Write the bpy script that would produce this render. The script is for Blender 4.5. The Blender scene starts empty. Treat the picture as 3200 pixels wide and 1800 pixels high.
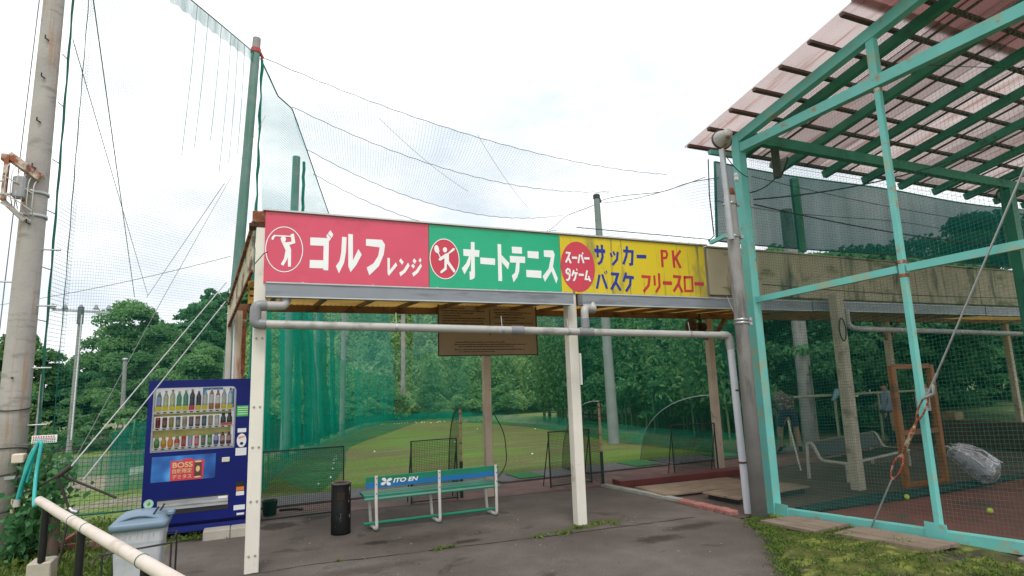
import bpy, math, random
import numpy as np
from mathutils import Vector, Matrix
random.seed(11)
rng = np.random.default_rng(11)
SC = bpy.context.scene
COL = SC.collection
V = Vector
rad = math.radians

# ------------------------------------------------------------------ camera
cd = bpy.data.cameras.new('camera')
cam = bpy.data.objects.new('camera', cd)
COL.objects.link(cam)
cd.sensor_width = 36.0
cd.lens = 20.869
cd.clip_start = 0.05
cd.clip_end = 2000.0
RM = Matrix(((0.91421781, -0.03417433, -0.40377953), (-0.40384273, -0.15901502, -0.90090248), (-0.03341927, 0.98668452, -0.15917542)))
# columns of RM: the camera's right / up / back axes in world space
RM = Matrix(((RM[0][0], RM[0][1], RM[0][2]), (RM[1][0], RM[1][1], RM[1][2]), (RM[2][0], RM[2][1], RM[2][2])))
m4 = RM.to_4x4()
m4.translation = (0.0, 0.0, 1.70)
cam.matrix_world = m4
SC.camera = cam

# ------------------------------------------------------------------ sky and sun (bright overcast)
SUN_EL, SUN_AZ = rad(58), rad(200)      # azimuth measured from +Y towards +X: behind the viewer, a little left
w = bpy.data.worlds.new('World')
SC.world = w
w.use_nodes = True
nt = w.node_tree
nt.nodes.clear()
def N(t, typ, **kw):
    n = t.nodes.new(typ)
    for k, v in kw.items():
        setattr(n, k, v)
    return n
def L(t, a, b):
    t.links.new(a, b)
def ramp(t, fac, stops, interp='LINEAR'):
    r = N(t, 'ShaderNodeValToRGB')
    r.color_ramp.interpolation = interp
    el = r.color_ramp.elements
    while len(el) < len(stops):
        el.new(0.5)
    for e, (p, c) in zip(el, stops):
        e.position = p
        e.color = tuple(c) + (1,) if len(c) == 3 else c
    if fac is not None:
        L(t, fac, r.inputs[0])
    return r
sky = N(nt, 'ShaderNodeTexSky')
sky.sky_type = 'NISHITA'
sky.sun_disc = False
sky.sun_elevation = SUN_EL
sky.sun_rotation = SUN_AZ
sky.air_density = 1.0
sky.dust_density = 2.0
bg_sky = N(nt, 'ShaderNodeBackground')
bg_sky.inputs[1].default_value = 0.13
L(nt, sky.outputs[0], bg_sky.inputs[0])
tc = N(nt, 'ShaderNodeTexCoord')
mp = N(nt, 'ShaderNodeMapping')
mp.inputs['Scale'].default_value = (1.0, 1.0, 2.2)
mp.inputs['Location'].default_value = (0.3, 0.1, 0.0)
L(nt, tc.outputs['Generated'], mp.inputs[0])
nz = N(nt, 'ShaderNodeTexNoise')
nz.inputs['Scale'].default_value = 2.3
nz.inputs['Detail'].default_value = 6
nz.inputs['Roughness'].default_value = 0.55
L(nt, mp.outputs[0], nz.inputs['Vector'])
cl = ramp(nt, nz.outputs['Fac'], [(0.36, (0.66, 0.72, 0.80)), (0.47, (0.84, 0.87, 0.91)), (0.58, (1.18, 1.18, 1.18))])
bg_cl = N(nt, 'ShaderNodeBackground')
L(nt, cl.outputs[0], bg_cl.inputs[0])
bg_cl.inputs[1].default_value = 1.06
nz2 = N(nt, 'ShaderNodeTexNoise')
nz2.inputs['Scale'].default_value = 1.7
nz2.inputs['Detail'].default_value = 5
mp2 = N(nt, 'ShaderNodeMapping')
mp2.inputs['Location'].default_value = (3.1, 0.7, 1.9)
L(nt, tc.outputs['Generated'], mp2.inputs[0])
L(nt, mp2.outputs[0], nz2.inputs['Vector'])
mk = ramp(nt, nz2.outputs['Fac'], [(0.28, (0.25, 0.25, 0.25)), (0.40, (1, 1, 1))])
mx = N(nt, 'ShaderNodeMixShader')
L(nt, mk.outputs[0], mx.inputs[0])
L(nt, bg_sky.outputs[0], mx.inputs[1])
L(nt, bg_cl.outputs[0], mx.inputs[2])
wo = N(nt, 'ShaderNodeOutputWorld')
L(nt, mx.outputs[0], wo.inputs[0])

sd = bpy.data.lights.new('sun', 'SUN')
sd.energy = 1.45
sd.angle = rad(18)
sd.color = (1.0, 0.965, 0.91)
sun = bpy.data.objects.new('sun', sd)
COL.objects.link(sun)
sdir = V((math.sin(SUN_AZ) * math.cos(SUN_EL), math.cos(SUN_AZ) * math.cos(SUN_EL), math.sin(SUN_EL)))
sun.rotation_euler = sdir.to_track_quat('Z', 'Y').to_euler()
sun.location = sdir * 60

SC.view_settings.view_transform = 'Standard'
SC.view_settings.look = 'None'
SC.view_settings.exposure = 0.32
SC.view_settings.gamma = 1.0
SC.view_settings.use_curve_mapping = False
SC.cycles.use_denoising = True
SC.cycles.max_bounces = 7
SC.cycles.diffuse_bounces = 3
SC.cycles.glossy_bounces = 2
SC.cycles.transmission_bounces = 4
SC.cycles.transparent_max_bounces = 28
SC.cycles.sample_clamp_indirect = 6

# ------------------------------------------------------------------ materials
MATS = {}
def sc3(c, k):
    return tuple(max(0.0, min(1.0, x * k)) for x in c)
def mat(name, base, rough=0.6, var=0.18, scale=6.0, metal=0.0, bump=0.0, spec=0.4, dirt=None, dirt_at=0.62, dirt_scale=(3, 3, 3), dirt2=None, dirt2_at=0.66, dirt2_scale=(9, 9, 1.2), trans=0.0, detail=5.0, emit=0.0, coat=0.0):
    if name in MATS:
        return MATS[name]
    m = bpy.data.materials.new(name)
    m.use_nodes = True
    t = m.node_tree
    b = t.nodes['Principled BSDF']
    tc = N(t, 'ShaderNodeTexCoord')
    n1 = N(t, 'ShaderNodeTexNoise')
    n1.inputs['Scale'].default_value = scale
    n1.inputs['Detail'].default_value = detail
    L(t, tc.outputs['Object'], n1.inputs['Vector'])
    r = ramp(t, n1.outputs['Fac'], [(0.3, sc3(base, 1 - var)), (0.7, sc3(base, 1 + var))])
    out = r.outputs[0]
    k = 0
    for d, at, ds in ((dirt, dirt_at, dirt_scale), (dirt2, dirt2_at, dirt2_scale)):
        k += 1
        if d is None:
            continue
        mpp = N(t, 'ShaderNodeMapping')
        mpp.inputs['Scale'].default_value = ds
        mpp.inputs['Location'].default_value = (k * 3.7, k * 1.3, k * 2.1)
        L(t, tc.outputs['Object'], mpp.inputs[0])
        n2 = N(t, 'ShaderNodeTexNoise')
        n2.inputs['Scale'].default_value = 1.0
        n2.inputs['Detail'].default_value = 6
        n2.inputs['Roughness'].default_value = 0.62
        L(t, mpp.outputs[0], n2.inputs['Vector'])
        rr = ramp(t, n2.outputs['Fac'], [(at - 0.05, (0, 0, 0)), (at + 0.06, (1, 1, 1))])
        mxx = N(t, 'ShaderNodeMix')
        mxx.data_type = 'RGBA'
        L(t, rr.outputs[0], mxx.inputs[0])
        L(t, out, mxx.inputs[6])
        mxx.inputs[7].default_value = tuple(d) + (1,)
        out = mxx.outputs[2]
    L(t, out, b.inputs['Base Color'])
    b.inputs['Roughness'].default_value = rough
    b.inputs['Metallic'].default_value = metal
    b.inputs['Specular IOR Level'].default_value = spec
    if coat:
        b.inputs['Coat Weight'].default_value = coat
        b.inputs['Coat Roughness'].default_value = 0.15
    if emit:
        L(t, out, b.inputs['Emission Color'])
        b.inputs['Emission Strength'].default_value = emit
    if bump:
        bp = N(t, 'ShaderNodeBump')
        bp.inputs['Strength'].default_value = bump
        bp.inputs['Distance'].default_value = 0.02
        n3 = N(t, 'ShaderNodeTexNoise')
        n3.inputs['Scale'].default_value = scale * 9
        n3.inputs['Detail'].default_value = 4
        L(t, tc.outputs['Object'], n3.inputs['Vector'])
        L(t, n3.outputs['Fac'], bp.inputs['Height'])
        L(t, bp.outputs[0], b.inputs['Normal'])
    if trans:
        tr = N(t, 'ShaderNodeBsdfTranslucent')
        L(t, out, tr.inputs['Color'])
        ms = N(t, 'ShaderNodeMixShader')
        ms.inputs[0].default_value = trans
        L(t, b.outputs[0], ms.inputs[1])
        L(t, tr.outputs[0], ms.inputs[2])
        o = [n for n in t.nodes if n.type == 'OUTPUT_MATERIAL'][0]
        L(t, ms.outputs[0], o.inputs[0])
    MATS[name] = m
    return m
def netmat(name, col, cell=None, thread=0.1, alpha=0.3, streak=0.0, wide=0.0):
    """A knotted net: threads on a metre-scaled UV grid, or an even veil where the cells are far too small to tell apart."""
    if name in MATS:
        return MATS[name]
    m = bpy.data.materials.new(name)
    m.use_nodes = True
    t = m.node_tree
    t.nodes.clear()
    o = N(t, 'ShaderNodeOutputMaterial')
    uv = N(t, 'ShaderNodeTexCoord')
    df = N(t, 'ShaderNodeBsdfDiffuse')
    df.inputs[0].default_value = tuple(col) + (1,)
    tl = N(t, 'ShaderNodeBsdfTranslucent')
    tl.inputs[0].default_value = tuple(col) + (1,)
    a = N(t, 'ShaderNodeMixShader')
    a.inputs[0].default_value = 0.45
    L(t, df.outputs[0], a.inputs[1])
    L(t, tl.outputs[0], a.inputs[2])
    tp = N(t, 'ShaderNodeBsdfTransparent')
    mxs = N(t, 'ShaderNodeMixShader')
    L(t, tp.outputs[0], mxs.inputs[1])
    L(t, a.outputs[0], mxs.inputs[2])
    L(t, mxs.outputs[0], o.inputs[0])
    fac = None
    if cell:
        sp = N(t, 'ShaderNodeSeparateXYZ')
        L(t, uv.outputs['UV'], sp.inputs[0])
        outs = []
        for ax in (0, 1):
            d = N(t, 'ShaderNodeMath', operation='DIVIDE')
            L(t, sp.outputs[ax], d.inputs[0])
            d.inputs[1].default_value = cell
            f = N(t, 'ShaderNodeMath', operation='FRACT')
            L(t, d.outputs[0], f.inputs[0])
            g = N(t, 'ShaderNodeMath', operation='LESS_THAN')
            L(t, f.outputs[0], g.inputs[0])
            g.inputs[1].default_value = thread
            outs.append(g.outputs[0])
        mxm = N(t, 'ShaderNodeMath', operation='MAXIMUM')
        L(t, outs[0], mxm.inputs[0])
        L(t, outs[1], mxm.inputs[1])
        fac = mxm.outputs[0]
        if alpha:
            ad = N(t, 'ShaderNodeMath', operation='MAXIMUM')
            L(t, fac, ad.inputs[0])
            ad.inputs[1].default_value = alpha
            fac = ad.outputs[0]
    else:
        mpp = N(t, 'ShaderNodeMapping')
        mpp.inputs['Scale'].default_value = (3.0, 0.35, 1)
        L(t, uv.outputs['UV'], mpp.inputs[0])
        nn = N(t, 'ShaderNodeTexNoise')
        nn.inputs['Scale'].default_value = 1.0
        nn.inputs['Detail'].default_value = 5
        L(t, mpp.outputs[0], nn.inputs['Vector'])
        mr = N(t, 'ShaderNodeMapRange')
        mr.inputs[1].default_value = 0.3
        mr.inputs[2].default_value = 0.7
        mr.inputs[3].default_value = max(0, alpha - streak)
        mr.inputs[4].default_value = min(1, alpha + streak)
        L(t, nn.outputs['Fac'], mr.inputs[0])
        fac = mr.outputs[0]
    L(t, fac, mxs.inputs[0])
    MATS[name] = m
    return m
def leafmat(name, dark, light, trans=0.35):
    """Leaf colour runs between two greens by a per-leaf value stored on the mesh."""
    if name in MATS:
        return MATS[name]
    m = bpy.data.materials.new(name)
    m.use_nodes = True
    t = m.node_tree
    b = t.nodes['Principled BSDF']
    o = [n for n in t.nodes if n.type == 'OUTPUT_MATERIAL'][0]
    at = N(t, 'ShaderNodeAttribute')
    at.attribute_name = 'leaf'
    r = ramp(t, at.outputs['Fac'], [(0.0, dark), (0.55, tuple((x + y) / 2 for x, y in zip(dark, light))), (1.0, light)])
    L(t, r.outputs[0], b.inputs['Base Color'])
    b.inputs['Roughness'].default_value = 0.6
    b.inputs['Specular IOR Level'].default_value = 0.25
    tl = N(t, 'ShaderNodeBsdfTranslucent')
    L(t, r.outputs[0], tl.inputs[0])
    ms = N(t, 'ShaderNodeMixShader')
    ms.inputs[0].default_value = trans
    L(t, b.outputs[0], ms.inputs[1])
    L(t, tl.outputs[0], ms.inputs[2])
    L(t, ms.outputs[0], o.inputs[0])
    MATS[name] = m
    return m

# ------------------------------------------------------------------ mesh helpers
class MB:
    def __init__(s):
        s.v = []
        s.f = []
        s.m = []
        s.sm = []
    def add(s, vs, fs, mi=0, smooth=False):
        o = len(s.v)
        s.v += [tuple(p) for p in vs]
        for f in fs:
            s.f.append(tuple(i + o for i in f))
            s.m.append(mi)
            s.sm.append(smooth)
        return s
    def box(s, a, b, mi=0):
        x0, x1 = sorted((a[0], b[0])); y0, y1 = sorted((a[1], b[1])); z0, z1 = sorted((a[2], b[2]))
        vs = [(x0, y0, z0), (x1, y0, z0), (x1, y1, z0), (x0, y1, z0), (x0, y0, z1), (x1, y0, z1), (x1, y1, z1), (x0, y1, z1)]
        return s.add(vs, [(0, 3, 2, 1), (4, 5, 6, 7), (0, 1, 5, 4), (1, 2, 6, 5), (2, 3, 7, 6), (3, 0, 4, 7)], mi)
    def bbox(s, a, b, r=0.006, mi=0):
        """A box with chamfered vertical and top edges."""
        x0, x1 = sorted((a[0], b[0])); y0, y1 = sorted((a[1], b[1])); z0, z1 = sorted((a[2], b[2]))
        def ring(i, z):
            return [(x0 + i + r, y0 + i, z), (x1 - i - r, y0 + i, z), (x1 - i, y0 + i + r, z), (x1 - i, y1 - i - r, z), (x1 - i - r, y1 - i, z), (x0 + i + r, y1 - i, z), (x0 + i, y1 - i - r, z), (x0 + i, y0 + i + r, z)]
        vs = ring(r, z0) + ring(0, z0 + r) + ring(0, z1 - r) + ring(r, z1)
        fs = [tuple(range(7, -1, -1)), tuple(range(24, 32))]
        for k in range(3):
            for i in range(8):
                j = (i + 1) % 8
                fs.append((k * 8 + i, k * 8 + j, k * 8 + 8 + j, k * 8 + 8 + i))
        return s.add(vs, fs, mi)
    def bar(s, p, q, w, h, up=(0, 0, 1), mi=0):
        p, q = V(p), V(q)
        d = (q - p).normalized()
        u = V(up)
        sd = d.cross(u)
        if sd.length < 1e-4:
            sd = d.cross(V((1, 0, 0)))
        sd.normalize()
        u = sd.cross(d).normalized()
        vs = []
        for c in (p, q):
            for a, b in ((-1, -1), (1, -1), (1, 1), (-1, 1)):
                vs.append(c + sd * (a * w / 2) + u * (b * h / 2))
        return s.add(vs, [(3, 2, 1, 0), (4, 5, 6, 7), (0, 1, 5, 4), (1, 2, 6, 5), (2, 3, 7, 6), (3, 0, 4, 7)], mi)
    def tube(s, pts, r, n=8, mi=0, cap=True, smooth=True, closed=False):
        pts = [V(p) for p in pts]
        rs = list(r) if isinstance(r, (list, tuple)) else [r] * len(pts)
        vs, fs = [], []
        ref = None
        K = len(pts)
        for i, p in enumerate(pts):
            if closed:
                d = (pts[(i + 1) % K] - pts[i - 1]).normalized()
            else:
                d = (pts[min(i + 1, K - 1)] - pts[max(i - 1, 0)]).normalized()
            if ref is None:
                ref = d.orthogonal().normalized()
            ref = (ref - d * ref.dot(d))
            if ref.length < 1e-5:
                ref = d.orthogonal()
            ref.normalize()
            bn = d.cross(ref)
            for k in range(n):
                a = 2 * math.pi * k / n
                vs.append(p + (ref * math.cos(a) + bn * math.sin(a)) * rs[i])
        for i in range(K if closed else K - 1):
            j = (i + 1) % K
            for k in range(n):
                l = (k + 1) % n
                fs.append((i * n + k, i * n + l, j * n + l, j * n + k))
        s.add(vs, fs, mi, smooth)
        if cap and not closed:
            s.add(vs[:n], [tuple(range(n - 1, -1, -1))], mi)
            s.add(vs[-n:], [tuple(range(n))], mi)
        return s
    def lathe(s, prof, c=(0, 0, 0), n=16, mi=0, smooth=True, axis='z', mis=None, squash=1.0):
        vs, fs = [], []
        for r, z in prof:
            for k in range(n):
                a = 2 * math.pi * k / n
                x, y = r * math.cos(a), r * math.sin(a) * squash
                q = (x, y, z) if axis == 'z' else ((x, -z, y) if axis == 'y' else (z, x, y))
                vs.append((c[0] + q[0], c[1] + q[1], c[2] + q[2]))
        o = len(s.v)
        s.v += vs
        for i in range(len(prof) - 1):
            for k in range(n):
                l = (k + 1) % n
                s.f.append((o + i * n + k, o + i * n + l, o + (i + 1) * n + l, o + (i + 1) * n + k))
                s.m.append(mis[i] if mis else mi)
                s.sm.append(smooth)
        s.f.append(tuple(o + k for k in range(n - 1, -1, -1))); s.m.append(mis[0] if mis else mi); s.sm.append(False)
        e = o + (len(prof) - 1) * n
        s.f.append(tuple(e + k for k in range(n))); s.m.append(mis[-1] if mis else mi); s.sm.append(False)
        return s
    def xzpoly(s, pts, y, t=0.003, mi=0):
        """A thin raised plate outlined in X,Z whose face looks towards -Y."""
        a = sum(pts[i][0] * pts[(i + 1) % len(pts)][1] - pts[(i + 1) % len(pts)][0] * pts[i][1] for i in range(len(pts)))
        if a < 0:
            pts = pts[::-1]
        n = len(pts)
        vs = [(x, y, z) for x, z in pts] + [(x, y + t, z) for x, z in pts]
        fs = [tuple(range(n))]
        for i in range(n):
            j = (i + 1) % n
            fs.append((j, i, n + i, n + j))
        return s.add(vs, fs, mi)
    def poly(s, pts, z=0.0, mi=0):
        return s.add([(p[0], p[1], p[2] if len(p) > 2 else z) for p in pts], [tuple(range(len(pts)))], mi)
    def build(s, name, mats, parent=None, origin=None):
        if not isinstance(mats, (list, tuple)):
            mats = [mats]
        if parent is not None:
            o0 = world_loc(parent)
        elif origin is not None:
            o0 = V(origin)
        else:
            a = np.array(s.v)
            o0 = V(((a[:, 0].min() + a[:, 0].max()) / 2, (a[:, 1].min() + a[:, 1].max()) / 2, a[:, 2].min()))
        me = bpy.data.meshes.new(name)
        me.from_pydata([(p[0] - o0[0], p[1] - o0[1], p[2] - o0[2]) for p in s.v], [], s.f)
        for mm in mats:
            me.materials.append(mm)
        me.polygons.foreach_set('material_index', s.m)
        me.polygons.foreach_set('use_smooth', s.sm)
        me.update()
        o = bpy.data.objects.new(name, me)
        COL.objects.link(o)
        if parent is not None:
            o.parent = parent
        else:
            o.location = o0
        return o
WL = {}
def world_loc(o):
    l = V(o.location)
    while o.parent is not None:
        o = o.parent
        l = l + V(o.location)
    return l
def tag(o, label=None, cat=None, group=None, kind=None):
    if label: o['label'] = label
    if cat: o['category'] = cat
    if group: o['group'] = group
    if kind: o['kind'] = kind
    return o
def thing(name, label, cat, loc, group=None):
    o = bpy.data.objects.new(name, None)
    o.empty_display_size = 0.2
    COL.objects.link(o)
    o.location = loc
    return tag(o, label, cat, group)
def bend(pts, r, n=5):
    """Round the inner corners of a polyline."""
    pts = [V(p) for p in pts]
    out = [pts[0]]
    for i in range(1, len(pts) - 1):
        a, b, c = pts[i - 1], pts[i], pts[i + 1]
        ra = min(r, (b - a).length * 0.49, (c - b).length * 0.49)
        p = b + (a - b).normalized() * ra
        q = b + (c - b).normalized() * ra
        for k in range(n + 1):
            u = k / n
            out.append(p * (1 - u) ** 2 + b * 2 * u * (1 - u) + q * u * u)
    out.append(pts[-1])
    return out
def sag(p, q, s, n=14):
    p, q = V(p), V(q)
    return [p.lerp(q, k / n) - V((0, 0, s * 4 * (k / n) * (1 - k / n))) for k in range(n + 1)]
def sheet(name, fn, nu, nv, m, parent=None, usize=1.0, vsize=1.0, origin=None, smooth=True):
    """A grid surface fn(u,v) with UVs in metres."""
    us, vs = np.linspace(0, 1, nu + 1), np.linspace(0, 1, nv + 1)
    pts = [fn(u, v) for v in vs for u in us]
    fs = []
    for j in range(nv):
        for i in range(nu):
            a = j * (nu + 1) + i
            fs.append((a, a + 1, a + nu + 2, a + nu + 1))
    if parent is not None:
        o0 = world_loc(parent)
    else:
        o0 = V(origin) if origin else V(pts[0])
    me = bpy.data.meshes.new(name)
    me.from_pydata([(p[0] - o0[0], p[1] - o0[1], p[2] - o0[2]) for p in pts], [], fs)
    me.materials.append(m)
    uvl = me.uv_layers.new(name='UVMap')
    li = np.zeros(len(me.loops), dtype=np.int32)
    me.loops.foreach_get('vertex_index', li)
    uu = np.tile(us * usize, nv + 1)
    vv = np.repeat(vs * vsize, nu + 1)
    uvl.data.foreach_set('uv', np.stack([uu[li], vv[li]], 1).astype(np.float32).ravel())
    if smooth:
        me.polygons.foreach_set('use_smooth', [True] * len(fs))
    me.update()
    o = bpy.data.objects.new(name, me)
    COL.objects.link(o)
    if parent is not None:
        o.parent = parent
    else:
        o.location = o0
    return o
def text_mesh(name, body, size, m, parent, x, z, y, width=None, offset=0.0, shear=0.0, depth=0.002, align='LEFT', bold=0.0):
    """Lettering standing in the XZ plane and facing -Y, left bottom corner at x,z."""
    c = bpy.data.curves.new(name, 'FONT')
    c.body = body
    c.size = size
    c.shear = shear
    c.offset = bold
    c.extrude = depth / 2
    o = bpy.data.objects.new(name + '_tmp', c)
    COL.objects.link(o)
    bpy.context.view_layer.update()
    me = bpy.data.meshes.new_from_object(o.evaluated_get(bpy.context.evaluated_depsgraph_get()))
    bpy.data.objects.remove(o)
    bpy.data.curves.remove(c)
    n = len(me.vertices)
    co = np.zeros(n * 3)
    me.vertices.foreach_get('co', co)
    co = co.reshape(-1, 3)
    lo, hi = co.min(0), co.max(0)
    k = 1.0 if width is None else width / (hi[0] - lo[0])
    q = np.stack([(co[:, 0] - lo[0]) * k + x, y - co[:, 2], co[:, 1] - lo[1] + z], 1)
    o0 = world_loc(parent)
    q -= np.array(o0)
    me.vertices.foreach_set('co', q.ravel())
    me.materials.clear()
    me.materials.append(m)
    me.update()
    ob = bpy.data.objects.new(name, me)
    COL.objects.link(ob)
    ob.parent = parent
    return ob
def copy_tree(o, parent=None):
    c = o.copy()
    COL.objects.link(c)
    c.parent = parent
    for ch in [x for x in bpy.data.objects if x.parent == o]:
        copy_tree(ch, c)
    return c
def leaves(name, P, size, m, parent=None, aspect=1.0, droop=0.0, seed=0, val=None, outward=None, origin=None, lift=0.35):
    """Leaf-sized quads at points P (n,3); every quad a bent diamond of its own size and turn."""
    r = np.random.default_rng(seed)
    n = len(P)
    P = np.asarray(P)
    nr = r.normal(size=(n, 3)) * 0.55
    if outward is not None:
        nr = nr + outward * 0.55
    nr[:, 2] += lift
    nr /= np.linalg.norm(nr, axis=1, keepdims=True) + 1e-9
    a = r.normal(size=(n, 3))
    a[:, 2] -= droop
    a -= nr * (a * nr).sum(1, keepdims=True)
    a /= np.linalg.norm(a, axis=1, keepdims=True) + 1e-9
    b = np.cross(nr, a)
    s = size * r.uniform(0.6, 1.35, (n, 1))
    aa = a * s * aspect
    bb = b * s * 0.5
    vs = np.empty((n, 4, 3))
    vs[:, 0] = P - aa * 0.5
    vs[:, 1] = P + bb
    vs[:, 2] = P + aa * 0.5
    vs[:, 3] = P - bb
    vs[:, 2, 2] -= (s * 0.15)[:, 0]
    o0 = np.array(world_loc(parent)) if parent is not None else np.array(origin if origin is not None else P.min(0))
    vs = (vs - o0).reshape(-1, 3)
    me = bpy.data.meshes.new(name)
    me.vertices.add(n * 4)
    me.vertices.foreach_set('co', vs.ravel())
    me.loops.add(n * 4)
    me.loops.foreach_set('vertex_index', np.arange(n * 4, dtype=np.int32))
    me.polygons.add(n)
    me.polygons.foreach_set('loop_start', np.arange(0, n * 4, 4, dtype=np.int32))
    me.polygons.foreach_set('loop_total', np.full(n, 4, dtype=np.int32))
    me.update(calc_edges=True)
    at = me.attributes.new('leaf', 'FLOAT', 'FACE')
    lv = r.uniform(0, 1, n) * 0.45 + (val if val is not None else 0.3)
    at.data.foreach_set('value', np.clip(lv, 0, 1).astype(np.float32))
    me.materials.append(m)
    o = bpy.data.objects.new(name, me)
    COL.objects.link(o)
    if parent is not None:
        o.parent = parent
    else:
        o.location = o0
    return o
# ------------------------------------------------------------------ palette
WHITEP = mat('cream_paint', (0.72, 0.68, 0.60), 0.5, 0.06, 3, dirt=(0.42, 0.36, 0.28), dirt_at=0.70, dirt2=(0.30, 0.22, 0.15), dirt2_at=0.76, dirt2_scale=(30, 30, 5))
TANP = mat('tan_paint', (0.52, 0.42, 0.33), 0.55, 0.10, 4, dirt=(0.25, 0.17, 0.11), dirt_at=0.66)
RUSTP = mat('rusty_cream_paint', (0.55, 0.47, 0.36), 0.6, 0.12, 4, dirt=(0.22, 0.07, 0.025), dirt_at=0.50, dirt_scale=(14, 14, 1.0), dirt2=(0.42, 0.15, 0.04), dirt2_at=0.56, dirt2_scale=(22, 22, 0.8), bump=0.2)
RUST = mat('rust', (0.20, 0.065, 0.03), 0.85, 0.5, 9, dirt=(0.42, 0.33, 0.26), dirt_at=0.60, dirt_scale=(9, 9, 9), bump=0.4)
BROWNB = mat('brown_beam_paint', (0.22, 0.115, 0.06), 0.6, 0.25, 3, dirt=(0.10, 0.045, 0.025), dirt_at=0.58)
YELROOF = mat('yellow_sheet', (0.34, 0.20, 0.05), 0.4, 0.3, 1.2, trans=0.5, dirt=(0.16, 0.08, 0.02), dirt_at=0.62, dirt_scale=(2, 6, 2))
GUTTER = mat('grey_gutter', (0.235, 0.255, 0.29), 0.38, 0.06, 5, dirt=(0.16, 0.17, 0.19), dirt_at=0.60, dirt_scale=(1.5, 4, 14), spec=0.5)
GUTTERLIP = mat('pale_gutter_lip', (0.50, 0.52, 0.52), 0.4, 0.1, 6)
PVC = mat('grey_pvc', (0.40, 0.39, 0.37), 0.4, 0.08, 5, dirt=(0.26, 0.25, 0.23), dirt_at=0.60)
PVCD = mat('dark_grey_pvc', (0.22, 0.225, 0.235), 0.4, 0.1, 6)
WPVC = mat('white_pvc', (0.66, 0.67, 0.72), 0.35, 0.05, 4)
FASCIA = mat('stained_beige_fascia', (0.47, 0.40, 0.27), 0.7, 0.12, 2, dirt=(0.035, 0.04, 0.025), dirt_at=0.565, dirt_scale=(2.6, 4, 0.50), dirt2=(0.16, 0.17, 0.06), dirt2_at=0.60, dirt2_scale=(1.4, 2, 3.5))
CONC = mat('concrete', (0.37, 0.345, 0.325), 0.8, 0.12, 3, bump=0.25, dirt=(0.36, 0.20, 0.11), dirt_at=0.62, dirt_scale=(9, 9, 0.45), dirt2=(0.25, 0.23, 0.21), dirt2_at=0.60, dirt2_scale=(2.5, 2.5, 9))
CONCG = mat('plain_concrete', (0.27, 0.26, 0.25), 0.85, 0.15, 3, bump=0.25, dirt=(0.13, 0.125, 0.12), dirt_at=0.62, dirt_scale=(4, 4, 0.8))
TEAL = mat('teal_steel_paint', (0.155, 0.51, 0.465), 0.45, 0.08, 3, dirt=(0.30, 0.42, 0.30), dirt_at=0.60, dirt_scale=(4, 4, 4), dirt2=(0.36, 0.22, 0.11), dirt2_at=0.655, dirt2_scale=(7, 5, 7))
GREENST = mat('dark_green_steel', (0.035, 0.21, 0.125), 0.5, 0.2, 3, dirt=(0.03, 0.07, 0.05), dirt_at=0.62)
PURLIN = mat('brown_purlin', (0.095, 0.050, 0.040), 0.7, 0.25, 5)
STEEL = mat('galvanised_steel', (0.42, 0.43, 0.44), 0.4, 0.12, 8, metal=0.7)
DARKMETAL = mat('dark_metal', (0.03, 0.03, 0.032), 0.5, 0.2, 8)
BLACKG = mat('dark_green_tube', (0.012, 0.035, 0.028), 0.5, 0.2, 8)
WIRE = mat('weathered_wire', (0.16, 0.17, 0.18), 0.6, 0.15, 8)
WIRED = mat('black_wire', (0.02, 0.022, 0.022), 0.6, 0.1, 8)
ROPEG = mat('green_rope', (0.02, 0.15, 0.11), 0.8, 0.2, 12)
WHITE = mat('white_print', (0.87, 0.87, 0.86), 0.45, 0.03, 4)
REDS = mat('red_sign_face', (0.66, 0.075, 0.135), 0.32, 0.07, 1.0, spec=0.5, dirt=(0.55, 0.06, 0.10), dirt_at=0.6, dirt_scale=(1, 1, 2))
REDD = mat('red_disc', (0.60, 0.05, 0.085), 0.35, 0.06, 2)
GREENS = mat('green_sign_face', (0.006, 0.40, 0.20), 0.32, 0.06, 1.0, spec=0.5, dirt=(0.006, 0.33, 0.16), dirt_at=0.6, dirt_scale=(1, 1, 2))
YELS = mat('yellow_sign_face', (0.70, 0.53, 0.018), 0.45, 0.06, 1.0, dirt=(0.36, 0.29, 0.05), dirt_at=0.56, dirt_scale=(2.2, 2, 0.9), dirt2=(0.22, 0.19, 0.06), dirt2_at=0.63, dirt2_scale=(13, 3, 0.6))
BLUEP = mat('blue_lettering', (0.012, 0.035, 0.30), 0.45, 0.1, 4)
CRIMP = mat('crimson_lettering', (0.52, 0.03, 0.035), 0.45, 0.1, 4)
ALU = mat('aluminium_trim', (0.58, 0.58, 0.56), 0.35, 0.06, 6, metal=0.3)

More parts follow.
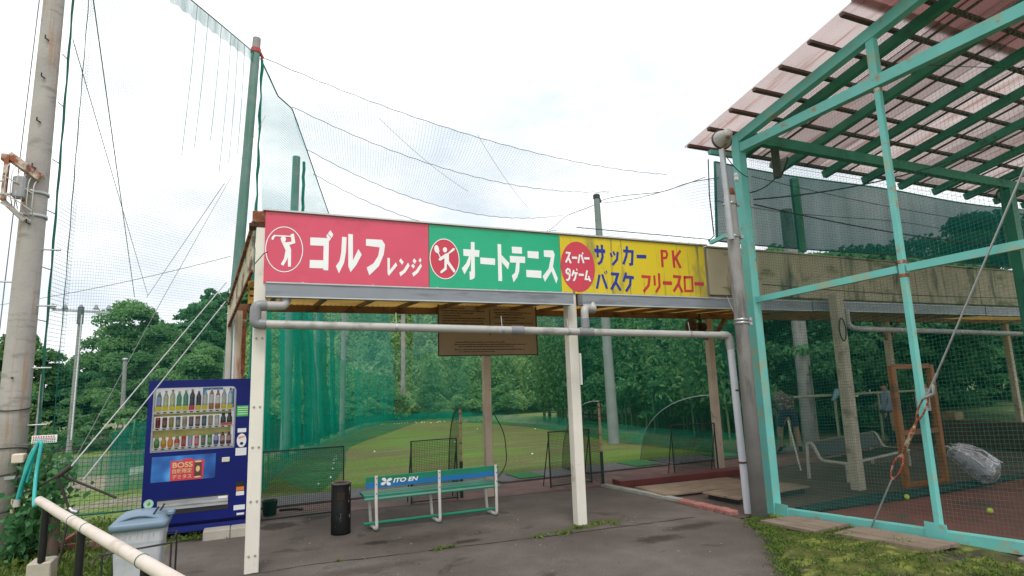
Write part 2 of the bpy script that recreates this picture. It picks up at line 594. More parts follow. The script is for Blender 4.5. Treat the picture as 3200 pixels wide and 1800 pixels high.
# ------------------------------------------------------------------ ground
def smooth01(a):
    a = max(0.0, min(1.0, a))
    return a * a * (3 - 2 * a)
def zt(x, y):
    """Ground height: level at the shelter and the range, falling away to a lower field on the left."""
    edge = -0.35 + 0.37 * (y - 13.7)
    d = smooth01((edge - 0.4 - x) / 3.0) * smooth01((y - 10.5) / 9.0)
    return -1.2 * d
def ground_mat():
    m = bpy.data.materials.new('field_ground')
    m.use_nodes = True
    t = m.node_tree
    b = t.nodes['Principled BSDF']
    tc = N(t, 'ShaderNodeTexCoord')
    n1 = N(t, 'ShaderNodeTexNoise'); n1.inputs['Scale'].default_value = 0.32; n1.inputs['Detail'].default_value = 7
    L(t, tc.outputs['Object'], n1.inputs['Vector'])
    n2 = N(t, 'ShaderNodeTexNoise'); n2.inputs['Scale'].default_value = 9; n2.inputs['Detail'].default_value = 6
    L(t, tc.outputs['Object'], n2.inputs['Vector'])
    g = ramp(t, n2.outputs['Fac'], [(0.25, (0.08, 0.13, 0.03)), (0.5, (0.16, 0.22, 0.055)), (0.75, (0.24, 0.27, 0.10))])
    e = ramp(t, n2.outputs['Fac'], [(0.3, (0.17, 0.14, 0.10)), (0.7, (0.34, 0.30, 0.23))])
    k = ramp(t, n1.outputs['Fac'], [(0.50, (0, 0, 0)), (0.58, (1, 1, 1))])
    mx = N(t, 'ShaderNodeMix'); mx.data_type = 'RGBA'
    L(t, k.outputs[0], mx.inputs[0]); L(t, g.outputs[0], mx.inputs[6]); L(t, e.outputs[0], mx.inputs[7])
    L(t, mx.outputs[2], b.inputs['Base Color'])
    b.inputs['Roughness'].default_value = 0.95
    b.inputs['Specular IOR Level'].default_value = 0.1
    bp = N(t, 'ShaderNodeBump'); bp.inputs['Strength'].default_value = 0.5; bp.inputs['Distance'].default_value = 0.05
    L(t, n2.outputs['Fac'], bp.inputs['Height']); L(t, bp.outputs[0], b.inputs['Normal'])
    return m
gx = np.concatenate([[-400, -200, -100], np.arange(-60, -20, 4), np.arange(-20, 20, 0.8), np.arange(20, 60, 4), [100, 200, 400]])
gy = np.concatenate([[-200, -60, -20], np.arange(-8, 40, 0.8), np.arange(40, 80, 4), [100, 200, 500]])
gb = MB()
gb.v = [(x, y, zt(x, y) - 0.02) for y in gy for x in gx]
nxg = len(gx)
for j in range(len(gy) - 1):
    for i in range(nxg - 1):
        a = j * nxg + i
        gb.f.append((a, a + 1, a + nxg + 1, a + nxg)); gb.m.append(0); gb.sm.append(True)
tag(gb.build('ground', ground_mat(), origin=(0, 0, 0)), kind='structure')

def asphalt_mat():
    m = bpy.data.materials.new('asphalt')
    m.use_nodes = True
    t = m.node_tree
    b = t.nodes['Principled BSDF']
    tc = N(t, 'ShaderNodeTexCoord')
    def noise(s, d=6, r=0.6):
        n = N(t, 'ShaderNodeTexNoise'); n.inputs['Scale'].default_value = s; n.inputs['Detail'].default_value = d; n.inputs['Roughness'].default_value = r
        L(t, tc.outputs['Object'], n.inputs['Vector']); return n
    fine = noise(85, 4, 0.8)
    big = noise(0.9, 7, 0.6)
    st = noise(1.7, 6, 0.65)
    st.inputs['Distortion'].default_value = 0.6
    c1 = ramp(t, big.outputs['Fac'], [(0.3, (0.078, 0.065, 0.058)), (0.5, (0.108, 0.091, 0.081)), (0.72, (0.162, 0.140, 0.126))])
    c2 = ramp(t, fine.outputs['Fac'], [(0.28, (0.45, 0.45, 0.45)), (0.52, (1, 1, 1)), (0.70, (1.9, 1.85, 1.8))])
    mm = N(t, 'ShaderNodeMix'); mm.data_type = 'RGBA'; mm.blend_type = 'MULTIPLY'; mm.inputs[0].default_value = 1.0
    L(t, c1.outputs[0], mm.inputs[6]); L(t, c2.outputs[0], mm.inputs[7])
    k = ramp(t, st.outputs['Fac'], [(0.33, (0.55, 0.53, 0.52)), (0.42, (1, 1, 1))])
    m3 = N(t, 'ShaderNodeMix'); m3.data_type = 'RGBA'; m3.blend_type = 'MULTIPLY'; m3.inputs[0].default_value = 1.0
    L(t, mm.outputs[2], m3.inputs[6]); L(t, k.outputs[0], m3.inputs[7])
    out = m3.outputs[2]
    wob = noise(7.0, 5, 0.65)
    # worn-in stains and moss, each at its own spot, with ragged soft edges
    for (sx, sy, rx, ry, col, mul, k0, k1) in ((1.42, 7.03, .22, .10, (0.42, 0.40, 0.38), True, 0.55, 1.05), (2.30, 6.56, .19, .10, (0.40, 0.38, 0.36), True, 0.55, 1.05), (4.12, 5.55, .34, .16, (0.45, 0.43, 0.41), True, 0.5, 1.1), (0.42, 8.55, .30, .26, (0.35, 0.33, 0.32), True, 0.6, 1.05), (4.78, 5.80, .45, .14, (0.5, 0.48, 0.46), True, 0.5, 1.1), (1.1, 6.1, .7, .16, (0.66, 0.64, 0.62), True, 0.4, 1.1), (2.0, 6.95, .9, .25, (0.72, 0.70, 0.69), True, 0.4, 1.1),
                                               (3.95, 6.52, .50, .15, (0.075, 0.085, 0.022), False, 0.45, 1.0), (3.45, 6.40, .55, .07, (0.06, 0.085, 0.02), False, 0.5, 1.0), (-0.35, 8.35, .5, .16, (0.03, 0.035, 0.018), False, 0.5, 1.0)):
        mp = N(t, 'ShaderNodeMapping'); mp.vector_type = 'TEXTURE'
        mp.inputs['Location'].default_value = (sx, sy, 0); mp.inputs['Scale'].default_value = (rx, ry, 1)
        L(t, tc.outputs['Object'], mp.inputs[0])
        ln = N(t, 'ShaderNodeVectorMath', operation='LENGTH'); L(t, mp.outputs[0], ln.inputs[0])
        ad = N(t, 'ShaderNodeMath', operation='MULTIPLY_ADD'); L(t, wob.outputs['Fac'], ad.inputs[0]); ad.inputs[1].default_value = 1.6; ad.inputs[2].default_value = -0.8
        a2 = N(t, 'ShaderNodeMath', operation='ADD'); L(t, ln.outputs['Value'], a2.inputs[0]); L(t, ad.outputs[0], a2.inputs[1])
        rr = ramp(t, a2.outputs[0], [(min(k0, 0.94), (1, 1, 1)), (min(k1, 1.0), (0, 0, 0))])
        mx = N(t, 'ShaderNodeMix'); mx.data_type = 'RGBA'; mx.blend_type = 'MULTIPLY' if mul else 'MIX'
        L(t, rr.outputs[0], mx.inputs[0]); L(t, out, mx.inputs[6]); mx.inputs[7].default_value = col + (1,)
        out = mx.outputs[2]
    L(t, out, b.inputs['Base Color'])
    b.inputs['Roughness'].default_value = 0.85
    b.inputs['Specular IOR Level'].default_value = 0.25
    bp = N(t, 'ShaderNodeBump'); bp.inputs['Strength'].default_value = 0.45; bp.inputs['Distance'].default_value = 0.006
    L(t, fine.outputs['Fac'], bp.inputs['Height']); L(t, bp.outputs[0], b.inputs['Normal'])
    return m
ASPH = asphalt_mat()
edge = [(3.75, -6), (3.85, 2.2), (4.02, 3.3), (4.30, 4.02), (4.62, 4.42), (4.98, 4.78), (5.22, 5.08), (5.40, 5.42), (5.52, 5.80), (5.50, 6.6), (5.46, 7.6), (5.40, 8.66)]
pts = [(-0.62, -6)] + edge + [(3.57, 8.74), (1.60, 8.97), (0.23, 9.0), (-0.25, 8.6), (-0.72, 8.35), (-0.86, 7.6), (-0.80, 6.4), (-0.70, 5.0), (-0.62, 3.0)]
ab = MB()
n = len(pts)
ab.poly(pts, 0.0)
ab.add([(p[0], p[1], 0.0) for p in pts] + [(p[0], p[1], -0.06) for p in pts], [((i + 1) % n, i, n + i, n + (i + 1) % n) for i in range(n)])
tag(ab.build('asphalt_pavement', ASPH, origin=(0, 0, 0)), kind='structure')

# a long joint in the asphalt with moss growing in it, and dark oil stains
CRACK = mat('dark_joint', (0.018, 0.017, 0.015), 0.95, 0.3, 8)
MOSS = mat('moss', (0.10, 0.13, 0.018), 0.95, 0.35, 14, bump=0.6, dirt=(0.05, 0.085, 0.015), dirt_at=0.52, dirt_scale=(5, 5, 5))
cb = MB()
cl_ = [(-0.6, 6.42), (0.1, 6.50), (0.7, 6.52), (1.5, 6.42), (2.3, 6.36), (3.28, 6.25), (3.9, 6.22), (4.5, 6.16), (5.2, 6.13)]
dense = []
for a, b in zip(cl_[:-1], cl_[1:]):
    for k in range(8):
        u = k / 8
        dense.append((a[0] + (b[0] - a[0]) * u + random.uniform(-.006, .006), a[1] + (b[1] - a[1]) * u + random.uniform(-.012, .012)))
for a, b in zip(dense[:-1], dense[1:]):
    wv = random.uniform(0.004, 0.010)
    cb.poly([(a[0], a[1] - wv), (b[0], b[1] - wv), (b[0], b[1] + wv), (a[0], a[1] + wv)], 0.004)
tag(cb.build('asphalt_joint', CRACK, origin=(0, 0, 0)), kind='structure')
# weeds along the joint and at post feet
def tufts(name, spots, m, label, seed, size=0.035, n=60, h=0.06, spread=0.08, asp=2.2):
    r = np.random.default_rng(seed)
    P = []
    for (x, y, z, k) in spots:
        c = int(n * k)
        q = r.normal(size=(c, 3)) * np.array([spread * k, spread * k * 0.5, 0])
        q[:, 2] = r.uniform(0.004, h, c) * k
        P.append(q + np.array([x, y, z]))
    P = np.concatenate(P)
    o = leaves(name, P, size, m, aspect=asp, droop=-2.2, seed=seed, val=0.35, lift=0.0)
    return tag(o, label, kind='stuff')
GRASSL = leafmat('weed_leaf', (0.04, 0.09, 0.015), (0.17, 0.24, 0.05), 0.3)
tufts('joint_weeds', [(1.92, 6.38, 0, .7), (2.05, 6.40, 0, .5), (3.05, 6.28, 0, .6), (3.35, 6.26, 0, .8), (3.62, 6.42, 0, .6), (3.9, 6.45, 0, .7), (4.1, 6.35, 0, .5), (-0.2, 8.3, 0, 1.1), (-0.45, 8.42, 0, 1.6), (-0.7, 8.4, 0, 1.3), (0.9, 6.5, 0, .3)], GRASSL, 'small green weeds sprouting from the asphalt joint', 5, size=0.020, n=60, h=0.035, spread=0.07)
# mossy verge between the asphalt and the cage: a low bank that rises towards the viewer
def zv(x, y):
    return 0.02 + 0.115 * smooth01((5.75 - y) / 2.2) * smooth01((x - 4.0) / 1.4) + 0.012 * math.sin(x * 9 + y * 4) * math.sin(y * 7)
vb = MB()
nu, nv = 14, 30
yy = np.linspace(-3, 5.72, nv + 1)
def edge_x(y):
    e = edge
    for a, b in zip(e[:-1], e[1:]):
        if a[1] <= y <= b[1]:
            return a[0] + (b[0] - a[0]) * (y - a[1]) / (b[1] - a[1])
    return 4.0
for y in yy:
    x0 = edge_x(y) - 0.02
    for i in range(nu + 1):
        x = x0 + (6.02 - x0) * i / nu
        z = zv(x, y) if i else -0.03
        vb.v.append((x + random.uniform(-.03, .03) * (0 < i < nu), y, z + (0.012 if i == 1 else 0)))
for j in range(nv):
    for i in range(nu):
        a = j * (nu + 1) + i
        vb.f.append((a, a + 1, a + nu + 2, a + nu + 1)); vb.m.append(0); vb.sm.append(True)
VERGE = mat('mossy_verge', (0.088, 0.10, 0.020), 0.95, 0.45, 7, bump=0.8, dirt=(0.050, 0.045, 0.026), dirt_at=0.52, dirt_scale=(2.2, 2.2, 2.2), dirt2=(0.20, 0.22, 0.04), dirt2_at=0.57, dirt2_scale=(5, 5, 5))
tag(vb.build('mossy_verge', VERGE, origin=(0, 0, 0)), kind='structure')
vs_ = []
r_ = np.random.default_rng(3)
for _ in range(620):
    y = r_.uniform(2.6, 5.6)
    x = r_.uniform(edge_x(y) - 0.05, 5.75) if r_.uniform() < 0.7 else edge_x(y) + r_.normal() * 0.06
    vs_.append((x, y, max(0.0, zv(x, y)), r_.uniform(.25, .9)))
tufts('verge_weeds', vs_, GRASSL, 'short weeds and moss growing on the verge', 8, size=0.010, n=34, h=0.03, spread=0.07, asp=4.0)

# grit, leaf scraps and pale specks scattered on the asphalt
r3 = np.random.default_rng(31)
gp_ = np.stack([r3.uniform(-0.5, 4.6, 420), r3.uniform(3.2, 8.8, 420), np.full(420, 0.006)], 1)
tag(leaves('grit', gp_, 0.016, mat('grit', (0.24, 0.20, 0.15), 0.9, 0.6, 40), aspect=1.3, seed=31, lift=3.0, origin=(0, 0, 0)), 'tiny grit and leaf scraps scattered over the asphalt', kind='stuff')
# floor of the range bays, interior floor and cage floor
REDFL = mat('red_brown_floor', (0.155, 0.078, 0.068), 0.75, 0.22, 3, dirt=(0.09, 0.06, 0.052), dirt_at=0.56, dirt_scale=(1.2, 1.2, 1.2), dirt2=(0.22, 0.13, 0.11), dirt2_at=0.63, dirt2_scale=(3, 3, 3), bump=0.2)
GREYFL = mat('grey_brown_floor', (0.10, 0.072, 0.060), 0.8, 0.2, 3, dirt=(0.065, 0.05, 0.042), dirt_at=0.56, dirt_scale=(1, 1, 1))
CAGEFL = mat('cage_floor', (0.165, 0.058, 0.046), 0.7, 0.2, 2.2, dirt=(0.07, 0.05, 0.04), dirt_at=0.60, dirt_scale=(1.1, 1.1, 1.1), dirt2=(0.05, 0.07, 0.03), dirt2_at=0.68, dirt2_scale=(2, 2, 2))
fb = MB()
fb.poly([(0.23, 9.004), (1.60, 8.974), (3.57, 8.744), (5.40, 8.664), (5.46, 8.56), (14.5, 8.56), (14.5, 10.72), (0.1, 10.72)], 0.004)
tag(fb.build('bay_floor', REDFL, origin=(0, 0, 0)), kind='structure')
fb = MB()
fb.poly([(5.53, 5.80), (6.05, 5.80), (14.5, 5.80), (14.5, 8.556), (5.46, 8.556), (5.51, 6.6)], 0.002)
tag(fb.build('interior_floor', GREYFL, origin=(0, 0, 0)), kind='structure')
fb = MB()
fb.poly([(6.03, 0.0), (14.5, 0.0), (14.5, 5.796), (6.03, 5.796)], 0.006)
tag(fb.build('cage_floor', CAGEFL, origin=(0, 0, 0)), kind='structure')

# concrete kerb strip and pink edging bricks by the right-hand bay
kb = MB()
kb.bar((5.40, 8.64, 0.012), (5.60, 6.98, 0.012), 0.13, 0.05)
tag(kb.build('kerb_strip', mat('kerb_concrete', (0.30, 0.30, 0.27), 0.85, 0.2, 6, bump=0.2)), kind='structure')
PINK = mat('pink_brick', (0.34, 0.145, 0.125), 0.85, 0.25, 8, bump=0.3)
kt = thing('brick_edging', 'row of faded pink bricks edging the asphalt beside the wooden boards', 'edging', (5.6, 6.45, 0))
for i in range(7):
    y = 6.90 - i * 0.145
    b = MB()
    b.bbox((5.52 + random.uniform(-.01, .01), y - 0.066, -0.02), (5.66 + random.uniform(-.01, .02), y + 0.066, 0.045 + random.uniform(-.006, .006)), 0.008)
    b.build('brick', PINK, kt)

# the grass of the driving range
def range_mat():
    m = bpy.data.materials.new('range_turf')
    m.use_nodes = True
    t = m.node_tree
    b = t.nodes['Principled BSDF']
    tc = N(t, 'ShaderNodeTexCoord')
    def noise(sx, sy, s=1.0, d=5):
        mp = N(t, 'ShaderNodeMapping'); mp.inputs['Scale'].default_value = (sx, sy, 1)
        L(t, tc.outputs['Object'], mp.inputs[0])
        n = N(t, 'ShaderNodeTexNoise'); n.inputs['Scale'].default_value = s; n.inputs['Detail'].default_value = d
        L(t, mp.outputs[0], n.inputs['Vector']); return n
    n1 = noise(0.30, 0.34, 1.0, 5)
    n2 = noise(0.5, 2.2, 1.0, 4)
    n3 = noise(14, 14, 1.0, 4)
    n4 = noise(0.35, 1.3, 1.3, 6)
    base = ramp(t, n1.outputs['Fac'], [(0.42, (0.100, 0.165, 0.032)), (0.56, (0.112, 0.128, 0.042)), (0.68, (0.130, 0.104, 0.054))])
    band = ramp(t, n2.outputs['Fac'], [(0.3, (0.78, 0.80, 0.78)), (0.6, (1.0, 1.0, 1.0)), (0.75, (1.15, 1.22, 1.1))])
    fine = ramp(t, n3.outputs['Fac'], [(0.25, (0.65, 0.66, 0.62)), (0.75, (1.3, 1.3, 1.3))])
    wet = ramp(t, n4.outputs['Fac'], [(0.58, (0, 0, 0)), (0.70, (0.8, 0.8, 0.8))])
    a = N(t, 'ShaderNodeMix'); a.data_type = 'RGBA'; a.blend_type = 'MULTIPLY'; a.inputs[0].default_value = 1
    L(t, base.outputs[0], a.inputs[6]); L(t, band.outputs[0], a.inputs[7])
    c = N(t, 'ShaderNodeMix'); c.data_type = 'RGBA'; c.blend_type = 'MULTIPLY'; c.inputs[0].default_value = 1
    L(t, a.outputs[2], c.inputs[6]); L(t, fine.outputs[0], c.inputs[7])
    d = N(t, 'ShaderNodeMix'); d.data_type = 'RGBA'
    L(t, wet.outputs[0], d.inputs[0]); L(t, c.outputs[2], d.inputs[6]); d.inputs[7].default_value = (0.10, 0.21, 0.055, 1)
    L(t, d.outputs[2], b.inputs['Base Color'])
    b.inputs['Roughness'].default_value = 0.9
    b.inputs['Specular IOR Level'].default_value = 0.15
    return m
rb = MB()
RANGE = [(0.15, 10.73), (14.0, 10.73), (14.0, 12.0), (11.2, 14.2), (11.4, 20.6), (10.6, 27.5), (7.2, 31.0), (4.6, 28.0), (2.9, 22.6), (1.0, 17.2), (-0.1, 14.0)]
rb.poly(RANGE, 0.0)
tag(rb.build('range_turf', range_mat(), origin=(0, 0, 0)), kind='structure')
# ------------------------------------------------------------------ shelter (canopy on posts along the front of the range)
YF = 6.53
sh = thing('shelter', 'long flat-roofed shelter on cream posts over the range entrance', 'shelter', (3.7, 6.53, 0))
def post(x, y, w, z1, m, d=None, z0=-0.05, name='post'):
    b = MB()
    d = d or w
    b.bbox((x - w / 2, y - d / 2, z0), (x + w / 2, y + d / 2, z1), 0.008)
    return b.build(name, m, sh)
p1_ = post(0.105, YF + 0.06, 0.128, 3.50, WHITEP)
p2_ = post(3.755, YF + 0.06, 0.128, 2.86, WHITEP)
p3_ = post(8.25, 6.25, 0.15, 2.9, mat('weathered_cream_paint', (0.46, 0.40, 0.30), 0.6, 0.12, 4, dirt=(0.22, 0.17, 0.12), dirt_at=0.6))
BOLT = mat('paint_stained_bolt', (0.36, 0.33, 0.29), 0.5, 0.1, 8)
for z in (2.24, 1.56, 1.17, 0.66, 0.16):
    for dx in (-0.028, 0.028):
        b = MB()
        b.lathe([(0.011, -0.006), (0.011, 0.004), (0.006, 0.008)], (0.105 + dx, YF - 0.008, z), 8, axis='y')
        b.build('bolt', BOLT, p1_)
post(3.49, 8.90, 0.115, 2.81, TANP)
post(8.10, 8.90, 0.125, 2.81, TANP)
post(13.3, 8.90, 0.125, 2.81, TANP)
post(18.0, 8.90, 0.125, 2.81, TANP)
post(-0.10, 8.90, 0.115, 2.90, RUSTP)
post(-0.235, 9.02, 0.07, 2.90, mat('pale_post', (0.50, 0.46, 0.39), 0.6, 0.1, 4))
# thin conduit beside the back corner post
b = MB(); b.tube([(-0.168, 8.86, 0.0), (-0.168, 8.86, 2.85)], 0.016, 8); b.build('conduit', WPVC, sh)
# back beam, front beam, rafters
b = MB(); b.box((-0.16, 8.84, 2.812), (19.0, 8.96, 2.902)); b.build('back_beam', BROWNB, sh)
b = MB(); b.box((0.18, YF + 0.13, 2.68), (19.0, YF + 0.20, 2.77)); b.build('front_beam', BROWNB, sh)
x = 0.28
k = 0
while x < 15:
    b = MB(); b.bar((x, YF + 0.14, 2.800), (x, 9.45, 2.935), 0.05, 0.045); b.build('rafter', BROWNB, sh)
    x += 0.605
for yy_, zz in ((7.3, 2.855), (8.1, 2.895), (9.40, 2.96)):
    b = MB(); b.box((0.0, yy_ - 0.02, zz), (19.0, yy_ + 0.02, zz + 0.03)); b.build('purlin', BROWNB, sh)
# corrugated yellow sheets
b = MB()
xs = np.arange(-0.02, 19.0, 0.04)
for i, xx in enumerate(xs):
    dz = 0.010 * (1 if i % 2 else -1)
    b.v.append((xx, YF + 0.05, 2.838 + dz)); b.v.append((xx, 9.55, 2.985 + dz))
for i in range(len(xs) - 1):
    b.f.append((2 * i, 2 * i + 2, 2 * i + 3, 2 * i + 1)); b.m.append(0); b.sm.append(True)
b.build('roof_sheet', YELROOF, sh)
# knee braces at the back posts
for px in (3.49, 8.10, 13.3):
    for s_ in (-1, 1):
        b = MB(); b.bar((px + s_ * 0.06, 8.88, 2.42), (px + s_ * 0.42, 8.88, 2.81), 0.05, 0.07, up=(0, 1, 0)); b.build('knee_brace', BROWNB if px > 4 else TANP, sh)
# gutters
def gutter(x0, x1, z0=2.652, z1=2.792):
    g = MB()
    y0, y1 = YF - 0.13, YF - 0.01
    t_ = 0.006
    g.box((x0, y0, z0), (x1, y0 + t_, z1)); g.box((x0, y1 - t_, z0 + 0.001), (x1, y1, z1 - 0.001))
    g.box((x0, y0 + t_, z0 + 0.0005), (x1, y1 - t_, z0 + t_))
    g.box((x0 - 0.004, y0 - 0.002, z0 - 0.002), (x0 + 0.004, y1 + 0.002, z1 + 0.002)); g.box((x1 - 0.004, y0 - 0.002, z0 - 0.002), (x1 + 0.004, y1 + 0.002, z1 + 0.002))
    o = g.build('gutter', GUTTER, sh)
    l = MB(); l.box((x0, y0 - 0.010, z1 - 0.004), (x1, y0 + 0.012, z1 + 0.010)); l.box((x0, y0 - 0.008, z0 - 0.008), (x1, y0 + 0.006, z0 + 0.004))
    l.build('gutter_lip', GUTTERLIP, o)
    xx = x0 + 0.35
    while xx < x1:
        c = MB(); c.box((xx - 0.012, y0 - 0.012, z1 + 0.008), (xx + 0.012, y1, z1 + 0.016)); c.build('gutter_bracket', ALU, o)
        xx += 0.72
    return o
gutter(0.15, 3.70)
gutter(3.84, 7.9)
gutter(7.93, 12.4, 2.66, 2.80)
gutter(12.43, 18.8, 2.66, 2.80)
# sign backing / parapet frame and top capping
b = MB(); b.box((0.17, YF + 0.0, 2.80), (6.0, YF + 0.03, 3.56)); b.build('parapet_board', mat('parapet_timber', (0.35, 0.30, 0.24), 0.7, 0.2, 3), sh)
b = MB(); b.box((0.10, YF - 0.045, 3.575), (6.02, YF + 0.06, 3.592)); b.build('top_capping', ALU, sh)
# beige fascia panels beyond the signs
x = 6.02
i = 0
while x < 18.8:
    wv = 0.93
    b = MB(); b.bbox((x, YF - 0.03 - (i % 2) * 0.004, 2.86), (x + wv - 0.012, YF + 0.012, 3.54 + (i % 3) * 0.004), 0.004); b.build('fascia_panel', FASCIA, sh)
    b = MB(); b.box((x + 0.002, YF - 0.05, 3.552), (x + wv - 0.008, YF + 0.05, 3.572 + (i % 2) * 0.003)); b.build('panel_capping', FASCIA, sh)
    x += wv
    i += 1
b = MB(); b.box((6.02, YF + 0.02, 2.82), (18.8, YF + 0.045, 3.54)); b.build('parapet_board', MATS['parapet_timber'], sh)
# rusty end of the canopy on the left: cap on the corner post, sloping side flashing, corrugated side sheet
b = MB(); b.bbox((0.00, YF - 0.02, 3.44), (0.175, YF + 0.14, 3.57), 0.01); b.build('corner_cap', RUST, sh)
b = MB(); b.bbox((-0.03, YF - 0.01, 3.395), (0.168, YF + 0.16, 3.438), 0.006); b.build('corner_plate', mat('dark_rust', (0.07, 0.03, 0.02), 0.85, 0.3, 9), sh)
b = MB()
A0, A1 = V((0.03, 6.66, 3.46)), V((-0.24, 9.05, 2.93))
B0, B1 = V((0.03, 6.66, 2.95)), V((-0.24, 9.05, 2.60))
nn = 46
for i in range(nn + 1):
    u = i / nn
    of = 0.009 * (1 if i % 2 else -1)
    a = A0.lerp(A1, u); c = B0.lerp(B1, u)
    b.v.append((a.x + of, a.y, a.z)); b.v.append((c.x + of, c.y, c.z))
for i in range(nn):
    b.f.append((2 * i, 2 * i + 1, 2 * i + 3, 2 * i + 2)); b.m.append(0); b.sm.append(True)
b.build('side_sheet', mat('rusty_cream_sheet', (0.55, 0.50, 0.36), 0.6, 0.2, 3, trans=0.2, dirt=(0.13, 0.055, 0.025), dirt_at=0.56, dirt_scale=(6, 3, 4)), sh)
b = MB(); b.bar(A0 + V((-0.02, -0.05, 0.0)), A1 + V((-0.02, 0.05, 0.0)), 0.035, 0.035); b.bar(B0 + V((-0.015, -0.02, 0)), B1 + V((-0.015, 0.02, 0)), 0.03, 0.03); b.build('side_flashing', RUST, sh)
b = MB(); b.bar(V((-0.05, 8.80, 1.95)), V((-0.05, 8.80, 2.85)), 0.05, 0.05); b.build('rusty_strap', RUST, sh)
# white notice strip on the middle post
b = MB(); b.box((3.822, 6.50, 1.66), (3.834, 6.62, 2.05)); b.build('notice_strip', WHITE, p2_)

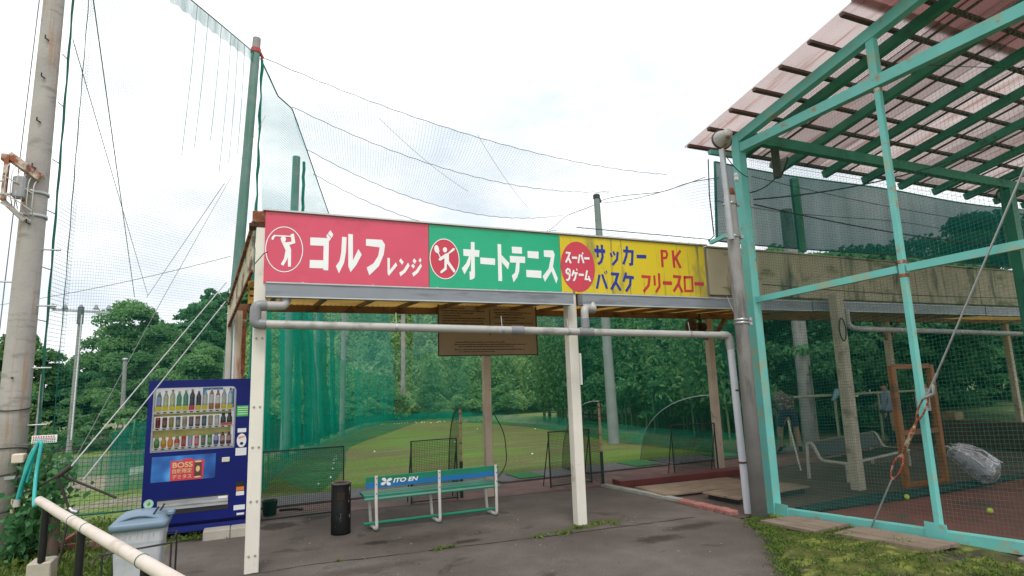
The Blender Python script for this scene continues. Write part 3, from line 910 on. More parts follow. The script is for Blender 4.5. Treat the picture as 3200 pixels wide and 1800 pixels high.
# ------------------------------------------------------------------ sign boards
SIGN={'red':{'poly':[[(573,3317),(759,3321),(765,3299),(763,2966),(711,2967),(713,2985),(572,2984),(573,3071),(710,3073),(711,3233),(574,3230)],[(779,3412),(809,3363),(793,3324),(754,3374)],[(749,3369),(787,3320),(770,3290),(736,3342)],[(903,3347),(951,3346),(946,3181),(927,3058),(875,2939),(841,3016),(880,3079),(897,3178)],[(968,3384),(1018,3382),(1021,3090),(1079,3220),(1115,3160),(1058,3042),(997,2956),(972,3023)],[(1160,3341),(1337,3342),(1372,3289),(1357,3175),(1304,3039),(1199,2931),(1170,3017),(1243,3067),(1296,3155),(1312,3254),(1162,3264)],[(1399,3139),(1427,3139),(1425,2999),(1493,3092),(1510,3058),(1414,2934),(1401,2959)],[(1548,3142),(1584,3101),(1565,3067),(1531,3112)],[(1634,3099),(1651,3061),(1603,2984),(1545,2934),(1533,2976),(1580,3010)],[(1705,3151),(1731,3120),(1710,3084),(1685,3118)],[(1691,3087),(1713,3060),(1694,3029),(1668,3062)],[(1780,3095),(1794,3064),(1749,2986),(1694,2936),(1678,2975),(1726,3013)],[(1773,3160),(1790,3136),(1774,3103),(1755,3126)]],'fig':[[(284,3258),(325,3247),(352,3248),(409,3268),(423,3244),(366,3220),(384,3169),(386,2990),(358,2986),(352,3087),(343,3057),(311,2993),(286,3010),(316,3070),(330,3159)],[(375,3335),(407,3347),(423,3249),(402,3248),(385,3264)],[(277,3284),(288,3304),(306,3312),(323,3302),(331,3282),(326,3258),(308,3245),(286,3253)],[(188,3277),(197,3300),(213,3320),(226,3317),(384,3321),(384,3308),(226,3304),(217,3291),(208,3268),(195,3261)]],'ring':[(317,3171),(503,3183),(310,3416)]},'green':{'poly':[[(2300,3297),(2504,3295),(2498,3211),(2301,3214)],[(2398,3389),(2444,3390),(2439,2976),(2427,2947),(2393,2931),(2374,2929),(2371,3027),(2391,3031)],[(2373,3218),(2396,3205),(2378,3110),(2308,2988),(2277,3062),(2330,3122)],[(2512,3206),(2704,3204),(2702,3123),(2513,3128)],[(2743,3388),(2789,3387),(2789,2929),(2740,2929)],[(2790,3253),(2892,3155),(2871,3077),(2791,3164)],[(2931,3366),(3069,3368),(3067,3284),(2934,3284)],[(2901,3248),(3107,3249),(3105,3168),(2902,3166)],[(2984,3174),(3031,3175),(3020,3060),(2991,2985),(2939,2920),(2920,3004),(2965,3043)],[(3144,3325),(3298,3325),(3294,3233),(3145,3238)],[(3118,3084),(3326,3082),(3322,2987),(3116,2994)],[(3372,3348),(3504,3353),(3525,3300),(3493,3144),(3555,2993),(3529,2927),(3469,3081),(3370,2944),(3342,3011),(3433,3118),(3469,3262),(3372,3264)]],'fig':[[(2045,3278),(2057,3298),(2076,3304),(2094,3293),(2098,3274),(2089,3248),(2071,3240),(2051,3251)],[(1946,3300),(1960,3321),(1978,3322),(1996,3296),(2004,3254),(1996,3228),(1977,3225),(1955,3240),(1942,3271)],[(1984,3230),(1996,3231),(2019,3182),(2007,3177)],[(1994,3161),(2005,3172),(2071,3222),(2111,3239),(2170,3298),(2187,3301),(2192,3285),(2181,3268),(2119,3225),(2118,3139),(2191,3036),(2193,3011),(2172,3007),(2105,3096),(2093,3110),(2089,3039),(2029,2992),(2013,2993),(2015,3014),(2061,3058),(2065,3172),(2015,3139),(1997,3141)]],'ring':[(2068,3165),(2250,3175),(2072,3407)]},'white':[([(3686,3336),(3744,3333),(3718,3272),(3679,3206)],24),([(3720,3268),(3754,3199)],26),([(3774,3274),(3851,3276)],29),([(3892,3323),(3863,3207)],22),([(3916,3320),(3944,3211)],24),([(3955,3275),(4034,3277)],29),([(3925,3337),(3935,3351),(3945,3340),(3934,3327),(3925,3337)],8),([(3732,3082),(3706,3058),(3681,3075),(3681,3102),(3704,3124),(3730,3114),(3734,3073),(3720,3000),(3696,2977),(3674,2982)],23),([(3792,3112),(3762,3034)],22),([(3781,3074),(3846,3073)],26),([(3822,3072),(3804,3004),(3777,2971)],24),([(3829,3134),(3842,3105)],13),([(3862,3055),(3934,3055)],29),([(3989,3117),(3959,3001),(4021,2998)],24),([(4006,3044),(4029,2972)],22)],'blue':[([(4120,3393),(4286,3389)],49),([(4169,3464),(4166,3302)],32),([(4238,3475),(4240,3311),(4212,3244),(4164,3211)],34),([(4367,3373),(4387,3319)],29),([(4412,3396),(4433,3345)],28),([(4483,3393),(4463,3290),(4388,3211)],33),([(4572,3414),(4722,3413),(4701,3241),(4655,3229)],37),([(4637,3482),(4619,3351),(4562,3229)],35),([(4785,3350),(4944,3354)],48),([(4177,3070),(4126,2884)],33),([(4217,3077),(4279,2887)],34),([(4255,3115),(4268,3079)],13),([(4282,3131),(4296,3097)],13),([(4354,3090),(4461,3089),(4421,2987),(4343,2878)],39),([(4413,2996),(4491,2869)],35),([(4598,3117),(4542,2992)],32),([(4575,3059),(4716,3053)],41),([(4663,3049),(4648,2954),(4576,2862)],36)],'crim':[([(5212,3469),(5207,3223)],39),([(5213,3453),(5288,3451),(5304,3406),(5279,3358),(5210,3350)],32),([(5404,3471),(5410,3223)],40),([(5541,3477),(5415,3337)],37),([(5445,3369),(5520,3224)],40),([(4842,3077),(4975,3073),(4947,2955),(4859,2868)],38),([(5055,3099),(5054,2959)],33),([(5136,3132),(5132,2952),(5064,2868)],35),([(5190,3001),(5347,3002)],49),([(5375,3100),(5495,3096),(5458,2998),(5366,2888)],39),([(5453,3003),(5518,2878)],37),([(5572,3095),(5708,3101),(5700,2905),(5567,2901),(5574,3112)],34),([(5745,3010),(5911,3011)],50)],'ell':[(3854,3156),(4106,3169),(3874,3487)]}
def mm(p):
    return [(a / 1000.0, c / 1000.0) for a, c in p]
def stroke_polys(pts, wd):
    """Quads following a brush stroke, mitred at the corners."""
    P = [V((a, c)) for a, c in mm(pts)]
    h = wd / 2000.0
    n = len(P)
    lft, rgt = [], []
    closed = (P[0] - P[-1]).length < 0.03 and n > 3
    for i in range(n):
        d0 = (P[i] - P[i - 1]).normalized() if i > 0 else None
        d1 = (P[i + 1] - P[i]).normalized() if i < n - 1 else None
        if d0 is None: d0 = d1
        if d1 is None: d1 = d0
        t_ = (d0 + d1)
        t_ = t_.normalized() if t_.length > 1e-4 else d1
        nr = V((-t_.y, t_.x))
        ml = h / max(0.55, nr.dot(V((-d1.y, d1.x))))
        lft.append(P[i] + nr * ml); rgt.append(P[i] - nr * ml)
    return [tuple(map(tuple, lft)) + tuple(map(tuple, rgt[::-1]))]
def ellipse(c, rx, rz, k=48, tilt=0.0):
    return [(c[0] + rx * math.cos(2 * math.pi * i / k) + tilt * math.sin(2 * math.pi * i / k), c[1] + rz * math.sin(2 * math.pi * i / k)) for i in range(k)]
def ring_mesh(b, c, rx, rz, t_, y, k=56):
    o = ellipse(c, rx, rz, k); n_ = ellipse(c, rx - t_, rz - t_, k)
    vs = [(p[0], y, p[1]) for p in o] + [(p[0], y, p[1]) for p in n_]
    b.add(vs, [(i, (i + 1) % k, k + (i + 1) % k, k + i) for i in range(k)])
YS = YF - 0.022
def signboard(x0, x1, z0, z1, face, label):
    r = thing('signboard', label, 'sign', ((x0 + x1) / 2, YS + 0.01, z0))
    b = MB(); b.bbox((x0, YS, z0), (x1, YS + 0.018, z1), 0.003); pn = b.build('panel', face, r)
    for i in range(5):
        xx = x0 + 0.05 + (x1 - x0 - 0.1) * i / 4
        for zz in (z0 + 0.03, z1 - 0.03):
            s = MB(); s.lathe([(0.007, 0), (0.007, 0.002), (0.004, 0.004)], (xx, YS, zz), 8, axis='y'); s.build('screw', face, pn)
    return r
red = signboard(0.125, 1.878, 2.806, 3.568, REDS, 'red sign with golfer emblem and white katakana over the left bay')
grn = signboard(1.883, 3.604, 2.806, 3.563, GREENS, 'green sign with tennis player emblem and white katakana')
yel = signboard(3.609, 5.965, 2.806, 3.560, YELS, 'dirty yellow sign with blue and red katakana and a red oval')
def plates(parent, polys, m, name, y=YS - 0.003, t_=0.003):
    for i, p in enumerate(polys):
        b = MB(); b.xzpoly(p, y - 0.0004 * (i % 5), t_); b.build(name, m, parent)
def joined(parent, polys, m, name, y=YS - 0.003, t_=0.003):
    b = MB()
    for i, p in enumerate(polys):
        b.xzpoly(list(p), y - 0.0004 * (i % 6), t_)
    return b.build(name, m, parent)
def glyphs(parent, polys, groups, m):
    k = 0
    for g in groups:
        ch = joined(parent, polys[k:k + 1], m, 'character')
        for i in range(1, g):
            joined(ch, polys[k + i:k + i + 1], m, 'stroke', y=YS - 0.003 - 0.0004 * i)
        k += g
S_ = SIGN
glyphs(red, [mm(p) for p in S_['red']['poly']], (3, 2, 1, 1, 2, 4), WHITE)
joined(red, [mm(p) for p in S_['red']['fig']], WHITE, 'golfer_emblem')
rg = mm(S_['red']['ring'])
b = MB(); ring_mesh(b, rg[0], abs(rg[1][0] - rg[0][0]), abs(rg[2][1] - rg[0][1]), 0.009, YS - 0.003); b.build('emblem_ring', WHITE, red)
rg = mm(S_['green']['ring'])
c_, rx_, rz_ = rg[0], abs(rg[1][0] - rg[0][0]), abs(rg[2][1] - rg[0][1])
b = MB(); b.xzpoly(ellipse(c_, rx_ - 0.006, rz_ - 0.006), YS - 0.002, 0.002); b.build('emblem_disc', REDD, grn)
b = MB(); ring_mesh(b, c_, rx_, rz_, 0.010, YS - 0.004); b.build('emblem_ring', WHITE, grn)
glyphs(grn, [mm(p) for p in S_['green']['poly']], (3, 1, 2, 3, 2, 1), WHITE)
joined(grn, [mm(p) for p in S_['green']['fig']], WHITE, 'tennis_emblem', y=YS - 0.006)
el = mm(S_['ell'])
b = MB(); b.xzpoly(ellipse((el[0][0] + 0.005, el[0][1] + 0.005), el[1][0] - el[0][0], el[2][1] - el[0][1]), YS - 0.002, 0.002); b.build('oval', REDD, yel)
def sglyphs(parent, strokes, groups, m, y):
    k = 0
    for g in groups:
        ps = []
        for pts_, wd in strokes[k:k + g]:
            ps += stroke_polys(pts_, wd)
        ch = joined(parent, ps[:1], m, 'character', y=y)
        for i in range(1, len(ps)):
            joined(ch, ps[i:i + 1], m, 'stroke', y=y - 0.0004 * i)
        k += g
sglyphs(yel, S_['white'], (2, 1, 4 - 1, 1, 1, 4, 1, 2), WHITE, YS - 0.006)
sglyphs(yel, S_['blue'], (3, 3, 2, 1, 4, 2, 3), BLUEP, YS - 0.003)
sglyphs(yel, S_['crim'], (2, 3, 1, 2, 1, 2, 1, 1), CRIMP, YS - 0.003)

# ------------------------------------------------------------------ drain pipes
dp = thing('drain_pipe', 'grey plastic drain pipe running across the shelter front below the gutters', 'pipe', (3.0, 6.3, 2.2))
a, c = V((0.06, 6.41, 2.372)), V((5.735, 5.97, 2.232))
b = MB(); b.tube([a + (c - a) * 0.015, c - (c - a) * 0.008], 0.044, 14); run = b.build('pipe_run', PVC, dp)
b = MB(); b.tube(bend([(0.34, 6.46, 2.66), (0.34, 6.45, 2.568), (0.06, 6.41, 2.556)], 0.07), 0.047, 12); b.build('outlet_bend', PVC, dp)
b = MB(); b.tube(bend([(0.16, 6.42, 2.560), (0.062, 6.41, 2.556), (0.060, 6.41, 2.372), (0.16, 6.40, 2.370)], 0.06), 0.056, 12); b.build('elbow', PVCD, dp)
b = MB(); b.tube([(0.34, 6.46, 2.60), (0.34, 6.46, 2.70)], 0.052, 12); b.build('socket', PVCD, dp)
t2 = a + (c - a) * 0.640
b = MB(); b.tube(bend([(3.99, 6.45, 2.69), (3.99, 6.40, 2.585), (t2.x, t2.y, 2.565), (t2.x, t2.y, t2.z)], 0.06), 0.047, 12); b.build('outlet_bend', PVC, dp)
b = MB(); b.tube([(t2.x, t2.y, t2.z + 0.05), (t2.x, t2.y, t2.z + 0.16)], 0.054, 12); b.build('socket', PVCD, dp)
dd = (c - a).normalized()
b = MB(); b.tube([t2 - dd * 0.09, t2 + dd * 0.09], 0.055, 12); b.build('tee', PVCD, dp)
for u in (0.245, 0.455, 0.60, 0.90):
    p = a + (c - a) * u
    b = MB(); b.tube([p - dd * 0.012, p + dd * 0.012], 0.050, 12); b.tube([p + V((0, 0, 0.045)), p + V((0, 0.02, 0.16))], 0.005, 6); b.build('pipe_clamp', STEEL, dp)
p = a + (c - a) * 0.487
b = MB(); b.tube([p - dd * 0.075, p + dd * 0.075], 0.052, 14); b.build('coupling', PVCD, dp)
b = MB(); b.tube(bend([c - dd * 0.10, c + dd * 0.03, (5.765, 5.955, 2.05)], 0.06), 0.053, 12); b.build('elbow', PVC, dp)
b = MB(); b.tube([(5.763, 5.955, 2.12), (5.80, 5.95, -0.02)], 0.046, 14); dpd = b.build('downpipe', WPVC, dp)
for z in (1.52, 0.62):
    b = MB(); b.tube([(5.785, 5.952, z - 0.012), (5.785, 5.952, z + 0.012)], 0.053, 12); b.build('strap', mat('brown_strap', (0.12, 0.05, 0.04), 0.6), dpd)

# ------------------------------------------------------------------ brown notice board under the roof
nb = thing('notice_board', 'brown notice board with rows of small print hanging under the shelter roof', 'notice board', (3.5, 8.8, 2.17))
NBM = mat('brown_board', (0.36, 0.275, 0.20), 0.6, 0.06, 3)
b = MB(); b.bbox((2.675, 8.775, 2.165), (4.345, 8.805, 2.965), 0.004); b.build('panel', NBM, nb)
NBF = mat('brown_board_edge', (0.09, 0.055, 0.03), 0.6, 0.1, 5)
b = MB()
b.box((2.660, 8.765, 2.150), (4.360, 8.782, 2.166)); b.box((2.660, 8.766, 2.167), (2.676, 8.783, 2.965)); b.box((4.344, 8.766, 2.167), (4.360, 8.783, 2.965))
b.build('frame', NBF, nb)
b = MB(); b.box((3.52, 8.770, 2.47), (3.53, 8.777, 2.89)); b.build('divider', NBF, nb)
PRINT = mat('dark_print', (0.045, 0.022, 0.012), 0.6, 0.2, 20)
def print_row(x0, x1, z, h=0.018):
    b = MB()
    x = x0
    while x < x1:
        wv = random.uniform(0.008, 0.022)
        hh = h * random.uniform(0.5, 1.0)
        b.box((x, 8.7715, z), (min(x + wv, x1), 8.7745, z + hh))
        if random.random() < 0.5:
            b.box((x + 0.001, 8.7712, z + h * 0.4), (min(x + wv * 1.1, x1), 8.7742, z + h * 0.55))
        x += wv + random.uniform(0.003, 0.010)
    b.build('print_line', PRINT, nb)
for z, x0, x1 in ((2.80, 2.73, 3.10), (2.765, 2.73, 3.44), (2.735, 2.75, 3.25), (2.70, 2.73, 3.05), (2.668, 2.74, 3.44), (2.635, 2.73, 3.40), (2.60, 2.73, 3.42), (2.568, 2.73, 3.45), (2.535, 2.80, 3.32), (2.50, 3.12, 3.46),
                  (2.79, 3.60, 4.05), (2.752, 3.60, 4.26), (2.725, 3.63, 4.10), (2.685, 3.60, 4.14), (2.65, 3.78, 4.0), (2.61, 3.60, 4.28), (2.555, 3.60, 4.28), (2.528, 3.64, 4.02),
                  (2.358, 2.93, 3.78), (2.322, 2.93, 4.15), (2.288, 2.99, 3.92), (2.242, 2.93, 4.12), (2.208, 2.99, 3.60)):
    print_row(x0, x1, z + (0.09 * (z - 2.36) / 0.44 if z > 2.4 else 0))
for z in (2.322, 2.242):
    b = MB(); b.xzpoly(ellipse((2.945, z + 0.008), 0.011, 0.010, 12), 8.770, 0.003); b.build('bullet', PRINT, nb)

# horn loudspeaker under the roof
ls = thing('horn_speaker', 'rusty brown horn loudspeaker hung under the shelter roof', 'loudspeaker', (7.55, 8.62, 2.5))
SPK = mat('brown_horn', (0.15, 0.075, 0.04), 0.5, 0.2, 6)
b = MB()
hp = [(0.035, 0.0), (0.04, 0.05), (0.06, 0.09), (0.10, 0.13), (0.155, 0.165), (0.16, 0.170), (0.145, 0.160), (0.09, 0.12), (0.03, 0.05)]
b.lathe([(r_, -z_) for r_, z_ in hp], (7.60, 8.60, 2.62), 20, axis='x', mi=0)
b.build('horn', SPK, ls)
b = MB(); b.lathe([(0.05, 0), (0.085, 0.02), (0.085, 0.13), (0.05, 0.16)], (7.60, 8.60, 2.62), 16, axis='x'); b.build('driver', mat('black_driver', (0.03, 0.025, 0.022), 0.5), ls)
b = MB(); b.bar((7.64, 8.60, 2.70), (7.64, 8.60, 2.87), 0.03, 0.02); b.bar((7.56, 8.60, 2.80), (7.66, 8.60, 2.72), 0.02, 0.02); b.build('bracket', DARKMETAL, ls)
# ------------------------------------------------------------------ vending machine
VB = mat('blue_machine_paint', (0.004, 0.011, 0.135), 0.42, 0.08, 2, spec=0.25)
VY = 8.50
vm = thing('vending_machine', 'dark blue drinks vending machine with three lit rows of bottles', 'vending machine', (-0.47, 8.85, 0.04))
X0, X1, ZB, ZT = -1.085, 0.13, 0.06, 1.885
wx0, wx1, wz0, wz1 = -1.032, -0.112, 1.024, 1.790
b = MB()
b.bbox((X0, VY + 0.10, ZB), (X1, VY + 0.72, ZT), 0.012)
cab = b.build('cabinet', VB, vm)
# the front door is built round the window opening
b = MB()
b.box((X0, VY, wz1), (X1, VY + 0.098, ZT - 0.004)); b.box((X0, VY + 0.0005, wz0 + 0.0005), (wx0, VY + 0.098, wz1 - 0.0005)); b.box((wx1, VY + 0.0005, wz0 + 0.0005), (X1, VY + 0.098, wz1 - 0.0005)); b.box((X0, VY, ZB + 0.12), (X1, VY + 0.098, wz0))
door = b.build('door', VB, vm)
for (x_, z_, sx, sz) in ((wx0, wz1, 1, -1), (wx1, wz1, -1, -1)):
    b = MB()
    c = [(x_, z_)] + [(x_ + sx * 0.06 * (1 - math.sin(t_)), z_ + sz * 0.06 * (1 - math.cos(t_))) for t_ in np.linspace(0, math.pi / 2, 7)]
    b.xzpoly(c, VY - 0.001, 0.05); b.build('window_corner', VB, door)
b = MB(); b.box((X0 + 0.02, VY + 0.03, ZB), (X1 - 0.02, VY + 0.09, ZB + 0.075)); b.build('kick_plate', mat('blue_kick_plate', (0.012, 0.022, 0.19), 0.4, 0.1, 4), vm)
SHELF = mat('white_shelf', (0.78, 0.78, 0.78), 0.45, 0.03, 5)
BACKL = mat('lit_back_panel', (0.74, 0.76, 0.78), 0.5, 0.05, 4, emit=0.30)
BACKY = mat('lit_yellow_panel', (0.40, 0.36, 0.12), 0.5, 0.2, 9, emit=0.08)
b = MB(); b.box((wx0 - 0.004, VY + 0.092, wz0), (wx1 + 0.004, VY + 0.0975, wz1)); b.build('back_panel', BACKL, vm)
b = MB(); b.box((wx0, VY + 0.075, 1.195), (wx1 - 0.05, VY + 0.088, 1.285)); b.box((wx0, VY + 0.076, 1.445), (wx1 - 0.05, VY + 0.089, 1.475)); b.build('price_backing', BACKY, vm)
b = MB(); b.box((wx0, VY + 0.006, wz0), (wx0 + 0.018, VY + 0.09, wz1)); b.box((wx1 - 0.018, VY + 0.006, wz0), (wx1, VY + 0.09, wz1)); b.box((wx0 + 0.018, VY + 0.007, wz0), (wx1 - 0.018, VY + 0.09, wz0 + 0.016)); b.build('window_frame', mat('silver_frame', (0.50, 0.51, 0.54), 0.35, 0.05, 5, metal=0.3), vm)
BTN = mat('black_button', (0.02, 0.02, 0.022), 0.35)
rows = [(1.478, 1.508, 1.510, 1.56), (1.281, 1.306, 1.308, 1.325), (1.045, 1.070, 1.072, 1.085)]
cols_ = [-1.0 + 0.072 * i for i in range(12)]
for ri, (z0, z1, zs, zl) in enumerate(rows):
    b = MB(); b.box((wx0 + 0.018, VY + 0.012, z0), (wx1 - 0.018, VY + 0.088, z1)); s_ = b.build('shelf', SHELF, vm)
    for xx in cols_:
        b = MB(); b.xzpoly(ellipse((xx + 0.028, z0 + 0.013), 0.020, 0.0075, 12), VY + 0.008, 0.005); b.build('button', BTN, s_)
def bmat(c, tr=0):
    return mat('drink_%d_%d_%d' % tuple(int(x * 100) for x in c), c, 0.28, 0.06, 20, spec=0.5)
CAPW = bmat((0.75, 0.75, 0.75))
YCARD = mat('yellow_price_card', (0.72, 0.60, 0.03), 0.5, 0.08, 30)
def bottle(x, z, kind, cols, h=None):
    b = MB()
    y = VY + 0.052
    if kind == 'bottle':
        h = h or 0.165
        prof = [(0.026, 0), (0.029, 0.01), (0.029, h * 0.30), (0.0275, h * 0.32), (0.0275, h * 0.60), (0.029, h * 0.62), (0.027, h * 0.72), (0.012, h * 0.88), (0.012, h * 0.92), (0.0135, h * 0.925), (0.0135, h)]
        mis = [0, 0, 1, 1, 1, 1, 0, 0, 2, 2]
    elif kind == 'wide':
        h = h or 0.12
        prof = [(0.022, 0), (0.029, 0.012), (0.031, h * 0.35), (0.030, h * 0.62), (0.018, h * 0.80), (0.018, h * 0.84), (0.020, h * 0.85), (0.020, h)]
        mis = [0, 0, 1, 1, 0, 2, 2]
    else:
        h = h or 0.105
        prof = [(0.022, 0), (0.026, 0.006), (0.026, h * 0.22), (0.026, h * 0.72), (0.026, h - 0.010), (0.022, h)]
        mis = [0, 0, 1, 0, 2]
    b.lathe(prof, (x + 0.028, y, z), 12, mis=mis)
    return b.build(kind if kind != 'wide' else 'bottle', [bmat(c) for c in cols], vm)
W_ = (0.75, 0.75, 0.76)
top = [((0.10, 0.20, 0.16), (0.35, 0.42, 0.65), W_), ((0.45, 0.52, 0.28), (0.62, 0.62, 0.40), (0.6, 0.2, 0.25)), ((0.45, 0.52, 0.28), (0.62, 0.62, 0.40), (0.6, 0.2, 0.25)), ((0.05, 0.30, 0.15), (0.10, 0.38, 0.22), (0.75, 0.42, 0.25)), ((0.05, 0.30, 0.15), (0.10, 0.38, 0.22), (0.75, 0.42, 0.25)), ((0.03, 0.03, 0.06), (0.05, 0.05, 0.10), (0.45, 0.42, 0.10)), ((0.03, 0.03, 0.06), (0.05, 0.04, 0.07), (0.45, 0.42, 0.10)), ((0.35, 0.50, 0.60), (0.60, 0.62, 0.55), (0.15, 0.45, 0.70)), ((0.45, 0.20, 0.06), (0.72, 0.72, 0.70), W_), ((0.45, 0.18, 0.05), (0.78, 0.78, 0.78), (0.6, 0.08, 0.08)), ((0.40, 0.48, 0.50), (0.60, 0.62, 0.52), W_), ((0.30, 0.52, 0.66), (0.62, 0.72, 0.80), (0.6, 0.1, 0.15))]
for i, xx in enumerate(cols_):
    bottle(xx, 1.512, 'bottle', top[i], 0.235 + 0.01 * (i % 3))
    if i not in (8, 9):
        b = MB(); b.box((xx - 0.004, VY + 0.014, 1.512), (xx + 0.058, VY + 0.018, 1.568)); b.build('price_card', YCARD if i != 5 else REDD, vm)
    else:
        bottle(xx, 1.513, 'can', ((0.05, 0.04, 0.04), (0.30, 0.26, 0.22), (0.10, 0.10, 0.12)), 0.06)
b = MB(); b.box((-0.50, VY + 0.080, 1.52), (-0.48, VY + 0.09, 1.782)); b.box((-0.48, VY + 0.081, 1.752), (-0.27, VY + 0.0905, 1.780)); b.box((-0.16, VY + 0.080, 1.52), (-0.135, VY + 0.09, 1.76)); b.build('blue_card', mat('sky_blue_card', (0.10, 0.42, 0.75), 0.4, 0.1, 10), vm)
mid = [((0.45, 0.02, 0.02), (0.10, 0.02, 0.02), (0.45, 0.02, 0.02)), ((0.06, 0.05, 0.05), (0.28, 0.10, 0.07), (0.5, 0.1, 0.05)), ((0.32, 0.26, 0.04), (0.36, 0.30, 0.10), (0.5, 0.45, 0.3)), ((0.10, 0.12, 0.14), (0.32, 0.34, 0.34), (0.2, 0.2, 0.2)), ((0.45, 0.40, 0.26), (0.35, 0.30, 0.22), (0.5, 0.45, 0.35)), ((0.12, 0.09, 0.14), (0.20, 0.15, 0.20), (0.55, 0.40, 0.10)), ((0.18, 0.08, 0.07), (0.35, 0.28, 0.26), (0.55, 0.40, 0.15)), ((0.05, 0.10, 0.12), (0.12, 0.18, 0.22), (0.1, 0.2, 0.25)), ((0.32, 0.30, 0.20), (0.40, 0.34, 0.28), (0.4, 0.38, 0.25)), ((0.55, 0.56, 0.52), (0.66, 0.64, 0.60), (0.5, 0.5, 0.5)), ((0.02, 0.05, 0.07), (0.05, 0.09, 0.10), (0.03, 0.03, 0.03)), ((0.03, 0.035, 0.03), (0.07, 0.07, 0.05), (0.03, 0.03, 0.03))]
for i, xx in enumerate(cols_):
    bottle(xx, 1.310, 'can' if i < 10 else 'wide', mid[i], 0.125 if i < 10 else 0.145)
b = MB(); b.box((cols_[10] - 0.004, VY + 0.014, 1.309), (cols_[11] + 0.062, VY + 0.018, 1.340)); b.build('price_card', mat('red_price_card', (0.62, 0.14, 0.10), 0.5, 0.1, 30), vm)
low = [((0.08, 0.22, 0.06), (0.12, 0.32, 0.10), (0.45, 0.42, 0.30)), ((0.62, 0.26, 0.03), (0.60, 0.40, 0.10), (0.6, 0.3, 0.1)), ((0.72, 0.30, 0.04), (0.72, 0.34, 0.06), (0.7, 0.4, 0.1)), ((0.55, 0.50, 0.40), (0.55, 0.08, 0.08), (0.12, 0.5, 0.08)), ((0.50, 0.03, 0.03), (0.45, 0.12, 0.10), (0.5, 0.04, 0.04)), ((0.30, 0.42, 0.58), (0.50, 0.40, 0.55), (0.3, 0.45, 0.6)), ((0.62, 0.12, 0.14), (0.66, 0.30, 0.32), (0.65, 0.5, 0.5)), ((0.05, 0.22, 0.12), (0.28, 0.22, 0.20), (0.1, 0.3, 0.15)), ((0.08, 0.26, 0.10), (0.30, 0.42, 0.22), (0.1, 0.35, 0.15)), ((0.10, 0.10, 0.35), (0.40, 0.42, 0.62), (0.3, 0.3, 0.4)), ((0.14, 0.05, 0.05), (0.52, 0.32, 0.32), (0.06, 0.03, 0.03)), ((0.14, 0.05, 0.05), (0.52, 0.32, 0.32), (0.06, 0.03, 0.03))]
for i, xx in enumerate(cols_):
    bottle(xx, 1.074, 'wide' if i in (0, 1, 2, 3, 9) else ('can' if i < 9 else 'bottle'), low[i], 0.125 if i < 9 else 0.145)
# glass pane
gm = bpy.data.materials.new('window_glass')
gm.use_nodes = True
t_ = gm.node_tree
t_.nodes.clear()
o_ = N(t_, 'ShaderNodeOutputMaterial'); tp_ = N(t_, 'ShaderNodeBsdfTransparent'); gl_ = N(t_, 'ShaderNodeBsdfGlossy'); gl_.inputs['Roughness'].default_value = 0.03
fr_ = N(t_, 'ShaderNodeFresnel'); fr_.inputs[0].default_value = 1.3
ms_ = N(t_, 'ShaderNodeMixShader'); L(t_, fr_.outputs[0], ms_.inputs[0]); L(t_, tp_.outputs[0], ms_.inputs[1]); L(t_, gl_.outputs[0], ms_.inputs[2]); L(t_, ms_.outputs[0], o_.inputs[0])
b = MB(); b.add([(wx0 + 0.003, VY + 0.0035, wz0 + 0.003), (wx1 - 0.003, VY + 0.0035, wz0 + 0.003), (wx1 - 0.003, VY + 0.0035, wz1 - 0.003), (wx0 + 0.003, VY + 0.0035, wz1 - 0.003)], [(0, 1, 2, 3)]); b.build('glass_pane', gm, vm)
# poster panel
pm = bpy.data.materials.new('blue_poster')
pm.use_nodes = True
t_ = pm.node_tree
bs_ = t_.nodes['Principled BSDF']
tc_ = N(t_, 'ShaderNodeTexCoord'); nz_ = N(t_, 'ShaderNodeTexNoise'); nz_.inputs['Scale'].default_value = 2.6; nz_.inputs['Detail'].default_value = 2
L(t_, tc_.outputs['Object'], nz_.inputs['Vector'])
r_p = ramp(t_, nz_.outputs['Fac'], [(0.35, (0.015, 0.05, 0.22)), (0.52, (0.03, 0.16, 0.50)), (0.66, (0.10, 0.42, 0.82))])
L(t_, r_p.outputs[0], bs_.inputs['Base Color']); bs_.inputs['Roughness'].default_value = 0.25
b = MB(); b.xzpoly([(-1.005, 0.674), (-0.335, 0.674), (-0.316, 0.692), (-0.316, 0.970), (-1.005, 0.970)], VY - 0.004, 0.004); ps = b.build('poster', pm, door)
b = MB(); b.xzpoly([(-0.806, 0.676), (-0.448, 0.676), (-0.440, 0.905), (-0.560, 0.908), (-0.585, 0.926), (-0.625, 0.932), (-0.665, 0.924), (-0.685, 0.910), (-0.806, 0.912)], VY - 0.007, 0.003); b.build('red_panel', REDD, door)
POSTG = mat('gold_print', (0.70, 0.52, 0.25), 0.4, 0.1, 30)
text_mesh('brand_lettering', 'BOSS', 0.085, POSTG, door, -0.783, 0.828, VY - 0.009, width=0.215, bold=0.0016, depth=0.001)
text_mesh('poster_lettering', '自販限定', 0.056, POSTG, door, -0.783, 0.762, VY - 0.009, width=0.21, bold=0.0006, depth=0.001)
text_mesh('poster_lettering', 'デミタス', 0.056, POSTG, door, -0.783, 0.695, VY - 0.009, width=0.21, bold=0.0006, depth=0.001)
b = MB(); b.xzpoly([(-0.548, 0.700), (-0.468, 0.700), (-0.468, 0.885), (-0.548, 0.885)], VY - 0.010, 0.003, 0); b.xzpoly(ellipse((-0.508, 0.886), 0.040, 0.010, 20), VY - 0.0115, 0.003, 1); b.xzpoly(ellipse((-0.508, 0.704), 0.040, 0.010, 20), VY - 0.0112, 0.003, 1); b.xzpoly(ellipse((-0.508, 0.80), 0.022, 0.035, 20), VY - 0.0118, 0.003, 1)
b.build('poster_can', [bmat((0.10, 0.05, 0.04)), POSTG], door)
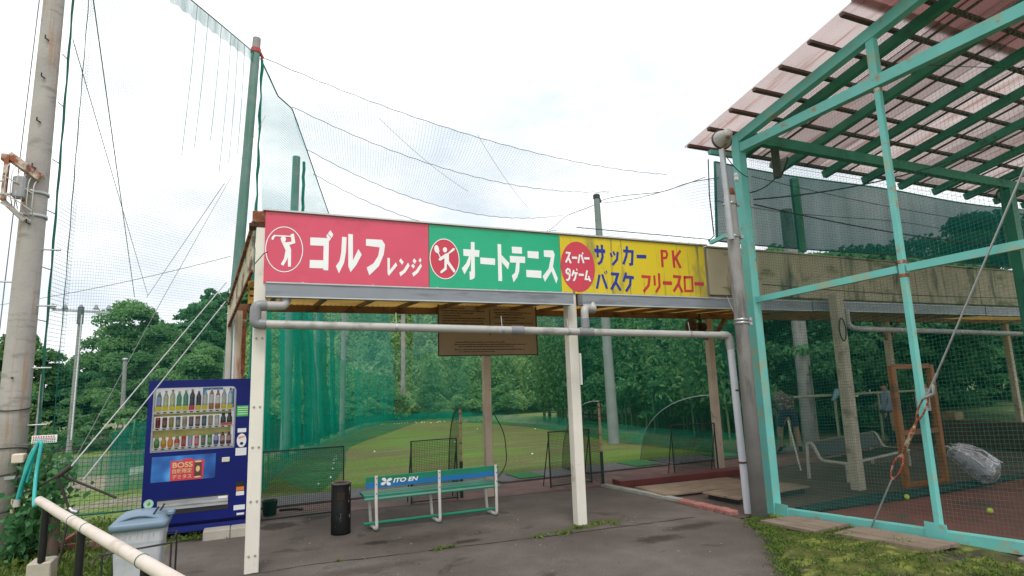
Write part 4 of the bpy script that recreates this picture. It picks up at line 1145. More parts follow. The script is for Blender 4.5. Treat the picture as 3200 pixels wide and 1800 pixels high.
# delivery flap, slots, stickers
b = MB(); b.box((-0.932, VY - 0.003, 0.289), (-0.151, VY + 0.0, 0.468)); b.build('flap_recess', mat('dark_recess', (0.02, 0.02, 0.025), 0.6), door)
FLAP = mat('silver_flap', (0.40, 0.41, 0.43), 0.3, 0.08, 5, metal=0.4, dirt=(0.55, 0.56, 0.58), dirt_at=0.56, dirt_scale=(2, 2, 9))
b = MB(); b.box((-0.922, VY - 0.012, 0.345), (-0.160, VY - 0.004, 0.452)); b.bar((-0.922, VY - 0.014, 0.395), (-0.160, VY - 0.014, 0.395), 0.014, 0.012); b.build('delivery_flap', FLAP, door)
b = MB(); b.box((-0.27, VY - 0.014, 0.422), (-0.17, VY - 0.0125, 0.447)); b.build('flap_label', WHITE, door)
b = MB(); b.bbox((-0.246, VY - 0.016, 0.855), (-0.158, VY - 0.001, 0.912), 0.004); b.build('coin_entry', mat('ivory_plate', (0.62, 0.60, 0.52), 0.4, 0.05, 5), door)
b = MB(); b.xzpoly([(-0.100, 1.405), (0.035, 1.405), (0.035, 1.540), (-0.100, 1.540)], VY - 0.004, 0.003); gs_ = b.build('green_sticker', mat('green_sticker', (0.05, 0.42, 0.08), 0.4, 0.08, 5), door)
b = MB()
for z in (1.43, 1.458, 1.486, 1.512):
    x = -0.085
    while x < 0.02:
        b.xzpoly([(x, z), (x + 0.008, z), (x + 0.008, z + 0.010), (x, z + 0.010)], VY - 0.006, 0.002)
        x += 0.013
b.build('sticker_print', WHITE, gs_)
PLW = mat('white_sticker', (0.72, 0.73, 0.76), 0.4, 0.05, 6)
b = MB(); b.xzpoly([(-0.095, 0.921), (0.031, 0.921), (0.031, 1.013), (-0.095, 1.013)], VY - 0.004, 0.003); b.xzpoly([(-0.092, 0.262), (0.036, 0.262), (0.036, 0.320), (-0.092, 0.320)], VY - 0.004, 0.003); b.build('white_sticker', PLW, door)
b = MB(); b.xzpoly(ellipse((-0.030, 1.105), 0.055, 0.085, 24), VY - 0.006, 0.005, 0); b.xzpoly([(-0.080, 1.205), (0.02, 1.205), (0.02, 1.255), (-0.080, 1.255)], VY - 0.006, 0.005, 0); b.xzpoly(ellipse((-0.028, 1.068), 0.020, 0.018, 16), VY - 0.008, 0.003, 1); b.xzpoly([(-0.065, 1.125), (0.005, 1.150), (0.005, 1.162), (-0.065, 1.150)], VY - 0.008, 0.003, 2)
b.build('coin_slot_plate', [PLW, BTN, mat('orange_print', (0.75, 0.25, 0.05), 0.4)], door)
b = MB(); b.xzpoly([(-0.074, 0.49), (0.021, 0.49), (0.021, 0.600), (-0.074, 0.600)], VY - 0.004, 0.003, 0); b.xzpoly([(-0.070, 0.492), (0.018, 0.492), (0.018, 0.540), (-0.070, 0.540)], VY - 0.006, 0.003, 1); b.xzpoly([(-0.070, 0.435), (0.021, 0.435), (0.021, 0.484), (-0.070, 0.484)], VY - 0.004, 0.003, 2)
b.build('change_tray', [BTN, mat('orange_flap', (0.70, 0.20, 0.04), 0.4, 0.1, 8), PLW], door)
b = MB(); b.xzpoly(ellipse((-1.012, 0.435), 0.052, 0.052, 28), VY - 0.004, 0.003, 0); b.xzpoly(ellipse((-1.012, 0.435), 0.041, 0.041, 28), VY - 0.006, 0.002, 1); b.xzpoly([(-1.020, 0.415), (-0.998, 0.418), (-0.990, 0.440), (-1.002, 0.462), (-1.010, 0.445), (-1.024, 0.44)], VY - 0.008, 0.002, 2); b.build('round_badge', [mat('badge_rim', (0.42, 0.62, 0.62), 0.4), mat('badge_face', (0.45, 0.68, 0.45), 0.4), mat('badge_mark', (0.08, 0.35, 0.15), 0.4)], door)
b = MB(); b.xzpoly([(-0.055, 0.200), (0.03, 0.200), (0.03, 0.225), (-0.055, 0.225)], VY - 0.004, 0.003, 0); b.build('white_tag', PLW, door)
# levelling blocks in front of the machine
for i, (xa, xb) in enumerate(((-0.405, -0.118), (-0.112, 0.10))):
    b = MB(); b.bbox((xa, 8.20, -0.01), (xb, 8.42, 0.105), 0.008)
    tag(b.build('concrete_block', mat('pale_block', (0.40, 0.37, 0.32), 0.85, 0.15, 5, bump=0.3)), ('pale concrete block below the coin side of the vending machine' if i else 'pale concrete block below the middle of the vending machine'), 'block', 'blocks at the vending machine foot')

# ------------------------------------------------------------------ rubbish bin in a wire stand
tb = thing('rubbish_bin', 'pale grey plastic bin with a blue-grey lid beside the handrail', 'bin', (-0.73, 6.0, 0))
BIN = mat('pale_grey_plastic', (0.50, 0.51, 0.55), 0.4, 0.05, 4, dirt=(0.40, 0.41, 0.44), dirt_at=0.6)
LID = mat('blue_grey_plastic', (0.155, 0.225, 0.30), 0.38, 0.06, 4)
bx0, bx1, by0, by1, bt = -0.955, -0.580, 5.92, 6.30, 0.655
b = MB()
def rrect(x0, x1, y0, y1, z, r, k=4):
    out = []
    for cx, cy, a0 in ((x1 - r, y0 + r, -90), (x1 - r, y1 - r, 0), (x0 + r, y1 - r, 90), (x0 + r, y0 + r, 180)):
        for i in range(k + 1):
            a = rad(a0 + 90 * i / k)
            out.append((cx + r * math.cos(a), cy + r * math.sin(a), z))
    return out
def loft(b, rings, mi=0, smooth=False, caps=True):
    n = len(rings[0])
    vs = [p for r in rings for p in r]
    fs = []
    for i in range(len(rings) - 1):
        for k in range(n):
            l = (k + 1) % n
            fs.append((i * n + k, i * n + l, (i + 1) * n + l, (i + 1) * n + k))
    if caps:
        fs.append(tuple(range(n - 1, -1, -1))); fs.append(tuple((len(rings) - 1) * n + k for k in range(n)))
    b.add(vs, fs, mi, smooth)
def inset(d):
    return (bx0 + d, bx1 - d, by0 + d, by1 - d)
loft(b, [rrect(*inset(0.045), 0.0, 0.03), rrect(*inset(0.012), 0.50, 0.03), rrect(*inset(0.008), 0.52, 0.03), rrect(*inset(0.0), bt - 0.01, 0.03), rrect(*inset(0.0), bt, 0.03)])
body = b.build('body', BIN, tb)
for i in range(4):
    xx = bx0 + 0.045 + i * 0.083
    b = MB(); b.box((xx, by0 - 0.006, 0.565), (xx + 0.004, by0 + 0.012, 0.628)); b.box((xx + 0.05, by0 - 0.006, 0.565), (xx + 0.054, by0 + 0.012, 0.628)); b.box((xx + 0.0042, by0 - 0.0055, 0.624), (xx + 0.0498, by0 + 0.012, 0.630)); b.build('rib', BIN, body)
b = MB()
loft(b, [rrect(*inset(-0.018), bt - 0.035, 0.035), rrect(*inset(-0.022), bt + 0.012, 0.035), rrect(*inset(-0.012), bt + 0.022, 0.035), rrect(*inset(0.005), bt + 0.040, 0.04), rrect(*inset(0.05), bt + 0.075, 0.05), rrect(*inset(0.11), bt + 0.092, 0.05), rrect(*inset(0.17), bt + 0.097, 0.02)], smooth=True)
lid = b.build('lid', LID, tb)
b = MB()
b.tube([(bx0 + 0.02, by0 + 0.02, bt + 0.03)] + [(bx0 + 0.02 + 0.33 * u, by0 + 0.02, bt + 0.03 + 0.045 * math.sin(math.pi * u)) for u in np.linspace(0.1, 0.9, 7)] + [(bx1 - 0.02, by0 + 0.02, bt + 0.03)], 0.012, 6)
b.build('lid_ridge', LID, lid)
b = MB(); b.bbox((bx1 + 0.0, by0 + 0.12, bt + 0.035), (bx1 + 0.055, by1 - 0.12, bt + 0.075), 0.01); b.build('handle', LID, lid)
for k in range(2):
    b = MB(); b.tube([(bx1 - 0.09 + k * 0.03, by0 + 0.05 + k * 0.12, bt + 0.07), (bx1 - 0.055 + k * 0.03, by0 + 0.05 + k * 0.12, bt + 0.13)], 0.008, 6); b.build('lid_hook', mat('navy_hook', (0.03, 0.04, 0.07), 0.5), lid)
st = thing('bin_stand', 'thin black wire stand around the pale grey bin', 'stand', (-0.73, 6.0, 0))
b = MB(); e_ = 0.04
ring_ = [(bx0 - e_, by0 - e_, 0.47), (bx1 + e_ + 0.02, by0 - e_, 0.50), (bx1 + e_ + 0.02, by1 + e_, 0.50), (bx0 - e_, by1 + e_, 0.47)]
b.tube(ring_, 0.0085, 6, closed=True, smooth=False); b.build('hoop', DARKMETAL, st)
for p in ring_:
    b = MB(); b.tube([(p[0], p[1], 0.0), p], 0.0085, 6); b.build('leg', DARKMETAL, st)

# ------------------------------------------------------------------ handrail
hr = thing('handrail', 'handrail of pale foam-covered pipe on black posts', 'handrail', (-1.1, 5.8, 0))
FOAM = mat('pale_foam_pipe', (0.60, 0.52, 0.46), 0.6, 0.08, 4, dirt=(0.44, 0.37, 0.31), dirt_at=0.62)
ra, rb_ = V((-1.665, 7.0, 0.745)), V((-0.20, 3.50, 0.745))
b = MB(); b.tube([ra + V((-0.06, 0.07, 0.03)), ra + V((0.03, -0.08, 0.01)), ra + (rb_ - ra) * 0.16, rb_], 0.039, 14); rl = b.build('rail', FOAM, hr)
for u in (0.42, 0.78, 0.30):
    p = ra + (rb_ - ra) * u; d = (rb_ - ra).normalized()
    b = MB(); b.tube([p - d * 0.004, p + d * 0.004], 0.0425, 14); b.build('tie', ROPEG, rl)
for u, zz in ((0.02, 0.16), (0.385, 0.0), (0.80, 0.0)):
    p = ra + (rb_ - ra) * u
    b = MB(); b.tube([(p.x, p.y, zz), (p.x, p.y, 0.72)], 0.030, 12); b.build('post', mat('black_pipe', (0.010, 0.010, 0.011), 0.35, 0.1, 6), hr)
b = MB(); b.bbox((-1.735, 6.90, -0.05), (-1.555, 7.14, 0.255), 0.01); tag(b.build('footing_block', mat('footing_concrete', (0.46, 0.41, 0.34), 0.85, 0.12, 5, bump=0.2)), 'square pale concrete footing under the end handrail post', 'block')

# ------------------------------------------------------------------ green bench seen from behind
bn = thing('bench', 'green bench with white legs and a blue striped backrest facing the range', 'bench', (2.2, 7.65, 0))
BG = mat('green_bench_plank', (0.010, 0.215, 0.125), 0.42, 0.12, 3, dirt=(0.03, 0.16, 0.10), dirt_at=0.62)
BLU = mat('blue_bench_stripe', (0.012, 0.17, 0.42), 0.42, 0.1, 3)
LEGW = mat('white_bench_leg', (0.68, 0.66, 0.62), 0.42, 0.08, 5, dirt=(0.35, 0.28, 0.22), dirt_at=0.70)
b = MB(); b.bbox((1.355, 7.505, 0.512), (3.075, 7.530, 0.645), 0.005); bs = b.build('backrest', BG, bn)
b = MB(); b.box((1.357, 7.5025, 0.515), (3.073, 7.5045, 0.578)); b.build('blue_stripe', BLU, bs)
for i, y in enumerate((7.58, 7.70, 7.82)):
    b = MB(); b.bbox((1.345, y - 0.054, 0.390), (3.085, y + 0.054, 0.428), 0.006); b.build('seat_plank', BG, bn)
b = MB(); b.bbox((1.344, 7.510, 0.366), (3.086, 7.5245, 0.430), 0.004); b.build('seat_apron', BG, bn)
b = MB(); b.box((1.342, 7.506, 0.384), (3.088, 7.5095, 0.402)); b.build('seat_edge', mat('pale_green_edge', (0.22, 0.36, 0.30), 0.5, 0.1, 5), bn)
b = MB(); b.tube([(1.36, 7.68, 0.075), (3.10, 7.66, 0.075)], 0.019, 10); b.build('foot_bar', BG, bn)
for xx in (1.475, 2.265, 3.035):
    b = MB(); b.tube(bend([(xx, 7.490, 0.655), (xx, 7.490, 0.36), (xx + 0.02, 7.545, 0.022), (xx + 0.005, 7.84, 0.022), (xx - 0.02, 7.86, 0.395)], 0.055), 0.0195, 10); lg = b.build('leg', LEGW, bn)
    for z in (0.63, 0.56, 0.45):
        b = MB(); b.lathe([(0.007, 0), (0.007, 0.003)], (xx, 7.470, z), 8, axis='y'); b.build('bolt', DARKMETAL, lg)
text_mesh('lettering', 'ITO EN', 0.066, WHITE, bs, 1.682, 0.556, 7.500, width=0.315, bold=0.0022, shear=0.22, depth=0.001)
b = MB()
for k, a in enumerate((35, 125, 215, 305)):
    ca, sa = math.cos(rad(a)), math.sin(rad(a))
    ps_ = []
    for i in range(20):
        t_ = 2 * math.pi * i / 20
        u, v_ = 0.036 + 0.032 * math.cos(t_), 0.024 * math.sin(t_) * (0.8 + 0.3 * math.cos(t_))
        ps_.append((1.600 + 1.15 * (u * ca - v_ * sa), 0.577 + 0.82 * (u * sa + v_ * ca)))
    b.xzpoly(ps_, 7.4995 - k * 0.0003, 0.001)
b.build('clover_logo', WHITE, bs)

# ------------------------------------------------------------------ black cylindrical ash bin
ab_ = thing('ash_bin', 'black cylindrical ash bin with chipped paint next to the bench', 'ash bin', (1.095, 7.70, 0))
ABM = mat('chipped_black_paint', (0.007, 0.0065, 0.0065), 0.55, 0.2, 6, spec=0.2, dirt=(0.50, 0.49, 0.47), dirt_at=0.70, dirt_scale=(22, 22, 7), dirt2=(0.30, 0.29, 0.28), dirt2_at=0.72, dirt2_scale=(40, 40, 16))
b = MB(); b.lathe([(0.113, 0.0), (0.115, 0.02), (0.115, 0.575)], (1.095, 7.70, 0), 28); sh_ = b.build('body', ABM, ab_)
b = MB(); b.lathe([(0.119, 0.570), (0.121, 0.580), (0.119, 0.592), (0.095, 0.592), (0.090, 0.575)], (1.095, 7.70, 0), 28); b.build('rim', mat('dull_rim', (0.13, 0.10, 0.09), 0.5, 0.2, 9), ab_)
b = MB()
for i in range(5):
    a0, a1 = rad(238 + i * 9), rad(247 + i * 9)
    q = [(1.095 + 0.117 * math.cos(a), 7.70 + 0.117 * math.sin(a)) for a in (a0, a1)]
    b.add([(q[0][0], q[0][1], 0.40), (q[1][0], q[1][1], 0.40), (q[1][0], q[1][1], 0.49), (q[0][0], q[0][1], 0.49)], [(0, 1, 2, 3)])
b.build('opening', mat('brown_opening', (0.035, 0.022, 0.016), 0.8), sh_)

# ------------------------------------------------------------------ range furniture: ball-stop frames, dividers, mats, bucket
NETD = netmat('dark_green_net', (0.012, 0.045, 0.035), 0.026, 0.13, 0.06)
NETB = netmat('black_green_net', (0.010, 0.030, 0.026), 0.03, 0.13, 0.22)
def stop_frame(label, p, q, h, lean=0.25, legs=True):
    p, q = V(p), V(q)
    r = thing('ball_stop_frame', label, 'net frame', (p + q) / 2, 'ball stop frames in the bays')
    d = (q - p).normalized(); nr = V((-d.y, d.x, 0))
    up = V((0, 0, h)) + nr * 0.02
    b = MB(); b.tube([p, p + up, q + up, q], 0.014, 8, smooth=False); b.tube([p + V((0, 0, 0.03)), q + V((0, 0, 0.03))], 0.011, 8); b.build('frame', BLACKG, r)
    if legs:
        for c in (p, q):
            b = MB(); b.tube([c + V((0, 0, h * 0.96)), c + nr * lean], 0.009, 6); b.build('stay', BLACKG, r)
            b = MB(); b.tube([c, c + nr * lean], 0.008, 6); b.build('foot', BLACKG, r)
    W = (q - p).length
    sheet('net', lambda u, v: p.lerp(q, u) + V((0, 0, 0.03)) + up * (v * 0.955) + nr * 0.02 * math.sin(math.pi * u), 8, 8, NETD, r, W, h)
    return r
stop_frame('wide dark net frame standing behind the left post', (0.20, 8.93, 0), (1.30, 8.93, 0), 0.90, legs=False)
stop_frame('dark net frame standing behind the left half of the bench', (2.28, 8.95, 0), (2.99, 8.95, 0), 0.90)
stop_frame('dark net frame half hidden by the middle cream post', (4.60, 8.98, 0), (5.40, 9.02, 0), 0.89)
stop_frame('dark net frame standing left of the right tan post', (6.97, 8.80, 0), (7.80, 8.62, 0), 0.87)
ROPEW = mat('rope_wrapped_post', (0.42, 0.33, 0.20), 0.8, 0.2, 20, dirt=(0.10, 0.07, 0.04), dirt_at=0.55, dirt_scale=(2, 2, 26))
def divider(label, x, y, dx, h=1.36, ln=1.95, lower=True):
    r = thing('bay_divider', label, 'bay divider', (x, y, 0), 'bay dividers of the range')
    b = MB(); b.tube([(x, y, 0), (x, y, h * 0.40)], 0.026, 10); b.build('post_base', BLACKG, r)
    b = MB(); b.tube([(x, y, h * 0.40), (x, y, h)], 0.021, 10); b.build('post', ROPEW, r)
    b = MB()
    arc = [(x + dx * t_, y + ln * (1 - (1 - t_) ** 1.0) * 1.0, h * math.sqrt(max(0, 1 - t_ ** 2.2))) for t_ in np.linspace(0, 1, 18)]
    b.tube(arc, 0.009, 6); b.build('hoop', STEEL if lower else BLACKG, r)
    def fn(u, v):
        k = 0.0 + u
        return (x + dx * k, y + ln * k, max(0.02, h * math.sqrt(max(0, 1 - k ** 2.2)) * v))
    sheet('net', fn, 14, 8, NETB, r, ln, h)
    return r
divider('quarter-round net divider with rope-wrapped post behind the bench', 3.08, 9.02, 0.42, lower=False)
divider('quarter-round net divider with rope-wrapped post right of the middle post', 5.42, 8.70, 0.30)
divider('quarter-round net divider beside the right tan post', 8.16, 8.90, -0.45)
RUBBER = mat('grey_rubber_mat', (0.12, 0.115, 0.118), 0.8, 0.15, 6)
TURFM = mat('green_turf_mat', (0.035, 0.19, 0.055), 0.9, 0.25, 30, bump=0.5)
for i, (xa, xb) in enumerate(((0.25, 2.6), (2.7, 4.05), (4.10, 5.75), (5.85, 7.70), (7.8, 10.4), (10.5, 13.0))):
    b = MB(); b.bbox((xa, 9.84 + 0.02 * (i % 2), 0.004), (xb, 10.68, 0.034), 0.006)
    tag(b.build('tee_mat', RUBBER), ['grey rubber tee mat behind the ash bin', 'grey rubber tee mat behind the bench', 'grey rubber tee mat behind the middle cream post', 'grey rubber tee mat left of the right-hand divider', 'grey rubber tee mat behind the concrete pole', 'grey rubber tee mat beyond the cage net'][i], 'mat', 'rubber tee mats')
for i, (xa, xb) in enumerate(((4.48, 4.98), (6.95, 7.55), (9.1, 9.7))):
    b = MB(); b.bbox((xa, 9.92, 0.035), (xb, 10.60, 0.050), 0.005)
    tag(b.build('turf_mat', TURFM), ['green turf hitting mat beside the bench end', 'green turf hitting mat between the net dividers', 'green turf hitting mat behind the right concrete pole'][i], 'mat', 'turf hitting mats')
bk = thing('ball_bucket', 'dark green ball bucket on the bay floor behind the left post', 'bucket', (0.36, 9.35, 0.004))
b = MB(); b.lathe([(0.085, 0.0), (0.105, 0.19), (0.112, 0.20), (0.105, 0.205), (0.095, 0.19), (0.08, 0.02)], (0.36, 9.35, 0.004), 18); b.build('bucket_body', mat('dark_green_plastic', (0.010, 0.06, 0.035), 0.5), bk)
b = MB(); b.tube([(0.255, 9.35, 0.20)] + [(0.36 - 0.105 * math.cos(a), 9.35 - 0.06 * math.sin(a), 0.205 + 0.02 * math.sin(a)) for a in np.linspace(0.2, 2.9, 8)] + [(0.465, 9.35, 0.20)], 0.004, 6); b.build('handle', STEEL, bk)
b = MB(); b.tube([(0.50, 9.55, 0.02), (0.72, 9.50, 0.02), (0.80, 9.42, 0.02)], 0.018, 8); tag(b.build('rubber_tee', DARKMETAL), 'short black rubber tube lying by the ball bucket', 'tube')
# wooden boards and the dark red step inside the right bay
WOODB = mat('weathered_board', (0.25, 0.185, 0.13), 0.8, 0.2, 3, dirt=(0.16, 0.12, 0.09), dirt_at=0.58, dirt_scale=(1.2, 9, 9), bump=0.25)
REDST = mat('dark_red_board', (0.125, 0.030, 0.026), 0.6, 0.2, 4)
b = MB(); b.bar((5.52, 8.45, 0.055), (8.05, 8.28, 0.055), 0.28, 0.105); tag(b.build('step', REDST), 'low dark red wooden step at the back of the right bay', 'step')
for i, (c, sx, sy, a, z) in enumerate((((6.45, 7.60), 1.75, 0.80, -4, 0.03), ((6.75, 6.72), 1.5, 0.62, 5, 0.07))):
    b = MB()
    M_ = Matrix.Rotation(rad(a), 3, 'Z')
    vs = [M_ @ V((u * sx / 2, v_ * sy / 2, 0)) + V((c[0], c[1], 0)) for u, v_ in ((-1, -1), (1, -1), (1, 1), (-1, 1))]
    b.add([(p.x, p.y, z) for p in vs] + [(p.x, p.y, z + 0.022) for p in vs], [(3, 2, 1, 0), (4, 5, 6, 7), (0, 1, 5, 4), (1, 2, 6, 5), (2, 3, 7, 6), (3, 0, 4, 7)])
    b.add([(p.x * 0.9 + c[0] * 0.1, p.y * 0.9 + c[1] * 0.1, 0.0) for p in vs] + [(p.x * 0.9 + c[0] * 0.1, p.y * 0.9 + c[1] * 0.1, z) for p in vs], [(0, 1, 5, 4), (1, 2, 6, 5), (2, 3, 7, 6), (3, 0, 4, 7)], 1)
    tag(b.build('floor_board', [WOODB, DARKMETAL]), ['wide plywood board on the floor in front of the red step', 'plywood board on the floor nearest the white downpipe'][i], 'board', 'plywood boards on the floor')
# golf balls on the turf
BALL = mat('white_ball', (0.78, 0.78, 0.76), 0.4, 0.03, 9)
b = MB(); b.lathe([(0.0005, -0.0215), (0.0108, -0.0186), (0.0186, -0.0108), (0.0215, 0), (0.0186, 0.0108), (0.0108, 0.0186), (0.0005, 0.0215)], (0, 0, 0), 10)
ball0 = b.build('golf_ball', BALL, origin=(0, 0, 0))
tag(ball0, 'white golf ball lying on the range turf', 'ball', 'golf balls on the range')
spots = [(1.55, 12.3), (1.75, 13.6), (1.90, 14.6), (2.0, 15.3), (2.08, 15.5), (1.5, 11.4), (2.15, 16.1), (3.2, 16.5), (2.25, 11.1), (7.2, 18.5), (8.2, 22.0), (5.8, 17.5), (6.3, 13.2), (2.6, 11.3), (9.8, 20.2), (1.25, 11.6)]
for i in range(34):
    u = i / 33
    spots.append((5.2 + 5.2 * u + random.uniform(-.3, .3), 29.2 - 2.4 * u + random.uniform(-.5, .5)))
for i, (x, y) in enumerate(spots):
    o = ball0 if i == 0 else ball0.copy()
    if i:
        COL.objects.link(o)
    o.location = (x, y, 0.03)
    o['label'] = 'white golf ball lying along the far green edge of the range' if y > 25 else ('white golf ball near the left net skirt of the range' if x < 3.3 else 'white golf ball lying alone out on the range turf')
    o.scale = (1.05, 1.05, 1.05)
# ------------------------------------------------------------------ teal cage with its translucent roof
cg = thing('ball_cage', 'teal steel ball cage with a corrugated translucent roof', 'cage', (9.0, 3.5, 0))
XW = 6.0
KS = 0.20
def zr(y, z0=4.93):
    return z0 + KS * (5.72 - y)
def cbar(name, p, q, w, h, m, up=(0, 0, 1), parent=None):
    b = MB(); b.bar(p, q, w, h, up); return b.build(name, m, parent or cg)
cpz = 4.90
b = MB(); b.bbox((XW - 0.065, 5.655, 0.0), (XW + 0.065, 5.785, cpz), 0.006); cp = b.build('corner_post', TEAL, cg)
b = MB(); b.box((XW - 0.10, 5.60, -0.005), (XW + 0.10, 5.84, 0.012)); b.build('base_plate', TEAL, cp)
b = MB(); b.bbox((XW - 0.030, 3.730, 0.16), (XW + 0.030, 3.790, 4.66), 0.006); b.build('wall_post', TEAL, cg)
b = MB(); b.bbox((XW - 0.041, 3.715, 4.78), (XW + 0.041, 3.805, 5.24), 0.005); b.build('king_post', TEAL, cg)
for zz in (2.64, 2.78, 4.63):
    b = MB(); b.bbox((XW - 0.033, 3.727, zz - 0.02), (XW + 0.033, 3.793, zz + 0.02), 0.004); b.build('weld_collar', RUSTP, cg)
cbar('sill_beam', (XW, 5.655, 0.052), (XW, 2.9, 0.212), 0.10, 0.10, TEAL)
cbar('sill_beam', (XW, 2.9, 0.212), (XW, -1.5, 0.24), 0.10, 0.10, TEAL)
cbar('rail', (XW, 5.655, 2.665), (XW, 3.81, 2.71), 0.055, 0.075, TEAL)
cbar('rail', (XW, 3.71, 2.711), (XW, -1.5, 2.78), 0.055, 0.075, TEAL)
cbar('top_rafter', (XW, 5.76, zr(5.76, 4.875)), (XW, -1.5, zr(-1.5, 4.875)), 0.10, 0.13, TEAL)
cbar('tie_beam', (XW, 5.66, 4.735), (XW, -1.5, 4.70), 0.09, 0.12, TEAL)
# eave beam and rafters behind the wall
cbar('eave_beam', (XW + 0.07, 5.50, 4.80), (15.0, 5.50, 4.80), 0.10, 0.14, GREENST)
xr = 6.42
while xr < 15:
    cbar('rafter', (xr, 6.20, zr(6.20, 4.90)), (xr, -1.5, zr(-1.5, 4.90)), 0.085, 0.11, GREENST)
    xr += 0.923
# purlins and battens in dark brown
yp = 6.16
while yp > -1.2:
    cbar('purlin', (5.532, yp, zr(yp, 4.985)), (15.2, yp, zr(yp, 4.985)), 0.048, 0.042, PURLIN, up=(0, KS, 1))
    yp -= 0.405
xr = 6.88
while xr < 15:
    cbar('batten', (xr, 6.15, zr(6.15, 4.972)), (xr, -1.4, zr(-1.4, 4.972)), 0.026, 0.02, PURLIN)
    xr += 0.923
# corrugated sheets: each sheet its own part, lapping the next
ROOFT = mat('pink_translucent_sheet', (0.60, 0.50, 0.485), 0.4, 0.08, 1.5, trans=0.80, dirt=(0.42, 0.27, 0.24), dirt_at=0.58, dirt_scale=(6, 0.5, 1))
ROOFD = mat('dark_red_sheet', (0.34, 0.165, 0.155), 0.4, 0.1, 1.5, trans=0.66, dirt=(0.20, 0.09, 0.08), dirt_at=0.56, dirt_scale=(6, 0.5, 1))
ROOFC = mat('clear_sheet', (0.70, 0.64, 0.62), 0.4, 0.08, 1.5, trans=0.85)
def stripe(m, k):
    # dark stripes at the corrugation pitch: valley grime plus painted-in ridge shading
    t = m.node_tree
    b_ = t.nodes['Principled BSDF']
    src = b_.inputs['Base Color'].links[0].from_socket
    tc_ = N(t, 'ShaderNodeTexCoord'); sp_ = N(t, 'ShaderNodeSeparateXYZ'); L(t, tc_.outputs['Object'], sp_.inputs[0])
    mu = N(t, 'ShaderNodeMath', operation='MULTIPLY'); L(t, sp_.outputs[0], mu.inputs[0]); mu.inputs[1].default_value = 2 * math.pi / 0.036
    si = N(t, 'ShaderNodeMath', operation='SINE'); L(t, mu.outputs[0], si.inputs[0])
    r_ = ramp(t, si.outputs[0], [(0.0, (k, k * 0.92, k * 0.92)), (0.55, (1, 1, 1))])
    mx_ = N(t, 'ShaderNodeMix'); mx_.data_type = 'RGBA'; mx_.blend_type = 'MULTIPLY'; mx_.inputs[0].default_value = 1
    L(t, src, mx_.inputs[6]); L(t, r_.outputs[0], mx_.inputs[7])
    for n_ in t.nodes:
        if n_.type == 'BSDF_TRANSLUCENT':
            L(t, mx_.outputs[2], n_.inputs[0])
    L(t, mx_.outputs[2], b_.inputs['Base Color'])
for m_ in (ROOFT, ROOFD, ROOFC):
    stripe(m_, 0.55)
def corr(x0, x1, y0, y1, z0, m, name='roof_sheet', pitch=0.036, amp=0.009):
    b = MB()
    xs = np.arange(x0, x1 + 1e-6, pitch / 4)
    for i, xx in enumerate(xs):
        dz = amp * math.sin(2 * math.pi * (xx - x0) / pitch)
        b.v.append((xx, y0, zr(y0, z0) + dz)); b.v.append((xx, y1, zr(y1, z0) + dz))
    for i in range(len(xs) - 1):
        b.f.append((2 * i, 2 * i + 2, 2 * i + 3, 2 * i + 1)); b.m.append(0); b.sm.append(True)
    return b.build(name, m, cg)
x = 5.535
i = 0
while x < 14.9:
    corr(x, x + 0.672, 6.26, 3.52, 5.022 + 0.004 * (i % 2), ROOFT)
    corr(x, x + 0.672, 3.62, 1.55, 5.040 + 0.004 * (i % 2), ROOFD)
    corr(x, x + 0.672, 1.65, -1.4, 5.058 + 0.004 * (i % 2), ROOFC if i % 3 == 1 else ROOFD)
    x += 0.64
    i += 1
# dark green posts far inside
for px in (11.95,):
    b = MB(); b.bbox((px - 0.09, 5.46, 0.0), (px + 0.09, 5.62, 4.75), 0.006); b.build('inner_post', GREENST, cg)
b = MB(); b.bbox((6.62, 5.66, 4.40), (6.70, 5.74, 4.95), 0.004); b.build('lamp_hanger', PURLIN, cg)
cbar('outrigger', (6.02, 5.78, 3.66), (6.02, 6.42, 3.60), 0.05, 0.05, TEAL)
cbar('outrigger', (5.80, 6.05, 4.80), (6.40, 6.05, 4.80), 0.06, 0.06, TEAL)
b = MB(); b.box((XW - 0.058, 5.46, 0.0), (XW - 0.050, 5.64, 0.16)); b.build('splice_plate', TEAL, cg)
b = MB(); b.box((XW - 0.060, 3.66, 0.09), (XW - 0.0505, 3.86, 0.28)); b.build('splice_plate', TEAL, cg)
# nets of the cage
NETC = netmat('cage_net', (0.05, 0.24, 0.19), 0.037, 0.055, 0.0)
NETI = netmat('inner_cage_net', (0.015, 0.12, 0.09), 0.037, 0.055, 0.07)
def wall_net(u, v):
    y = 5.65 - 6.4 * u
    zb = 0.10 + 0.14 * min(1, (5.65 - y) / 2.75)
    zt_ = zr(y, 4.80)
    return (XW + 0.05 + 0.02 * math.sin(9 * u) * math.sin(math.pi * v), y, zb + (zt_ - zb) * v)
sheet('wall_net', wall_net, 24, 16, NETC, cg, 6.4, 5.1)
def back_net(u, v):
    x = 6.07 + 8.6 * u
    return (x, 5.62 + 0.05 * math.sin(14 * u) * math.sin(math.pi * v), 0.02 + 4.70 * v)
sheet('back_net', back_net, 40, 16, NETI, cg, 8.6, 4.7)
# bunched foot of the back net lying on the floor
b = MB()
for k in range(3):
    b.tube([(6.25 + 6.2 * u, 5.60 + 0.05 * math.sin(7 * u + k) - 0.05 * k, 0.035 + 0.012 * math.sin(13 * u + k)) for u in np.linspace(0, 1, 40)], [0.028 + 0.02 * abs(math.sin(5 * u + k)) for u in np.linspace(0, 1, 40)], 7)
b.build('net_foot', mat('bunched_net', (0.010, 0.04, 0.032), 0.9, 0.4, 20), cg)
